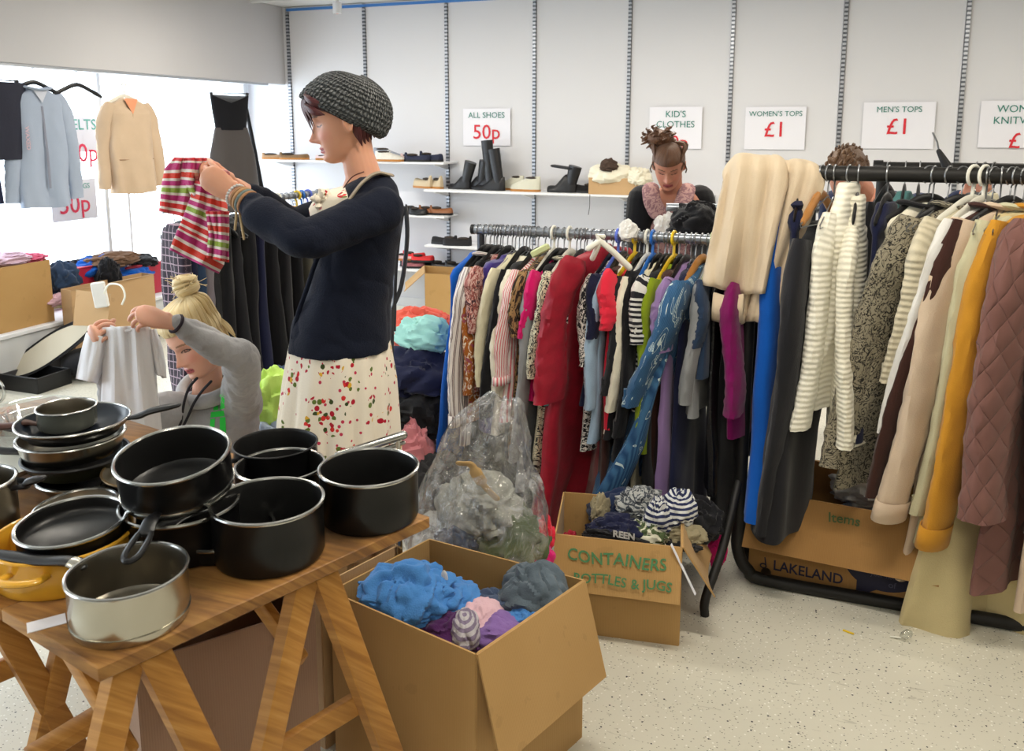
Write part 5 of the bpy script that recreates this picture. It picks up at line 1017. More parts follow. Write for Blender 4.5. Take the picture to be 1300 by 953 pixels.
MB().tube([(-.05, -.034, -.105), (.0, -.048, -.20), (.0, -.056, -.72)], .0022, 6).tube([(-.15, -.058, -.52), (-.05, -.060, -.52)], .003, 6).tube([(.05, -.060, -.52), (.15, -.058, -.52)], .003, 6).build('seams', mat('camel_seam', S(150, 118, 90), .9), jk)
MB().add([(-.06, -.040, -.092), (.06, -.040, -.092), (.0, -.052, -.2)], [(0, 2, 1)]).build('lining', mat('peach_lining', S(226, 150, 110), .6), jk, smooth=False)
sh_ = [q for q in COL.objects if q.get('label', '').startswith('pale blue-grey cotton')][0]
MB().tube([(0, -.038, -.2), (.004, -.047, -.5), (.0, -.052, -.72)], .008, 6, flat=(1, .25)).build('button_placket', mat('shirt_placket', S(136, 140, 156), .9), sh_)
MB().add([(-.05, -.036, -.10), (.05, -.036, -.10), (.0, -.045, -.18)], [(0, 2, 1)]).build('neck_opening', mat('shirt_inner', S(200, 204, 216), .8), sh_, smooth=False)
p = hang_at(97); hanger(p, math.pi / 2, 'black', 'empty black hanger on the window rail between the shirt and the beige jacket', w=.2)
p = hang_at(290); clip_hanger(p, math.pi / 2 - .55, 'clip hanger holding the black strapless dress')
t = thing('dress', 'long black strapless dress with grey skirt panel at the window', 'clothes', p + [.0, 0, -.075], math.pi / 2 - .55)
def sheet_body(mb, prof, th=.03, folds=.012, seed=1, na=44, top=None):
    rs = np.random.RandomState(seed); ph = rs.uniform(0, 6.28, 3); a = np.linspace(0, 2 * math.pi, na, endpoint=False); ca, sa = np.cos(a), np.sin(a); R = []; U = []
    zs = np.linspace(prof[0][0], prof[-1][0], 30); ws = np.interp(-zs, [-q[0] for q in prof], [q[1] for q in prof])
    for z, w_ in zip(zs, ws):
        s = (prof[0][0] - z) / (prof[0][0] - prof[-1][0]); x = w_ * np.sign(ca) * np.abs(ca) ** .85; y = th * np.sign(sa) * np.abs(sa) ** .75 + folds * (s + .2) * np.sin(26 * x + ph[0] + s * 2)
        zz = z + (top(x / w_) * (1 - s) ** 4 if top else 0); R.append(np.stack([x, y, zz + np.zeros(na)], 1)); U.append(np.stack([x + 2, zz + np.zeros(na)], 1))
    return mb.grid(np.array(R), close_u=True, caps=True, UV=np.array(U))
sheet_body(MB(), [(0, .165), (-.12, .155), (-.3, .13)], .035, .004, 3, top=lambda u: -.075 * (1 - np.abs(u)) ** .8).build('bodice', K['black'], t)
sheet_body(MB(), [(-.28, .14), (-.5, .19), (-1.0, .25)], .03, .016, 4).build('skirt', mat('dark_taupe_velvet', S(66, 60, 58), .7, sheen=.4, bump=.3), t)
MB().tube([(.14, .02, -.05), (.21, .03, -.5), (.28, .02, -1.02)], [.02, .03, .035], 10, flat=(.6, 1)).build('side_panel', K['black'], t)
p = hang_at(-6); clip_hanger(p, math.pi / 2, 'clip hanger at the left edge holding dark cropped trousers', .16)
t = thing('trousers', 'dark navy cropped trousers with red waistband at the left edge', 'clothes', p + [.0, 0, -.08], math.pi / 2)
sheet_body(MB(), [(0, .20), (-.25, .215), (-.47, .22)], .035, .010, 5).build('cloth', mat('black_navy_denim', S(34, 36, 52), .8, bump=.3, var=.2), t)
MB().box((-.12, -.036, -.04), (.2, .01, .09), bev=.004).build('waistband', mat('red_waistband', S(176, 28, 48), .8), t)
mb = MB(); put_text(mb, 'WAXED', .04, np.array([[0, 1, 0], [0, 0, -1], [-1, 0, 0]], float) , (.12, -.064, -.34), .001); mb.build('leg_print', mat('pale_print', S(196, 170, 180), .7), t, smooth=False)
t = thing('trousers', 'narrow dark blue trousers leg hanging at the far left edge', 'clothes', p + [-.04, -.12, -.3], math.pi / 2)
sheet_body(MB(), [(0, .10), (-.3, .11), (-.52, .12)], .03, .008, 6).build('cloth', K['navy'], t)
# thin stand outside the window behind the beige jacket
a = atX(160, 240, GX + .08); t = thing('sign_post', 'thin white metal post behind the beige jacket', 'post', (GX + .1, a[1], PZ)); MB().tube([(0, 0, 0), (0, 0, 1.3)], .010, 10).build('post', M_TRIM, t)

# ---- boxes and bags on the display platform
def plat(px, py, X): q = atX(px, py, X); return q
def lumpP(label, px, py, X, size, m, seed, **k):
    p = atX(px, py, X); return crumple(label, (p[0], p[1], max(PZ, p[2] - size[2] * .5)), tuple(q * 1.25 for q in size), m, seed, **k)
def cartonXY(label, xa, xb, ya, yb, z0, z1, **k): return carton(label, [(xb, ya), (xb, yb), (xa, yb), (xa, ya)], z0, z1, **k)
y0_, y1_ = atX(-12, 380, -4.84)[1], atX(67, 380, -4.84)[1]
cartonXY('plain brown cardboard box on the window platform at the left edge', -5.14, -4.84, y0_, y1_, PZ, atX(30, 335, -4.84)[2])
zt_ = atX(30, 335, -4.84)[2]
lumpP('pale pink fluffy garment in the box at the left edge', 8, 328, -4.98, (.22, .3, .1), mat('pale_pink_fluff', S(206, 176, 190), 1, bump=.8), 111); lumpP('red and blue garment folded on the box at the left edge', 34, 327, -4.98, (.2, .22, .08), mat('red_blue_cloth', S(180, 70, 96), .9, var=.5, vscale=9), 112)
for a_ in (('dark blue garment between the two cardboard boxes', 76, 350, -4.95, (.2, .25, .26), K['denim'], 113), ('dusty pink cloth slumped beside the left cardboard box', 78, 378, -4.86, (.15, .22, .1), PC['pinkp'], 114), ('royal blue bag with red trim behind the crates', 120, 338, -5.0, (.25, .45, .2), K['blue'], 115), ('brown felt hat on the pile by the window', 140, 328, -4.95, (.25, .42, .13), mat('brown_felt', S(110, 84, 66), .95), 116), ('black handbag standing in the open box', 138, 345, -4.80, (.14, .16, .26), K['black'], 117),
           ('black cap with pink trim at the right of the pile', 180, 330, -4.98, (.2, .24, .12), K['black2'], 118), ('blue and red sports bag on the right of the pile', 165, 348, -4.92, (.22, .36, .12), K['blue'], 119), ('black boots in the pile', 95, 338, -5.05, (.14, .22, .12), K['black'], 120), ('cream cloth spilling at the platform edge', 88, 384, -4.84, (.12, .26, .05), K['cream'], 121)):
    lumpP(*a_)
for (pa, pb, pyt, pyb, lb) in ((78, 116, 342, 365, 'red plastic crate left of the open cardboard box'), (150, 198, 340, 372, 'red plastic crate behind the open cardboard box, right')):
    a = atX(pa, pyt, -4.98); b = atX(pb, pyb, -4.98); t = thing('plastic_crate', lb, 'crate', (-5.02, (a[1] + b[1]) / 2, max(PZ, b[2]))); w_ = b[1] - a[1]; h_ = a[2] - max(PZ, b[2])
    for sx, sy, dx, dy in ((.01, w_, .12, 0), (.01, w_, -.12, 0), (.24, .01, 0, w_ / 2), (.24, .01, 0, -w_ / 2)): MB().box((dx, dy, h_ / 2), (sx, sy, h_), bev=.003).build('side_panel', mat('red_crate_plastic', S(176, 38, 60), .4), t)
    MB().box((0, 0, .006), (.24, w_, .01)).build('bottom_panel', mat('red_crate_plastic', (0, 0, 0)), t)
    MB().box((0, 0, h_), (.26, w_ + .02, .012), bev=.003).build('lid', mat('red_crate_plastic', (0, 0, 0)), t)
ya, yb = atX(138, 400, -4.66)[1], atX(193, 400, -4.66)[1]
t, Rq, ofq = carton('open brown cardboard box holding bags in front of the window platform', [(-4.66, ya - .3), (-4.62, yb), (-4.95 + .2, yb + .02), (-4.95 + .18, ya - .28)], 0, .53, flaps=[(0, .001, 0, 0)], m=M_CARD2)
a = atD(92, 372, 5.3); b = atD(140, 374, 5.3)
quad_panel(MB(), atD(93, 413, 5.2), atD(136, 414, 5.2), atD(141, 373, 5.25), atD(97, 368, 5.3)).build('flap', M_CARD2, t, off=ofq)
# white bag handles
p = atD(125, 350, 5.2); t = thing('paper_carrier_bag', 'narrow white bag standing in the open cardboard box', 'bag', p - [0, 0, .19]); MB().box((0, 0, .07), (.08, .04, .16), Rz(.5) @ Ry(-.12), bev=.006).build('bag_body', K['white'], t); MB().tube(smooth_path([(.03, 0, .08), (.08, 0, .14), (.17, 0, .14), (.2, 0, .08), (.17, 0, .02)], 5), .006, 8).build('handle', HANG['white'], t)
# guitar-like padded case, tray and ring on the floor at the left
p = atz(82, 476, 0); t = thing('padded_case', 'open black padded case with cream lining leaning on the platform', 'case', p + [-.06, -.0, 0]); u = nrm(atz(100, 470, 0) - atz(45, 478, 0))
Mq = np.stack([RT, -HF * .55 + np.array([0, 0, .83]), nrm(np.cross(RT, -HF * .55 + np.array([0, 0, .83])))], 1)
def outline(s): a = np.linspace(0, 2 * math.pi, 40, endpoint=False); return np.stack([.30 * s * np.cos(a) * (1 + .15 * np.cos(2 * a)), .13 * s * np.sin(a) + .05 * np.cos(a) * s, 0 * a], 1)
Mq = Ry(0) @ np.stack([RT * .92 + np.array([0, 0, .38]), np.array([0, 0, .8]) + HF * .6, -HF], 1)
for s1, s2, d0, d1, m_, nm in ((1.0, 1.0, 0, .09, K['black'], 'shell'), (.84, .84, .085, .094, mat('cream_lining', S(206, 198, 178), .9), 'lining')):
    MB().grid(np.array([outline(s1) + [0, 0, d0], outline(s2) + [0, 0, d1]]) @ Mq.T + [0, 0, .19], close_u=True, caps=True).build(nm, m_, t)
p = atz(100, 482, 0); t2 = thing('padded_case', 'black bag body lying at the right of the cream lined case', 'case', p + [.02, .1, 0]); MB().ell((0, 0, .09), (.22, .16, .1)).build('shell', K['black'], t2)
p = atz(32, 488, 0); t = thing('roasting_tray', 'black rectangular tray on the floor at the left edge', 'tray', p)
for dx, dy, sx, sy in ((0, .12, .5, .012), (0, -.12, .5, .012), (.25, 0, .012, .25), (-.25, 0, .012, .25)): MB().box((dx, dy, .05), (sx, sy, .1), bev=.003).build('side_wall', M_HAND, t)
MB().box((0, 0, .006), (.5, .25, .012)).build('tray_base', M_HAND, t)
p = atz(8, 480, .0); t = thing('plastic_tub', 'small white and blue plastic tub standing in the black tray', 'tub', p + [.02, 0, .012]); MB().lathe([(0, 0), (.06, 0), (.065, .1), (.06, .15), (0, .15)], 24).build('tub', HANG['white'], t); MB().lathe([(.0655, .02), (.0665, .09)], 24).build('label_band', mat('blue_band', S(50, 60, 120), .6), t)
p = atz(-4, 512, 0); t = thing('metal_ring', 'chrome ring of a lamp stand at the left edge', 'ring', p); a = np.linspace(0, 2 * math.pi, 32, endpoint=False); MB().tube(np.stack([.07 * np.cos(a), 0 * a, .08 + .07 * np.sin(a)], 1), .009, 8, closed=True).build('ring', M_RIM, t)
p = atz(20, 470, 0); t = thing('broom', 'white stick with green stripe leaning at the left edge', 'stick', p); MB().tube([(0, 0, 0.01), (-.3, .1, .5)], .012, 8).build('stick', HANG['white'], t)

# ---- small carton behind the clothes piles, and the piles beside the woman
carton('open cardboard box standing below the shoe shelves', [atY(540, 388, 6.1)[:2], atY(585, 388, 6.1)[:2], atY(585, 388, 6.45)[:2], atY(540, 388, 6.45)[:2]], 0, atY(560, 348, 6.1)[2], flaps=[(3, .22, 2.3, 0)], m=M_CARD)
PILE = [('slate blue bedding at the bottom of the floor pile', (-1.12, 3.42, 0), (.75, .6, .5), K['black2'], 131), ('black jacket in the tall floor pile', (-1.2, 3.3, .3), (.6, .45, .42), K['black'], 132), ('dark denim jeans in the tall floor pile', (-1.25, 3.35, .52), (.5, .4, .25), K['denim'], 133)]
for lb, c_, s_, m_, sd in PILE: crumple(lb, c_, s_, m_, sd, n=(60, 40))
for a_ in (('coral red cloth on top of the floor pile', 533, 408, 3.6, (.30, .25, .20), PC['cor'], 134), ('turquoise lace top draped over the coral cloth', 537, 418, 3.42, (.24, .12, .17), PC['turq'], 135), ('navy padded coat on the floor pile under the turquoise top', 532, 462, 3.4, (.34, .3, .24), K['navy'], 136), ('black coat halfway down the floor pile', 535, 510, 3.35, (.34, .3, .26), K['black'], 137), ('dusty pink towel at the foot of the floor pile', 524, 565, 3.2, (.18, .2, .3), PC['pkdust'], 138), ('black and red printed cloth at the foot of the floor pile', 548, 600, 3.15, (.26, .24, .26), K['dkgrey'], 139),
           ('neon lime top behind the blonde woman', 343, 500, 3.2, (.22, .2, .34), PC['limey'], 140), ('slate and white clothes under the neon lime top', 345, 545, 3.15, (.26, .22, .22), K['shirtgrey'], 141), ('blue and white cloth beside the neon lime top', 352, 492, 3.3, (.14, .2, .26), PC['slate'], 142)):
    lumpD(*a_, n=(60, 40))
crumple('grey clothes heap on the floor behind the standing woman', (-1.95, 3.1, 0), (.7, .45, .42), K['olive'], 143)

# ---- trouser rail behind the women
T0 = atD(204, 271, 3.75); T1 = atD(425, 240, 4.9); ZR = 1.24; T0[2] = T1[2] = ZR; td_ = nrm(T1 - T0); tang = math.atan2(td_[1], td_[0]); TLn = np.linalg.norm(T1 - T0)
t = thing('clothes_rail', 'clothes rail of trousers and dark coats behind the two women', 'clothes rail', (T0[0], T0[1], 0), tang)
MB().tube([(0, 0, ZR), (TLn, 0, ZR)], .016, 12).build('rail', M_RAIL, t)
for x in (.22, TLn - .03):
    MB().tube([(x, 0, ZR), (x, 0, .04)], .014, 10).build('post', M_GREYT, t); MB().tube([(x, -.2, .02), (x, .2, .02)], .016, 10).build('foot', M_GREYT, t)
def tpos(px):   # where the vertical plane of the rail is seen at pixel column px
    d = ray(px, 250); a = np.array([[td_[0], -d[0]], [td_[1], -d[1]]]); q = np.linalg.solve(a, -T0[:2]); return np.array([T0[0] + td_[0] * q[0], T0[1] + td_[1] * q[0], ZR])
RAILR = .016; HGM.clear(); TYAW = tang - math.pi / 2
TR_ = [(212, 'check', 'black and pink checked trousers at the left end of the trouser rail', .86, .11), (222, 'navy', 'black trousers next to the checked pair', .95, .10), (231, 'denim', 'dark blue jeans on the trouser rail', .95, .11), (241, 'greyflan', 'mauve grey trousers on the trouser rail', .85, .10), (251, 'dkgrey', 'charcoal trousers with pale stripes on the trouser rail', .85, .1),
       (262, 'black', 'black coat, first of the dark group on the trouser rail', .98, .14), (276, 'black2', 'black trousers, second of the dark group on the trouser rail', 1.0, .14), (290, 'black', 'wide black dress behind the blonde hair bun', 1.0, .16), (305, 'navy', 'very dark navy trousers in the middle of the trouser rail', 1.02, .15), (320, 'black', 'black skirt left of the patterned scarf', 1.04, .16), (335, 'black2', 'black trousers beside the patterned scarf', 1.04, .15), (350, 'black', 'black garment near the olive trousers', 1.0, .15), (364, 'olive', 'olive grey trousers on the trouser rail', .95, .15), (378, 'dkgrey', 'charcoal trousers nearest the standing woman', .95, .15), (395, 'black', 'black coat behind the standing woman', .95, .15)]
for i, (px, mk, lb, L_, w_) in enumerate(TR_):
    p_ = tpos(px + 8); hanger(p_, TYAW, ('wire', 'black')[i % 2], 'clip hanger holding the ' + short(lb), w=.14, group='hangers on the trouser rail')
    garment('trousers', lb, 'clothes', 'clothes on the trouser rail', p_, TYAW - .35, K[mk], w=w_, L=L_, sl=0, seed=800 + i, drop=.01, neck=-.08, th=.03, fold=.012, hem=w_ * 1.15)
for i, (px, kd) in enumerate([(345, 'cream'), (352, 'white'), (358, 'wire'), (364, 'black'), (370, 'wood'), (377, 'yellow'), (383, 'blue'), (391, 'lilac')]):
    hanger(tpos(px), TYAW + .2 * math.sin(i * 3), kd, f'bare {kd} hanger on the right half of the trouser rail', w=.16, group='bare hangers on the trouser rail')
p = tpos(349) - np.array([0, .12, 0]); t = thing('scarf', 'brown and cream patterned belt scarf hanging on the trouser rail', 'scarf', (p[0], p[1], ZR - .02)); MB().tube(smooth_path([(0, .14, .02), (0, .05, .03), (0, -.06, -.06), (.006, -.09, -.4), (-.004, -.09, -.95)], 5), .014, 10, flat=(.4, 1), up=(0, 1, 0)).build('cloth', mat('snake_print', S(150, 126, 110), .8, var=.6, vscale=50), t)
# grey tube stand right of the woman's back
a = atD(514, 255, 3.0); t = thing('walking_frame', 'grey looped metal tube frame behind the standing woman', 'frame', (a[0], a[1], 0))
P = smooth_path([atD(500, 420, 3.0), atD(503, 330, 3.0), atD(513, 262, 3.0), atD(517, 300, 3.0), atD(510, 360, 3.0), atD(498, 392, 3.0)], 5); MB().tube(P, .008, 8).build('tube', M_GREYT, t, world=True)
P = [atD(498, 392, 3.0), atD(497, 470, 3.0)]; P.append(np.array([P[-1][0], P[-1][1], 0])); MB().tube(P, .008, 8).build('post', M_GREYT, t, world=True)
# cardboard box with cloth on the long shelf, back right
ya_ = YS - .02; pl = atY(752, 265, ya_); pr = atY(815, 262, ya_)
bz = 1.086; bt = atY(780, 226, ya_ - .12)[2]
carton('cardboard box with white cloth on the long shoe shelf', [(pl[0], ya_ - .12), (pr[0] - .02, ya_ - .12), (pr[0] - .02, ya_ + .14), (pl[0], ya_ + .14)], bz, bt, m=M_CARD2)
t1 = atY(781, 220, ya_ - .02)
crumple('white cloth overflowing from the cardboard box on the shelf', (t1[0] - .03, t1[1], bt - .07), (.42, .3, .24), K['ivory'], 151, amp=.2); crumple('brown knitted hat on the white cloth', (t1[0] - .03, t1[1] - .1, bt + .05), (.16, .14, .14), mat('brown_knit', S(74, 58, 50), 1, bump=.8), 152)
crumple('cream cloth at the right of the box, near the woman', (t1[0] + .2, t1[1] - .06, bt - .06), (.22, .2, .2), K['ivory'], 153)
t = thing('lace_cord', 'thin black cord hanging below the long shelf', 'cord', (pl[0] + .02, ya_ - .14, bz)); MB().tube([(0, -.02, 0), (0, -.022, -.1), (-.01, -.02, -.16)], .0025, 6).build('cord', HANG['black'], t)
# small chrome rail and black coat heap before the back woman
a = atD(846, 263, 3.7); b = atD(884, 263, 3.7); t = thing('clothes_rail', 'short chrome rail with a black coat flung over it', 'clothes rail', (a[0], a[1], 0)); 
MB().tube([a, [b[0] + .5, b[1] + .1, b[2]]], .018, 12).build('rail', M_RAIL, t, world=True)
for dx in (.04, .6): MB().tube([(a[0] + dx, a[1] + .02 + dx * .1, a[2]), (a[0] + dx, a[1] + .02 + dx * .1, 0)], .014, 10).build('post', M_GREYT, t, world=True)
lumpD('black coat flung over the short chrome rail', 885, 276, 3.55, (.24, .22, .2), K['black'], 161, amp=.25); lumpD('white and purple soft toy scarf by the curly haired woman', 846, 282, 3.6, (.10, .08, .13), K['white'], 162, name='cloth')
lumpD('white frilly cloth on the chrome rail below the curly haired woman', 798, 289, 3.12, (.08, .08, .09), K['white'], 163)
# ================================================================== PEOPLE
def remesh(mb, voxel, smooth=3, fac=.5):
    o = mb.build('tmp', [], None, smooth=False); md = o.modifiers.new('r', 'REMESH'); md.mode = 'VOXEL'; md.voxel_size = voxel; md.use_smooth_shade = True
    if smooth: s = o.modifiers.new('s', 'SMOOTH'); s.iterations = smooth; s.factor = fac
    dg = bpy.context.evaluated_depsgraph_get(); me = bpy.data.meshes.new_from_object(o.evaluated_get(dg)); bpy.data.objects.remove(o)
    me.polygons.foreach_set('use_smooth', [True] * len(me.polygons)); return me
def verts(me): a = np.zeros(len(me.vertices) * 3); me.vertices.foreach_get('co', a); return a.reshape(-1, 3)
def link(name, me, m, parent=None, off=(0, 0, 0)):
    V = verts(me) - np.asarray(off, float); me.vertices.foreach_set('co', V.ravel()); me.materials.clear(); me.materials.append(m); me.name = name
    o = bpy.data.objects.new(name, me); COL.objects.link(o)
    if parent is not None: o.parent = parent
    return o
def loftrings(cs, rx, ry, ax, ay, n=40, p=.85, k=4, noise=0, seed=0, nf=6):
    C0 = smooth_path(cs, k); m = len(C0); t = np.linspace(0, 1, m); s = np.linspace(0, 1, len(cs)); RX = np.interp(t, s, rx); RY_ = np.interp(t, s, ry); ax = nrm(ax); ay = nrm(ay)
    a = np.linspace(0, 2 * math.pi, n, endpoint=False); ca = np.sign(np.cos(a)) * np.abs(np.cos(a)) ** p; sa = np.sign(np.sin(a)) * np.abs(np.sin(a)) ** p; R = []
    for i in range(m):
        ring = C0[i] + RX[i] * ca[:, None] * ax + RY_[i] * sa[:, None] * ay
        if noise: d = nrm(1) if False else (ring - C0[i]); L_ = np.linalg.norm(d, axis=1)[:, None] + 1e-6; ring = ring + d / L_ * (noise * wn(ring, seed, nf))[:, None]
        R.append(ring)
    return np.array(R)
def head_mb(mb, c, Fd, Ud, k=1.0, male=False):
    """head with profile, nose, lips, ears; c at eye level; returns matrix (fwd, left, up)"""
    Fd = nrm(Fd); Ld = nrm(np.cross(Ud, Fd)); Ud = np.cross(Fd, Ld); M = np.stack([Fd, Ld, Ud], 1)
    zs = [-.120, -.117, -.110, -.10, -.08, -.06, -.04, -.02, 0, .03, .06, .09, .108, .116, .119]
    xf = [.060, .070, .078, .083, .082, .084, .085, .084, .086, .092, .088, .070, .042, .018, .003]
    xb = [.030, .005, -.020, -.035, -.052, -.068, -.084, -.094, -.099, -.101, -.097, -.080, -.052, -.025, -.006]
    wd_ = [.012, .022, .036, .045, .055, .0625, .068, .072, .0735, .0755, .074, .060, .040, .019, .004]
    Z = np.concatenate([np.linspace(-.120, .104, 78), np.linspace(.106, .1188, 8)]); XF = np.interp(Z, zs, xf); XB = np.interp(Z, zs, xb); Wd = np.interp(Z, zs, wd_); ZO = np.where(Z > .05, .05 + (Z - .05) * .86, Z); n = 96; a = np.linspace(0, 2 * math.pi, n, endpoint=False); R = []
    for z, f_, b_, w_ in zip(Z, XF, XB, Wd):
        cx = (f_ + b_) * .5 - .002; ca, sa = np.cos(a), np.sin(a); rx = np.where(ca > 0, f_ - cx, cx - b_); x = cx + rx * np.sign(ca) * np.abs(ca) ** .92; y = w_ * np.sign(sa) * np.abs(sa) ** .92
        fr = np.clip(ca, 0, 1) ** .5
        G = lambda y0, z0, sy, sz: np.exp(-((y - y0) / sy) ** 2 - ((z - z0) / sz) ** 2)
        d = 0
        if z < .014:
            tip = np.interp(z, [-.058, -.052, -.046, -.040, -.032, -.012, .004, .014], [0, .012, .028, .031, .024, .013, .006, 0]); d = d + tip * np.exp(-(y / np.interp(z, [-.05, 0], [.0105, .0075])) ** 2)
        d = d + .009 * (G(.014, -.047, .007, .007) + G(-.014, -.047, .007, .007))
        d = d - .0115 * (G(.031, -.002, .015, .011) + G(-.031, -.002, .015, .011)) + .0065 * (G(.031, -.002, .011, .007) + G(-.031, -.002, .011, .007)) + .003 * (G(.030, .017, .017, .006) + G(-.030, .017, .017, .006))
        d = d + .0095 * G(0, -.0685, .017, .0045) + .0100 * G(0, -.0795, .015, .005) - .0045 * G(0, -.0740, .019, .0016) - .003 * G(0, -.088, .016, .005) + .006 * G(0, -.103, .018, .011) + .003 * (G(.038, -.038, .018, .016) + G(-.038, -.038, .018, .016)) - .002 * G(0, -.061, .004, .005)
        x = x + d * fr; R.append(np.stack([x, y, np.full(n, z if z < .05 else .05 + (z - .05) * .86)], 1))
    R = np.array(R) * k; mb.grid(R @ M.T + c, close_u=True, caps=True)
    for s in (1, -1):  # ears
        mb.ell(M @ (np.array([-.008, s * .076, -.018]) * k) + c, np.array([.015, .007, .029]) * k, M @ Rz(s * .35) @ Rx(-s * .15), 16, 12)
        mb.tube([M @ (np.array([x_, s * (.080 + .003), z_]) * k) + c for x_, z_ in ((.004, -.02), (.002, .003), (-.010, .011), (-.021, .002), (-.020, -.02), (-.010, -.038))], .0032 * k, 8, rnd=True)
    return M
def hand_mb(mb, w, Fd, Td, curls=(.3, .4, .5, .6), k=1.0, thumb=(.7, .5, .3), pinch=0, mirror=1):
    """w wrist, Fd finger direction, Td towards the thumb, palm normal = Fd x Td * mirror"""
    Fd = nrm(Fd); Td = nrm(Td - (Td @ Fd) * Fd); Pn = np.cross(Fd, Td) * mirror
    mb.tube([w - Fd * .02 * k, w + Fd * .012 * k, w + Fd * .05 * k, w + Fd * .088 * k], [.024 * k, .026 * k, .034 * k, .036 * k], 16, flat=(1.08, .46), up=Td, rnd=True)
    for i, (o_, L_, r_) in enumerate(((.031, .072, .0084), (.0105, .08, .0086), (-.0105, .074, .0083), (-.030, .058, .0074))):
        p = w + Fd * (.083 - .004 * abs(i - 1)) * k + Td * o_ * k; ang = 0; P = [p - Fd * .012 * k, p]; sp = (.06 - .05 * i)
        for sg, cu in zip((.46, .30, .24), (1, 1.15, .7)):
            ang += curls[i] * cu; d = nrm(Fd * math.cos(ang) + Pn * math.sin(ang) + Td * sp * math.cos(ang)); p = p + d * L_ * sg * k; P.append(p)
        Q = smooth_path(P, 3); mb.tube(Q, np.linspace(r_ * 1.05, r_ * .82, len(Q)) * k, 10, rnd=True)
    p = w + Fd * .022 * k + Td * .022 * k; P = [p]; a0, a1, a2 = thumb; d = nrm(Fd * .55 + Td * a0 + Pn * a1 * .6); 
    for sg, q in zip((.040, .033, .026), (0, .5, .9)): d2 = nrm(d + Pn * a2 * q - Td * q * .35 * a1 + Fd * q * .2); p = p + d2 * sg * k; P.append(p)
    Q = smooth_path(P, 3); mb.tube(Q, np.linspace(.0125, .0085, len(Q)) * k, 10, rnd=True)
def skin_mat(name, rgb, lip, brow):
    m = bpy.data.materials.new(name); m.use_nodes = True; N = m.node_tree.nodes; L = m.node_tree.links; b = N['Principled BSDF']; at = N.new('ShaderNodeAttribute'); at.attribute_name = 'Col'
    tc = N.new('ShaderNodeTexCoord'); n = N.new('ShaderNodeTexNoise'); n.inputs['Scale'].default_value = 30; L.new(tc.outputs['Object'], n.inputs['Vector']); mx = N.new('ShaderNodeMix'); mx.data_type = 'RGBA'; mx.blend_type = 'MULTIPLY'; mx.inputs[0].default_value = .25; L.new(at.outputs['Color'], mx.inputs[6]); L.new(n.outputs['Color'], mx.inputs[7])
    mx.inputs[0].default_value = .0; L.new(mx.outputs[2], b.inputs['Base Color']); b.inputs['Roughness'].default_value = .48; b.inputs['Specular IOR Level'].default_value = .35; b.inputs['Subsurface Weight'].default_value = .15; b.inputs['Subsurface Radius'].default_value = (.012, .004, .002); b.inputs['Subsurface Scale'].default_value = .8
    return m
def paint(me, heads, rgb, lip, brow, blush=None, lid=1.0):
    """colour the skin by where it is on the face: lips, brows, lash lines, cheeks"""
    V = verts(me); Ccol = np.tile(np.array(S(*rgb)), (len(V), 1))
    for c, M, k in heads:
        q = (V - c) @ M / k; x, y, z = q.T; front = (x > .045) & (np.abs(y) < .07) & (np.abs(z) < .13); ay = np.abs(y)
        def put(w, colr):
            w = np.clip(w, 0, 1)[:, None] * front[:, None]; Ccol[:] = Ccol * (1 - w) + np.array(S(*colr)) * w
        put(.45 * np.exp(-((ay - .04) / .018) ** 2 - ((z + .035) / .018) ** 2), blush or (206, 120, 104)); put(.3 * np.exp(-(y / .012) ** 2 - ((z + .044) / .012) ** 2), blush or (206, 120, 104))
        wl = (ay < .0245) & (z > -.0850 + .10 * ay) & (z < -.0635 - .16 * ay * (ay > .006)); put(np.where(wl, .9, 0), lip); put(np.where((ay < .024) & (np.abs(z + .0740) < .0013), .9, 0), (96, 40, 44))
        put(np.where((ay > .013) & (ay < .049) & (np.abs(z - (.0185 + .004 * np.sin((ay - .013) / .036 * 2.6))) < .0032), .8, 0), brow)
        ez = -.0035; put(.35 * np.exp(-((ay - .031) / .017) ** 2 - ((z - .004) / .008) ** 2), (150, 96, 84)); ed = np.abs(ay - .031) / .0155
        put(np.where((ed < 1) & (np.abs(z - (ez - .001 - .003 * (1 - ed ** 2))) < .0014), .9, 0), (60, 40, 36))
        if lid < .2: put(np.where((ed < 1) & (np.abs(z - (ez - .001 - .0035 * (1 - ed ** 2))) < .0022), .9, 0), (44, 26, 24)); continue
        opening = (ed < .9) & (z < ez + .0035 * lid * (1 - ed ** 2) - .002 * (1 - lid)) & (z > ez - .003 * (1 - ed ** 2)); put(np.where(opening, .85, 0), (176, 160, 150)); put(np.where(opening & (np.abs(ay - .031) < .0065), .95, 0), (52, 44, 40)); put(np.where((ed < 1.08) & (np.abs(z - (ez + .0045 * (1 - ed ** 2))) < .0021), .95, 0), (34, 24, 24))
    at = me.color_attributes.new('Col', 'FLOAT_COLOR', 'POINT'); at.data.foreach_set('color', np.hstack([Ccol, np.ones((len(V), 1))]).ravel())
def hair_mat(name, a, b, rough=.45):
    g = NG(name, rough, spec=.4); w = g.noise(g.vec('UV', (90, 3, 1)), 3, 4, .6); n = g.noise(g.vec('Object'), 18); g.col(g.mix(w, S(*a), S(*b))); g.bump(w, .8, .004); return g.m
def lock(mb, pts, r, flat=(1, .45), up=None, n=8): Q = smooth_path(pts, 5); m = len(Q); t = np.linspace(0, 1, m); mb.tube(Q, r * (np.clip(np.sin(math.pi * (t * .86 + .12)), .15, 1)), n, flat=flat, up=up, rnd=True)
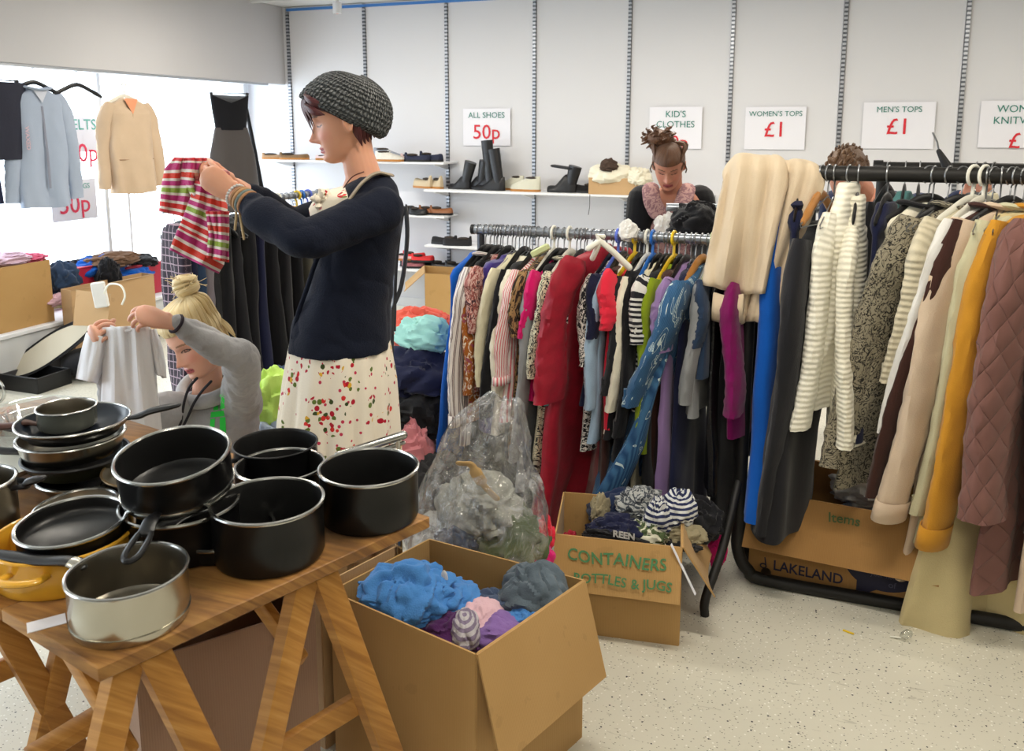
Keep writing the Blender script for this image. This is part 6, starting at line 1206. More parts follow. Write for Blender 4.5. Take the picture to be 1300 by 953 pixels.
def leg_mb(mb, hip, knee, ank, k=1.0): P = smooth_path([hip, (np.array(hip) * .5 + np.array(knee) * .5), knee, np.array(knee) * .6 + np.array(ank) * .4, ank], 4); mb.tube(P, np.interp(np.linspace(0, 1, len(P)), [0, .25, .5, .66, 1], [.085, .075, .052, .056, .036]) * k, 18, rnd=True)
L_ = lambda px, py, D: atD(px, py, D)

# ------------------------------------------------ standing woman in the knitted hat
w0 = L_(445, 400, 2.5); w0[2] = 0
W = thing('person', 'woman in a grey knitted hat, navy cardigan and floral dress holding up a striped top', 'person', w0)
fd = nrm(-RT * .985 - HF * .17); down = math.radians(13); Fd = nrm(fd * math.cos(down) + np.array([0, 0, -math.sin(down)])); Ud = nrm(fd * math.sin(down) + np.array([0, 0, math.cos(down)])); side = nrm(np.cross([0, 0, 1], fd))
hc = L_(437, 150, 2.5); mb = MB(); HM = head_mb(mb, hc, Fd, Ud, 1.0)
Lw = hc
mb.tube([L_(450, 172, 2.5), L_(454, 196, 2.5), L_(461, 222, 2.5), L_(464, 244, 2.5)], [.046, .047, .052, .075], 22, rnd=True)
tc = [L_(462, 236, 2.5), L_(455, 262, 2.5), L_(450, 310, 2.5), L_(446, 370, 2.5), L_(432, 430, 2.5), L_(432, 470, 2.5)]
mb.grid(loftrings(tc, [.05, .085, .095, .095, .11, .09], [.10, .165, .15, .125, .16, .15], fd, side), close_u=True, caps=True)
shn, eln, wrn = L_(480, 268, 2.36), L_(388, 304, 2.22), L_(303, 250, 2.34); shf, elf, wrf = L_(448, 262, 2.66), L_(372, 286, 2.74), L_(300, 236, 2.52)
for s_, e_, w_ in ((shn, eln, wrn), (shf, elf, wrf)): mb.tube([s_, s_ * .5 + e_ * .5, e_, e_ * .5 + w_ * .5, w_], [.046, .042, .036, .035, .024], 16, rnd=True)
hd = nrm(L_(250, 214, 2.36) - wrn); td_n = nrm(np.array([0, 0, 1.]) * .55 - HF * 0 + RT * -.2); hand_mb(mb, wrn + hd * .005, hd, nrm(np.array([0, 0, 1.]) + HF * .15), curls=(.30, .38, .46, .52), thumb=(-.1, .8, .3), k=.97)
hd2 = nrm(L_(252, 206, 2.47) - wrf); hand_mb(mb, wrf + hd2 * .01, hd2, nrm(np.array([0, 0, .75]) - HF * .65), curls=(.7, .75, .8, .9), mirror=-1, thumb=(.5, .8, .5))
for s, px in ((-1, 430), (1, 440)):
    hp = tc[-1] + side * s * .09 + np.array([0, 0, .02]); an = np.array([w0[0], w0[1], .09]) + side * s * .09 - fd * .02 * s; leg_mb(mb, hp, (hp + an) / 2 + fd * .02, an)
    mb.tube([an - fd * .04 + [0, 0, -.04], an + fd * .06 + [0, 0, -.06]], [.035, .03], 12, rnd=True)
me = remesh(mb, .0029, 2); paint(me, [(hc, HM, 1.0)], (206, 150, 122), (168, 80, 84), (74, 40, 36), lid=.1); SK1 = skin_mat('skin_warm', None, None, None)
body = link('body', me, SK1, W, w0)
M_NAVYK = mat('navy_fine_knit', S(19, 24, 39), .9, bump=.5, bscale=220, sheen=.04, spec=.2, var=.12, vscale=12)
def woman_part(mb, vox, sm, name, m, parent=None): return link(name, remesh(mb, vox, sm), m, parent or W, w0)
mb = MB()
cc = [(474, 222, .045, .085), (470, 234, .075, .14), (469, 255, .084, .175), (461, 290, .108, .182), (452, 325, .118, .165), (446, 360, .122, .155), (434, 400, .142, .165), (431, 438, .150, .178)]
mb.grid(loftrings([L_(x, y, 2.5) for x, y, a, b in cc], [q[2] for q in cc], [q[3] for q in cc], fd, side, n=56, noise=.006, seed=5, nf=9), close_u=True, caps=True)
for s_, e_, w_, sd in ((shn, eln, wrn, 1), (shf, elf, wrf, 2)):
    P = smooth_path([s_ + (s_ - e_) * .05, s_ * .66 + e_ * .34, s_ * .3 + e_ * .7, e_, e_ * .66 + w_ * .34 + [0, 0, -.006], e_ * .36 + w_ * .64 + [0, 0, -.008], w_ + (e_ - w_) * .24], 6); m_ = len(P); t_ = np.linspace(0, 1, m_)
    rr = np.interp(t_, [0, .2, .45, .55, .75, .9, 1], [.062, .060, .052, .052, .056, .054, .041])
    mb.tube(P, rr, 22, rnd=True)
card = woman_part(mb, .0055, 4, 'cardigan', M_NAVYK)
V_ = verts(card.data); nn = np.zeros(len(V_) * 3); card.data.vertices.foreach_get('normal', nn); nn = nn.reshape(-1, 3)
V_ = V_ + nn * (.009 * np.abs(wn(V_ @ Rx(.5) * [1, 1, .7], 31, 11)) ** .8 - .003)[:, None]; card.data.vertices.foreach_set('co', V_.ravel())
M_BAND = mat('taupe_rib', S(150, 138, 120), .9, bump=.3)
band = [L_(496, 222, 2.46), L_(478, 220, 2.40), L_(460, 232, 2.35), L_(446, 250, 2.32), L_(433, 268, 2.31), L_(423, 287, 2.33)]
MB().tube(smooth_path(band, 6), .014, 10, flat=(1, .35), up=side).build('neckband', M_BAND, W, world=True)
for px in ((425, 288), (385, 372)): pass
edge = smooth_path([L_(424, 286, 2.37), L_(402, 330, 2.38), L_(390, 365, 2.40), L_(378, 400, 2.40), L_(372, 430, 2.40)], 6); MB().tube(edge, .007, 8, flat=(1, .6)).build('front_edge', M_NAVYK, card, off=w0)
# floral dress
g = NG('floral_cotton', .85); v = g.vec('UV'); big = g.vor(v, 15); near_ = g.math('LESS_THAN', big, .42)
d1 = g.vor(v, 62); c1 = g.sep(g.vor(v, 62, out='Color')); dot = g.math('LESS_THAN', d1, .5); colr = g.ramp(c1[0], [(0, S(176, 22, 44)), (.36, S(206, 44, 40)), (.55, S(214, 164, 50)), (.66, S(94, 112, 44)), (.88, S(60, 74, 34))], const=True)
d2 = g.vor(g.vec('UV', loc=(.31, .17, 0)), 34); s2 = g.math('MULTIPLY', g.math('LESS_THAN', d2, .17), 1.0)
f = g.math('MULTIPLY', g.math('MULTIPLY', near_, dot), g.math('GREATER_THAN', c1[1], .42)); base = g.mix(s2, S(232, 222, 204), S(188, 50, 76)); g.col(g.mix(f, base, colr)).bump(g.noise(g.vec('Object'), 160), .2); M_FLOR = g.m
a = np.linspace(0, 2 * math.pi, 110, endpoint=False); R = []; U = []
sk = [(432, 424, .142, .165), (432, 440, .150, .176), (432, 480, .166, .19), (431, 530, .178, .205), (431, 584, .186, .222)]
ys = np.linspace(424, 584, 30)
for y in ys:
    cx_, rx, ry = [np.interp(y, [q[1] for q in sk], [q[i] for q in sk]) for i in (0, 2, 3)]; s = (y - 424) / 160; c_ = L_(cx_, y, 2.5); fo = 1 + (.015 + .045 * s) * np.sin(a * 13 + 1.5 * np.sin(a * 3) + s * .8) + .02 * s * np.sin(a * 29 + 2)
    p_ = c_ + (rx * np.cos(a) * fo)[:, None] * fd + (ry * np.sin(a) * fo)[:, None] * side; R.append(p_); U.append(np.stack([a * .19, np.full(110, c_[2])], 1))
R.append(R[-1] * .0 + (R[-1].mean(0) + (R[-1] - R[-1].mean(0)) * .97)); U.append(U[-1])
MB().grid(np.array(R), close_u=True, UV=np.array(U)).build('dress_skirt', M_FLOR, W, world=True, solid=.003)
bod = [(450, 236, .03, .10), (444, 246, .09, .13), (436, 264, .10, .13), (432, 290, .075, .12), (440, 330, .08, .12), (432, 425, .12, .15)]
R = loftrings([L_(x, y, 2.5) for x, y, a_, b_ in bod], [q[2] for q in bod], [q[3] for q in bod], fd, side, n=60, noise=.004, seed=3, nf=16); MB().grid(R, close_u=True, caps=True).build('dress_bodice', M_FLOR, W, world=True)
mb = MB(); 
for k, (px, py) in enumerate(((404, 252), (412, 247), (408, 262), (416, 256))): mb.ell(L_(px, py, 2.40), (.02, .02, .014), Rx(k) @ Ry(k * .7), 14, 10, fn=lambda D: 1 + .2 * np.sin(D[..., 0] * 9 + D[..., 1] * 7))
mb.build('ruffle', M_FLOR, W, world=True)
# hat
d_h = np.array([-.76, 0, -.65]); n_h = np.array([-.65, 0, .76]); l_h = np.array([0, 1., 0]); ch = np.array([.006, 0, .012])
nu_, nv_ = 120, 44; a = np.linspace(0, 2 * math.pi, nu_, endpoint=False); R = []; U = []
for j in range(nv_):
    s = j / (nv_ - 1); th = s * (math.pi / 2 + .30) ; rad = math.cos(max(0, th - .30)) if th > .3 else .93 + .07 * math.sin(th / .3 * math.pi / 2); hh = math.sin(max(0, th - .30)) if th > .3 else -.10 * (1 - th / .3)
    rad = max(rad, .01); kn = 1 + .022 * np.sin(a * 34 + (j % 2) * 1.6) * np.sin(j * 1.25) * (rad > .1) + .03 * wn(np.stack([np.cos(a), np.sin(a), a * 0 + s], 1), 4, 2)
    bx_ = .134 * rad * np.cos(a) * kn + (.012 * np.sin(s * math.pi)) ; ly = .094 * rad * np.sin(a) * kn; hz = .122 * hh * (1 + .05 * np.cos(a)) + .01 * np.sin(s * 3)
    q = ch + bx_[:, None] * d_h + ly[:, None] * l_h + (hz * np.ones(nu_))[:, None] * n_h; R.append(q @ HM.T + hc); U.append(np.stack([a * .1, np.full(nu_, s * .2)], 1))
g = NG('charcoal_chunky_knit', 1.0, sheen=.3); w1 = g.wave(g.vec('UV', (1, 1, 1)), 26, 3, 2, 'Y', 3); w2 = g.wave(g.vec('UV'), 34, 2, 2, 'X', 3); h_ = g.math('MULTIPLY', w1, w2); g.col(g.mix(h_, S(34, 38, 40), S(88, 94, 96))); g.bump(h_, 1, .02); M_HAT = g.m
MB().grid(np.array(R), close_u=True, caps=True, UV=np.array(U)).build('knitted_hat', M_HAT, W, world=True)
# hair
M_HAIR1 = hair_mat('dark_auburn_hair', (40, 16, 20), (96, 36, 38)); hl = lambda x, y, z: HM @ np.array([x, y, z]) + hc
mb = MB()
for i, yy in enumerate(np.linspace(-.055, .045, 8)):
    lock(mb, [hl(.085, yy, .092), hl(.103 - .25 * abs(yy), yy - .005, .07), hl(.107 - .3 * abs(yy), yy - .008, .045), hl(.102 - .35 * abs(yy), yy - .01, .018 - .02 * (i % 3))], .012, up=HM[:, 1])
for i, (x1, z1, x2, z2, x3, z3) in enumerate(((.09, .075, .06, .05, .012, .018), (.08, .06, .045, .04, .0, .008), (.09, .085, .07, .06, .02, .03), (.06, .05, .03, .03, -.01, .0), (.07, .07, .04, .055, .0, .035), (.095, .06, .075, .035, .05, .02))):
    for s in (1, -1): lock(mb, [hl(x1, s * .050, z1), hl(x2, s * .071, z2), hl(x3, s * .080, z3)], .013, up=HM[:, 1] if False else None, flat=(.9, .5))
for i in range(7):
    q = i / 6; lock(mb, [hl(-.02 - .07 * q, .07 - .05 * q, -.0), hl(-.025 - .068 * q, .072 - .05 * q, -.035), hl(-.03 - .06 * q, .062 - .045 * q, -.085 + .02 * q)], .016); lock(mb, [hl(-.02 - .07 * q, -.07 + .05 * q, -.0), hl(-.03 - .06 * q, -.066 + .045 * q, -.08 + .02 * q)], .016)
mb.build('hair', M_HAIR1, W, world=True)
# bracelets, necklace
ad = nrm(wrn - eln); u1 = nrm(np.cross(ad, [0, 0, 1])); u2 = np.cross(ad, u1)
def ringpts(c, r, n=20, el=1.0): a = np.linspace(0, 2 * math.pi, n, endpoint=False); return c + r * np.cos(a)[:, None] * u1 + r * el * np.sin(a)[:, None] * u2
mb = MB(); 
for p_ in ringpts(wrn + ad * .012, .030, 22): mb.ell(p_, (.0045,) * 3, None, 8, 6)
mb.build('bead_bracelet', mat('pearly_beads', S(200, 198, 196), .3), W, world=True)
for k, (o_, r_, col_) in enumerate(((-.004, .031, (150, 112, 78)), (-.016, .033, (170, 130, 90)), (-.028, .034, (104, 116, 112)), (-.038, .034, (150, 108, 74)))): MB().tube(ringpts(wrn + ad * o_, r_, 22), .0048, 8, closed=True, flat=(1, .7)).build('bracelet', mat(f'bracelet_cord_{k}', S(*col_), .8), W, world=True)
MB().tube(smooth_path([wrn + u2 * .03, wrn + np.array([0, 0, -.05]) - HF * .03, wrn + np.array([-.004, 0, -.085]) - HF * .035], 4), .0035, 8, rnd=True).tube(smooth_path([wrn + ad * -.01 + u2 * .03, wrn - ad * .02 + np.array([0, 0, -.06]) - HF * .03, wrn - ad * .025 + np.array([0.004, 0, -.10]) - HF * .035], 4), .0035, 8, rnd=True).build('cord_end', mat('tan_cord', S(186, 160, 120), .8), W, world=True)
MB().tube(smooth_path([L_(462, 218, 2.44), L_(448, 224, 2.42), L_(438, 236, 2.43), L_(432, 246, 2.44)], 5), .0018, 6).build('necklace', mat('thin_brown_chain', S(90, 50, 40), .5), W, world=True)
# shoes
for s in (-1, 1):
    q = np.array([w0[0], w0[1], 0]) + side * s * .09 - fd * (.02 * s + .07); up, so = shoe_mb(.25, .09, .08, 'flat'); aa = math.atan2(fd[1], fd[0])
    for m_, nm, mt in ((up, 'shoe', blk), (so, 'shoe_sole', M_BSOLE)):
        V = np.vstack(m_.v) @ Rz(aa).T + q; m_.v = [V]; m_.build(nm, mt, W, world=True)

# ------------------------------------------------ striped child's top she holds
g = NG('striped_kids_knit', .9, sheen=.2); y_ = g.sep(g.vec('UV'))[1]; fr = g.math('FRACT', g.math('MULTIPLY', y_, 1 / .155)); WH = S(236, 226, 216)
st = [(0, WH), (.05, S(216, 44, 40)), (.14, WH), (.19, S(190, 48, 120)), (.29, WH), (.34, S(150, 176, 70)), (.43, WH), (.48, S(196, 52, 126)), (.57, WH), (.62, S(220, 60, 44)), (.72, WH), (.78, S(186, 44, 112)), (.90, WH), (.94, S(214, 50, 60))]
g.col(g.ramp(fr, st, const=True)).bump(g.wave(g.vec('UV'), 160, 1, bands='X'), .4); M_KIDS = g.m
c0_ = L_(245, 220, 2.4); KT = thing('striped_knit_top', 'pink, red and green striped knitted child\'s top held up by the standing woman', 'clothes', c0_)
def sheet(quad, D, fold=.012, kf=3.0, seed=0, nu=26, nv=30, gather=.3, bulge=.03):
    """quad: list of (left px, right px) at successive y; gives a folded cloth surface"""
    rs = np.random.RandomState(seed); ph = rs.uniform(0, 6.28, 3); ys_ = [q[2] for q in quad]; R = []; U = []
    for j in range(nv):
        y = ys_[0] + (ys_[-1] - ys_[0]) * j / (nv - 1); l = np.interp(y, ys_, [q[0] for q in quad]); r = np.interp(y, ys_, [q[1] for q in quad]); sk_ = np.interp(y, ys_, [(q[3] if len(q) > 3 else 0) for q in quad]); row = []; ur = []; s = j / (nv - 1)
        for i in range(nu):
            u = i / (nu - 1); d = D + fold * (gather + s) * math.sin(u * kf * 6.28 + ph[0] + s * 1.6) + fold * .5 * math.sin(u * kf * 13 + ph[1] - s * 2) - bulge * math.sin(math.pi * u)
            p_ = L_(l + (r - l) * u, y + sk_ * (u - .5), d); row.append(p_); ur.append((u * .3, p_[2] - sk_ / 450 * (0)))
        if j == 0: base_ = 0
        R.append(row); U.append([(a_, -(s * (ys_[-1] - ys_[0]) / 440)) for a_, b_ in ur])
    return np.array(R), np.array(U)
for quad, D, nm, sd in (([(222, 246, 200, 0), (210, 254, 212, -4), (206, 252, 235, 0), (204, 248, 255, 6), (203, 243, 273, 9)], 2.47, 'front', 1), ([(248, 282, 232, 6), (243, 288, 255, 14), (234, 288, 285, 24), (222, 284, 318, 34), (216, 277, 332, 30)], 2.42, 'back', 2), ([(262, 290, 268, 0), (266, 290, 300, 4), (262, 290, 330, 6)], 2.39, 'sleeve', 3), ([(232, 262, 200, 0), (228, 258, 232, 4), (240, 262, 250, 6)], 2.45, 'shoulder', 4)):
    R, U = sheet(quad, D, seed=sd, fold=.013, kf=1.6); MB().grid(R, UV=U).build(nm, M_KIDS, KT, world=True, solid=.005)

# ------------------------------------------------ crouching blonde woman
b0_ = L_(265, 600, 2.92); b0_[2] = 0
Bw = thing('person', 'crouching blonde woman with a hair bun in a grey hoodie holding up a white t-shirt', 'person', b0_)
yw = math.radians(32); f2 = nrm(-HF * math.cos(yw) - RT * math.sin(yw)); dn = math.radians(20); F2 = nrm(f2 * math.cos(dn) + np.array([0, 0, -math.sin(dn)])); U2 = nrm(f2 * math.sin(dn) + np.array([0, 0, math.cos(dn)])); ro = math.radians(-12)
L2 = np.cross(U2, F2); U2 = nrm(U2 * math.cos(ro) + L2 * math.sin(ro)); hc2 = L_(250, 430, 2.80); mb = MB(); HM2 = head_mb(mb, hc2, F2, U2, 1.0); s2_ = nrm(np.cross([0, 0, 1], f2))
mb.tube([L_(262, 462, 2.83), L_(264, 486, 2.86), L_(268, 510, 2.88)], [.048, .050, .07], 20, rnd=True)
tc2 = [L_(268, 503, 2.88), L_(270, 530, 2.88), L_(270, 570, 2.9), L_(272, 620, 2.93), L_(272, 660, 2.95)]
mb.grid(loftrings(tc2, [.05, .085, .095, .10, .12], [.10, .165, .15, .15, .17], f2, s2_), close_u=True, caps=True)
sl2, el2, wl2 = L_(306, 514, 2.84), L_(307, 456, 2.60), L_(226, 412, 2.46); sr2, er2, wr2 = L_(218, 520, 2.78), L_(162, 530, 2.68), L_(124, 450, 2.50)
for s_, e_, w_ in ((sl2, el2, wl2), (sr2, er2, wr2)): mb.tube([s_, s_ * .5 + e_ * .5, e_, e_ * .5 + w_ * .5, w_], [.044, .04, .035, .033, .023], 16, rnd=True)
h1 = nrm(L_(192, 402, 2.42) - wl2); hand_mb(mb, wl2 + h1 * .012, h1, nrm(np.array([0, 0, .55]) + HF * .75), curls=(.55, .6, .65, .7), mirror=1, thumb=(.3, 1.0, .5), k=.93)
h2 = nrm(L_(118, 415, 2.44) - wr2); hand_mb(mb, wr2 + h2 * .002, h2, nrm(-RT * .6 + HF * .7 + [0, 0, .1]), curls=(.75, .8, .85, .9), mirror=-1, thumb=(.3, 1.0, .5), k=.93)
for s in (-1, 1):
    hp = tc2[-1] + s2_ * s * .09; kn = np.array([hp[0], hp[1], .10]) + f2 * .30 + s2_ * s * .10; an = np.array([hp[0], hp[1], .07]) - f2 * .10 + s2_ * s * .10; hp = hp + [0, 0, -.06]
    mb.tube([hp, (hp + kn) / 2, kn], [.085, .075, .055], 18, rnd=True); mb.tube([kn, (kn + an) / 2, an], [.054, .054, .04], 16, rnd=True); mb.tube([an, an - f2 * .05 - [0, 0, .02], an + f2 * 0 - f2 * .12 - [0, 0, .035]], [.036, .034, .028], 12, rnd=True)
me = remesh(mb, .0030, 2); paint(me, [(hc2, HM2, 1.0)], (214, 162, 138), (170, 76, 84), (120, 88, 60), lid=.4); link('body', me, SK1, Bw, b0_)
M_HOOD = mat('grey_marl_hoodie', S(150, 150, 152), .95, bump=.4, bscale=160, var=.10, vscale=60, sheen=.2)
mb = MB(); hc_ = [(268, 500, .055, .075), (268, 508, .085, .135), (269, 528, .108, .185), (269, 560, .12, .185), (270, 600, .13, .18), (272, 655, .15, .19)]
mb.grid(loftrings([L_(x, y, 2.89) for x, y, a_, b_ in hc_], [q[2] for q in hc_], [q[3] for q in hc_], f2, s2_, n=56, noise=.006, seed=15, nf=9), close_u=True, caps=True)
for s_, e_, w_, sd in ((sl2, el2, wl2, 1), (sr2, er2, wr2, 2)):
    P = smooth_path([s_ + (s_ - e_) * .06, s_ * .6 + e_ * .4, e_, e_ * .66 + w_ * .34, e_ * .3 + w_ * .7, w_ + (e_ - w_) * .02], 7); t_ = np.linspace(0, 1, len(P)); rr = np.interp(t_, [0, .3, .45, .7, .93, .96, 1], [.066, .058, .050, .043, .033, .030, .031]); mb.tube(P, rr, 20, rnd=True)
hd_ = link('hoodie', remesh(mb, .0055, 4), M_HOOD, Bw, b0_)
V_ = verts(hd_.data); nn = np.zeros(len(V_) * 3); hd_.data.vertices.foreach_get('normal', nn); nn = nn.reshape(-1, 3); V_ = V_ + nn * (.014 * np.abs(wn(V_ @ Rx(.4) * [1, 1, .7], 41, 12)) ** .8 + .003 * (1 - np.abs(wn(V_, 45, 30))) ** 3 - .005)[:, None]; hd_.data.vertices.foreach_set('co', V_.ravel())
# hood ring round the neck, cords, green print, zip
nc = L_(266, 496, 2.87); a = np.linspace(0, 2 * math.pi, 30, endpoint=False)
P = nc + (.085 * np.cos(a))[:, None] * f2 + (.105 * np.sin(a))[:, None] * s2_ + np.stack([0 * a, 0 * a, -.035 * np.cos(a) + .02], 1); MB().tube(P, .026, 12, closed=True, flat=(1, .75)).build('hood', M_HOOD, Bw, world=True)
M_CORD = mat('black_cord', S(26, 24, 32), .8); Dc = 2.745
for pts in ([(250, 480), (240, 492), (234, 510), (230, 534), (228, 540)], [(268, 484), (256, 497), (246, 512), (238, 530), (233, 540)]): MB().tube(smooth_path([L_(x, y, Dc) for x, y in pts], 5), .0045, 8, rnd=True).build('drawstring', M_CORD, Bw, world=True)
M_GREENP = mat('neon_green_print', S(40, 206, 70), .7)
def decal(pts, D, name, m, par):
    """print patch lying just on the cloth: polygon fan with thickness"""
    P = [L_(x, y, D + (dd if dd else 0)) for x, y, dd in pts]; n = len(P); V = P + [p_ + HF * .02 for p_ in P]; return MB().add(V, [tuple(range(n)), tuple(range(2 * n - 1, n - 1, -1))] + [(i, i + n, (i + 1) % n + n, (i + 1) % n) for i in range(n)]).build(name, m, par, world=True, smooth=False)
# project the printed letters onto the hoodie surface
hdw = hd_; bvh_o = hdw
from mathutils.bvhtree import BVHTree
def project_patch(polys, obj, off0, name, m, par, lift=.0025, sub=5):
    Vw = verts(obj.data) + off0; bt = BVHTree.FromPolygons([Vector(q) for q in Vw.tolist()], [tuple(p.vertices) for p in obj.data.polygons]); mb = MB(); org = Vector((0, 0, EYE))
    for quad in polys:
        q = np.array(quad, float); R = []
        for v_ in np.linspace(0, 1, sub):
            row = []
            for u in np.linspace(0, 1, sub):
                x, y = (q[0] * (1 - u) + q[1] * u) * (1 - v_) + (q[3] * (1 - u) + q[2] * u) * v_; d = Vector(ray(x, y).tolist()).normalized(); h = bt.ray_cast(org, d)
                row.append(np.array(h[0]) - np.array(d) * lift if h[0] is not None else L_(x, y, 2.75))
            R.append(row)
        mb.grid(np.array(R))
    return mb.build(name, m, par, off=off0)
project_patch([[(269, 500), (283, 494), (283, 502), (270, 507)], [(271, 509), (277, 508), (277, 520), (271, 521)], [(279, 505), (285, 502), (285, 518), (279, 520)], [(268, 523), (284, 521), (285, 528), (267, 530)], [(267, 532), (273, 531), (272, 545), (266, 546)], [(279, 530), (286, 529), (287, 546), (279, 546)], [(266, 546), (287, 546), (287, 553), (265, 552)]], hd_, np.array(b0_), 'chest_print', M_GREENP, hd_)
# hair
M_BLOND = hair_mat('blonde_hair', (186, 156, 96), (242, 224, 176)); hl2 = lambda x, y, z: HM2 @ np.array([x, y, z]) + hc2
mb = MB(); rs = np.random.RandomState(4); bun = hl2(-.055, -.0, .165)
for i in range(64):
    a_ = rs.uniform(-math.pi, math.pi); cx_, sy_ = math.cos(a_), math.sin(a_)
    st_ = np.array([.09 * cx_ if cx_ > 0 else .095 * cx_, .072 * sy_, .062 if cx_ > .4 else (.045 - .05 * (1 - abs(cx_)) if cx_ > -.2 else -.06 + .03 * rs.rand())]) * 1.04
    mid = np.array([st_[0] * .75 - .01, st_[1] * .80, .125]); lock(mb, [hl2(*st_), hl2(*(np.array([st_[0] * .95, st_[1] * 1.0, .085]) if st_[2] < .09 else st_)), hl2(*mid), bun * .7 + hl2(-.03, 0, .12) * .3], .0135 + .004 * rs.rand(), flat=(1, .5))
mb.ell(hl2(-.006, 0, .036), (.103, .082, .084), HM2, 40, 28, fn=lambda D: np.where((D[..., 0] > .45) & (D[..., 2] < .2), .8, 1.0)) 
for i in range(34):
    a_ = rs.uniform(0, 6.28); b_ = rs.uniform(-1.2, 1.2); q = [bun + .040 * np.array([math.cos(a_ + k * .8) * math.cos(b_), math.sin(a_ + k * .8) * math.cos(b_), .9 * math.sin(b_ + k * .3)]) for k in range(5)]; lock(mb, q, .011, flat=(1, .6))
mb.ell(bun, (.038, .038, .036))
for i in range(16):
    y_ = (-1) ** i * rs.uniform(.03, .078); x_ = -.04 - .05 * rs.rand() if i % 3 else .045; lock(mb, [hl2(x_, y_, .03), hl2(x_ - .01, y_ * 1.12, -.01), hl2(x_ - .012 + .02 * rs.normal() * .3, y_ * (1.1 + .2 * rs.rand()), -.045 - .03 * rs.rand())], .007, flat=(1, .5))
for i in range(26):
    a_ = rs.uniform(0, 6.28); d_ = .8 * np.array([math.cos(a_), math.sin(a_), rs.uniform(-.2, .9)]); mb.tube([bun + d_ * .035, bun + d_ * .055 + [0, 0, .006], bun + d_ * (.07 + .02 * rs.rand()) + rs.normal(size=3) * .008], .0012, 5)
mb.build('hair', M_BLOND, Bw, world=True)
MB().tube(nrm(1) * 0 + np.array([wl2 - nrm(el2 - wl2) * .006 + .027 * (math.cos(t_) * nrm(np.cross(wl2 - el2, [0, 0, 1])) + math.sin(t_) * nrm(np.cross(wl2 - el2, np.cross(wl2 - el2, [0, 0, 1])))) for t_ in np.linspace(0, 6.28, 18, endpoint=False)]), .005, 8, closed=True).build('hair_tie', mat('dark_hair_band', S(40, 30, 40), .8), Bw, world=True)
# white t-shirt held up
WT = thing('white_t_shirt', 'small white t-shirt held up by the crouching blonde woman', 'clothes', L_(160, 480, 2.45)); M_WT = mat('white_jersey', S(226, 227, 231), .85, bump=.2, bscale=200)
R, U = sheet([(130, 190, 414, -3), (131, 192, 430, -2), (130, 196, 470, 0), (128, 203, 520, 0), (127, 209, 575, 0)], 2.46, fold=.010, kf=2.0, seed=11, gather=.5); MB().grid(R, UV=U).build('front', M_WT, WT, world=True, solid=.003)
R, U = sheet([(132, 188, 418, -3), (130, 198, 470, 0), (131, 205, 570, 0)], 2.50, fold=.008, kf=1.6, seed=12); MB().grid(R, UV=U).build('back', M_WT, WT, world=True, solid=.003)
for quad, D, sd in (([(112, 134, 425, 6), (106, 132, 445, 6), (100, 128, 468, 6), (97, 122, 483, 6)], 2.47, 13), ([(186, 196, 418, 0), (190, 204, 440, 4), (192, 208, 460, 6), (197, 209, 476, 8)], 2.50, 14)): R, U = sheet(quad, D, fold=.006, kf=1.2, seed=sd, bulge=.03); MB().grid(R, UV=U).build('sleeve', M_WT, WT, world=True, solid=.012)
MB().tube(smooth_path([L_(140, 414, 2.44), L_(160, 420, 2.43), L_(182, 412, 2.44)], 5), .004, 8, flat=(1, .5)).build('neckline', M_WT, WT, world=True)

# ------------------------------------------------ curly haired woman at the back
c0b = L_(850, 300, 4.5); c0b[2] = 0
Cw = thing('person', 'curly haired woman in pink patterned top and black cardigan looking down, by the back wall', 'person', c0b)
f3 = nrm(-HF * .97 - RT * .24); dn = math.radians(34); F3 = nrm(f3 * math.cos(dn) - np.array([0, 0, math.sin(dn)])); U3 = nrm(f3 * math.sin(dn) + np.array([0, 0, math.cos(dn)])); hc3 = L_(849, 208, 4.38); s3 = nrm(np.cross([0, 0, 1], f3)); mb = MB(); HM3 = head_mb(mb, hc3, F3, U3, 1.02)
mb.tube([L_(853, 214, 4.45), L_(853, 232, 4.48), L_(853, 246, 4.5)], [.052, .053, .07], 18, rnd=True)
t3 = [(852, 240, .045, .11), (850, 252, .08, .175), (848, 275, .10, .16), (850, 310, .10, .14), (852, 360, .12, .17), (852, 385, .10, .16)]
mb.grid(loftrings([L_(x, y, 4.5) for x, y, a_, b_ in t3], [q[2] for q in t3], [q[3] for q in t3], f3, s3), close_u=True, caps=True)
a1, a2, a3 = L_(816, 254, 4.48), L_(812, 310, 4.42), L_(826, 350, 4.2); b1_, b2_, b3_ = L_(888, 254, 4.5), L_(894, 310, 4.42), L_(880, 350, 4.2)
for s_, e_, w_, mi_ in ((a1, a2, a3, -1), (b1_, b2_, b3_, 1)): mb.tube([s_, s_ * .5 + e_ * .5, e_, e_ * .5 + w_ * .5, w_], [.046, .042, .036, .034, .024], 14, rnd=True); d_ = nrm(w_ - e_); hand_mb(mb, w_ + d_ * .01, d_, nrm(RT * -mi_ + [0, 0, .3]), mirror=mi_, curls=(.4, .45, .5, .5))
for s in (-1, 1):
    hp = L_(852, 385, 4.5) + s3 * s * .09; an = np.array([c0b[0], c0b[1], .09]) + s3 * s * .1; leg_mb(mb, hp, (hp + an) / 2 + f3 * .02, an)
me = remesh(mb, .0045, 3); paint(me, [(hc3, HM3, 1.02)], (196, 136, 112), (160, 74, 80), (60, 36, 28), lid=.1); link('body', me, SK1, Cw, c0b)
M_PTOP = blotch('mauve_lace_print', (176, 140, 136), (136, 100, 106), 30, .5, 3)
tt = [(850, 262, .112, .10), (848, 275, .118, .155), (846, 292, .122, .165), (848, 315, .115, .15), (851, 350, .13, .165), (852, 372, .135, .18)]
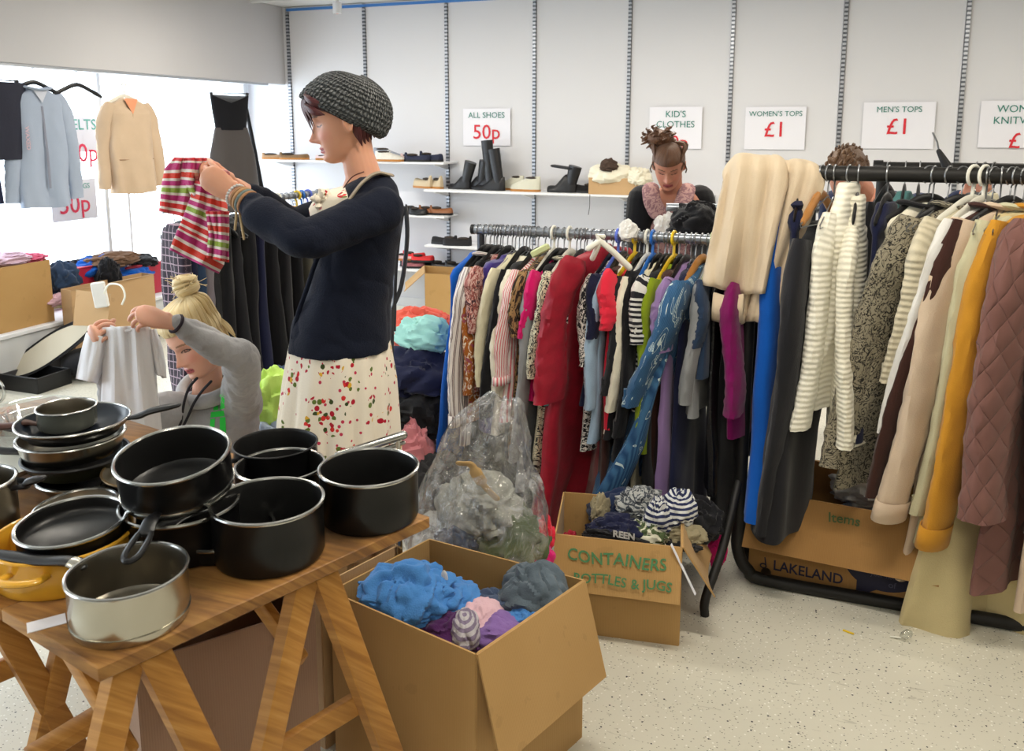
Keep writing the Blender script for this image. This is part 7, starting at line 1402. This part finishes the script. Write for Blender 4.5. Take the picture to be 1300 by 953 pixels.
R = loftrings([L_(x, y, 4.5) for x, y, a_, b_ in tt], [q[2] for q in tt], [q[3] for q in tt], f3, s3, n=48, noise=.004, seed=4); MB().grid(R, close_u=True, caps=True).build('top', M_PTOP, Cw, world=True)
mb = MB()
for s, px, pts in ((1, 0, [(826, 240, 4.42), (828, 255, 4.37), (834, 268, 4.35)]), (-1, 0, [(872, 240, 4.44), (868, 255, 4.38), (860, 270, 4.35)])): mb.tube(smooth_path([L_(*q) for q in pts], 4), [.045] * 9, 12, flat=(1, .35), up=s3, rnd=True)
mb.build('top_front', M_PTOP, Cw, world=True)
mb = MB(); ct = [(866, 238, .06, .07), (874, 250, .10, .135), (874, 280, .115, .115), (874, 330, .12, .11)]
mb.grid(loftrings([L_(x, y, 4.53) for x, y, a_, b_ in ct], [q[2] for q in ct], [q[3] for q in ct], f3, s3, n=36), close_u=True, caps=True)
ct = [(828, 240, .05, .05), (821, 252, .08, .055), (820, 280, .09, .045), (822, 330, .11, .055)]; mb.grid(loftrings([L_(x, y, 4.56) for x, y, a_, b_ in ct], [q[2] for q in ct], [q[3] for q in ct], f3, s3, n=36), close_u=True, caps=True)
for s_, e_, w_ in ((a1, a2, a3), (b1_, b2_, b3_)): mb.tube(smooth_path([s_, e_, w_], 5), [.082] * 3 + [.068] * 4 + [.052] * 4, 16, rnd=True)
link('cardigan', remesh(mb, .007, 3), K['black'], Cw, c0b)
mb = MB(); mb.grid(loftrings([L_(852, 366, 4.5), L_(852, 400, 4.5), np.array([c0b[0], c0b[1], .5])], [.14, .15, .20], [.18, .19, .25], f3, s3, n=48, noise=.01, seed=8), close_u=True, caps=True).build('skirt', K['navy'], Cw, world=True)
M_CURL = hair_mat('brown_curly_hair', (44, 28, 22), (128, 84, 52)); hl3 = lambda x, y, z: HM3 @ (np.array([x, y, z]) * 1.02) + hc3
mb = MB(); rs = np.random.RandomState(9); mb.ell(hl3(-.002, 0, .028), (.108, .084, .088), HM3, 40, 28, fn=lambda D: np.where((D[..., 0] > .45) & (D[..., 2] < .25), .8, 1.0))
top3 = L_(838, 176, 4.38)
for i in range(46):
    a_, b_ = rs.uniform(0, 6.28), rs.uniform(-1, 1.4); d_ = np.array([math.cos(a_) * math.cos(b_), math.sin(a_) * math.cos(b_), math.sin(b_)]); p_ = top3 + d_ * np.array([.085, .06, .05]) * rs.uniform(.5, 1); Q = [p_ + .016 * np.array([math.cos(k * 1.5 + a_), math.sin(k * 1.5 + a_), .55 * k - 1]) for k in range(6)]; lock(mb, Q, .0085, flat=(1, .8))
mb.ell(top3, (.07, .05, .042))
for i in range(18):
    s = (-1) ** i; lock(mb, [hl3(.06 - .08 * rs.rand(), s * .065, .06), hl3(-.03, s * .075, .1), top3 + [.0, 0, -.02]], .014)
for i in range(8): s = (-1) ** i; mb.tube([hl3(.02, s * .078, .02), hl3(.03, s * .09, -.01), hl3(.024, s * .085, -.035)], .003, 6)
mb.build('hair', M_CURL, Cw, world=True)

# ------------------------------------------------ man bending behind the black rails
c0m = L_(1112, 300, 4.25); c0m[2] = 0
Mn = thing('person', 'brown haired person in navy bending down behind the black clothes rail', 'person', c0m)
f4 = nrm(-HF * .8 - RT * .35); dn = math.radians(52); F4 = nrm(f4 * math.cos(dn) - np.array([0, 0, math.sin(dn)])); U4 = nrm(f4 * math.sin(dn) + np.array([0, 0, math.cos(dn)])); hc4 = L_(1075, 222, 3.9); s4 = nrm(np.cross([0, 0, 1], f4)); mb = MB(); HM4 = head_mb(mb, hc4, F4, U4, 1.06)
n0 = hc4 - F4 * .03 - U4 * .08; hipm = np.array([c0m[0], c0m[1], .95]) - f4 * .08; chest = L_(1112, 262, 4.12)
mb.tube([hc4 - F4 * .02, n0, chest * .4 + n0 * .6], [.055, .056, .07], 16, rnd=True)
mb.grid(loftrings([n0 * .4 + chest * .6, chest, chest * .5 + hipm * .5, hipm, hipm - [0, 0, .08]], [.07, .11, .12, .12, .1], [.12, .19, .17, .17, .15], nrm(f4 + [0, 0, -.6]), s4), close_u=True, caps=True)
aL = chest + s4 * .19; eL = L_(1180, 285, 3.85); wL = L_(1222, 250, 3.66); aR = chest - s4 * .19; eR = aR + np.array([0, -.02, -.28]); wR = eR + f4 * .2 + [0, 0, -.08]
for s_, e_, w_, mi_ in ((aL, eL, wL, 1), (aR, eR, wR, -1)): mb.tube([s_, s_ * .5 + e_ * .5, e_, e_ * .5 + w_ * .5, w_], [.05, .046, .04, .038, .028], 14, rnd=True); d_ = nrm(w_ - e_); hand_mb(mb, w_ + d_ * .01, nrm(d_ + RT * .6), nrm(np.array([0, 0, 1.])), mirror=mi_, curls=(.7, .8, .8, .8))
for s in (-1, 1):
    hp = hipm - [0, 0, .08] + s4 * s * .09; an = np.array([c0m[0], c0m[1], .09]) + s4 * s * .12; leg_mb(mb, hp, (hp + an) / 2 + f4 * .03, an, 1.1)
me = remesh(mb, .005, 3); paint(me, [(hc4, HM4, 1.06)], (208, 146, 122), (170, 90, 84), (60, 40, 30)); link('body', me, SK1, Mn, c0m)
mb = MB(); mb.grid(loftrings([n0 * .2 + chest * .8, chest, chest * .5 + hipm * .5, hipm, hipm - [0, 0, .06]], [.10, .13, .14, .135, .12], [.15, .21, .19, .185, .17], nrm(f4 + [0, 0, -.6]), s4, n=40), close_u=True, caps=True)
for s_, e_, w_ in ((aL, eL, wL), (aR, eR, wR)): mb.tube(smooth_path([s_, e_, w_ * .9 + e_ * .1], 5), np.linspace(.075, .045, 11), 16, rnd=True)
link('sweatshirt', remesh(mb, .007, 3), C_('navy_sweatshirt', (38, 48, 78)), Mn, c0m)
mb = MB(); 
for s in (-1, 1):
    hp = hipm - [0, 0, .04] + s4 * s * .09; an = np.array([c0m[0], c0m[1], .10]) + s4 * s * .12; P = smooth_path([hp, (hp + an) / 2 + f4 * .03, an], 5); mb.tube(P, np.linspace(.105, .06, len(P)), 18, rnd=True)
link('trousers', remesh(mb, .009, 2), K['denim'], Mn, c0m)
M_BRH = hair_mat('brown_short_hair', (62, 40, 26), (128, 92, 60)); hl4 = lambda x, y, z: HM4 @ (np.array([x, y, z]) * 1.06) + hc4; mb = MB(); rs = np.random.RandomState(12)
mb.ell(hl4(-.014, 0, .035), np.array([.098, .081, .092]) * 1.06, HM4, 40, 28, fn=lambda D: np.where((D[..., 0] > .5) & (D[..., 2] < .2), .8, 1.0))
for i in range(120):
    a_ = rs.uniform(-math.pi, math.pi); e_ = rs.uniform(.0, 1.45); d = np.array([math.cos(a_) * math.cos(e_), math.sin(a_) * math.cos(e_), math.sin(e_)]); 
    if d[0] > .6 and d[2] < .35: continue
    p_ = np.array([-.014, 0, .035]) + d * [.1, .083, .093]; w_ = np.cross(d, [.3, 1, .2 * math.sin(a_ * 3)]); w_ = w_ / (np.linalg.norm(w_) + 1e-6) * .015; lock(mb, [hl4(*(p_ - w_ - d * .004)), hl4(*(p_ + d * .003)), hl4(*(p_ + w_ - d * .004))], .008, flat=(1, .5))
mb.build('hair', M_BRH, Mn, world=True)
for P_, c_, s_, o_ in ((Cw, c0b, s3, f3), (Mn, c0m, s4, f4), (Bw, None, None, None)):
    if c_ is None: continue
    for s in (-1, 1):
        q = np.array([c_[0], c_[1], 0]) + s_ * s * (.1 if P_ is Cw else .12) - o_ * .08; up, so = shoe_mb(.27, .1, .1, 'sneaker'); aa = math.atan2(o_[1], o_[0])
        for m_, nm, mt in ((up, 'shoe', blk), (so, 'shoe_sole', M_BSOLE)): m_.v = [np.vstack(m_.v) @ Rz(aa).T + q]; m_.build(nm, mt, P_, world=True)
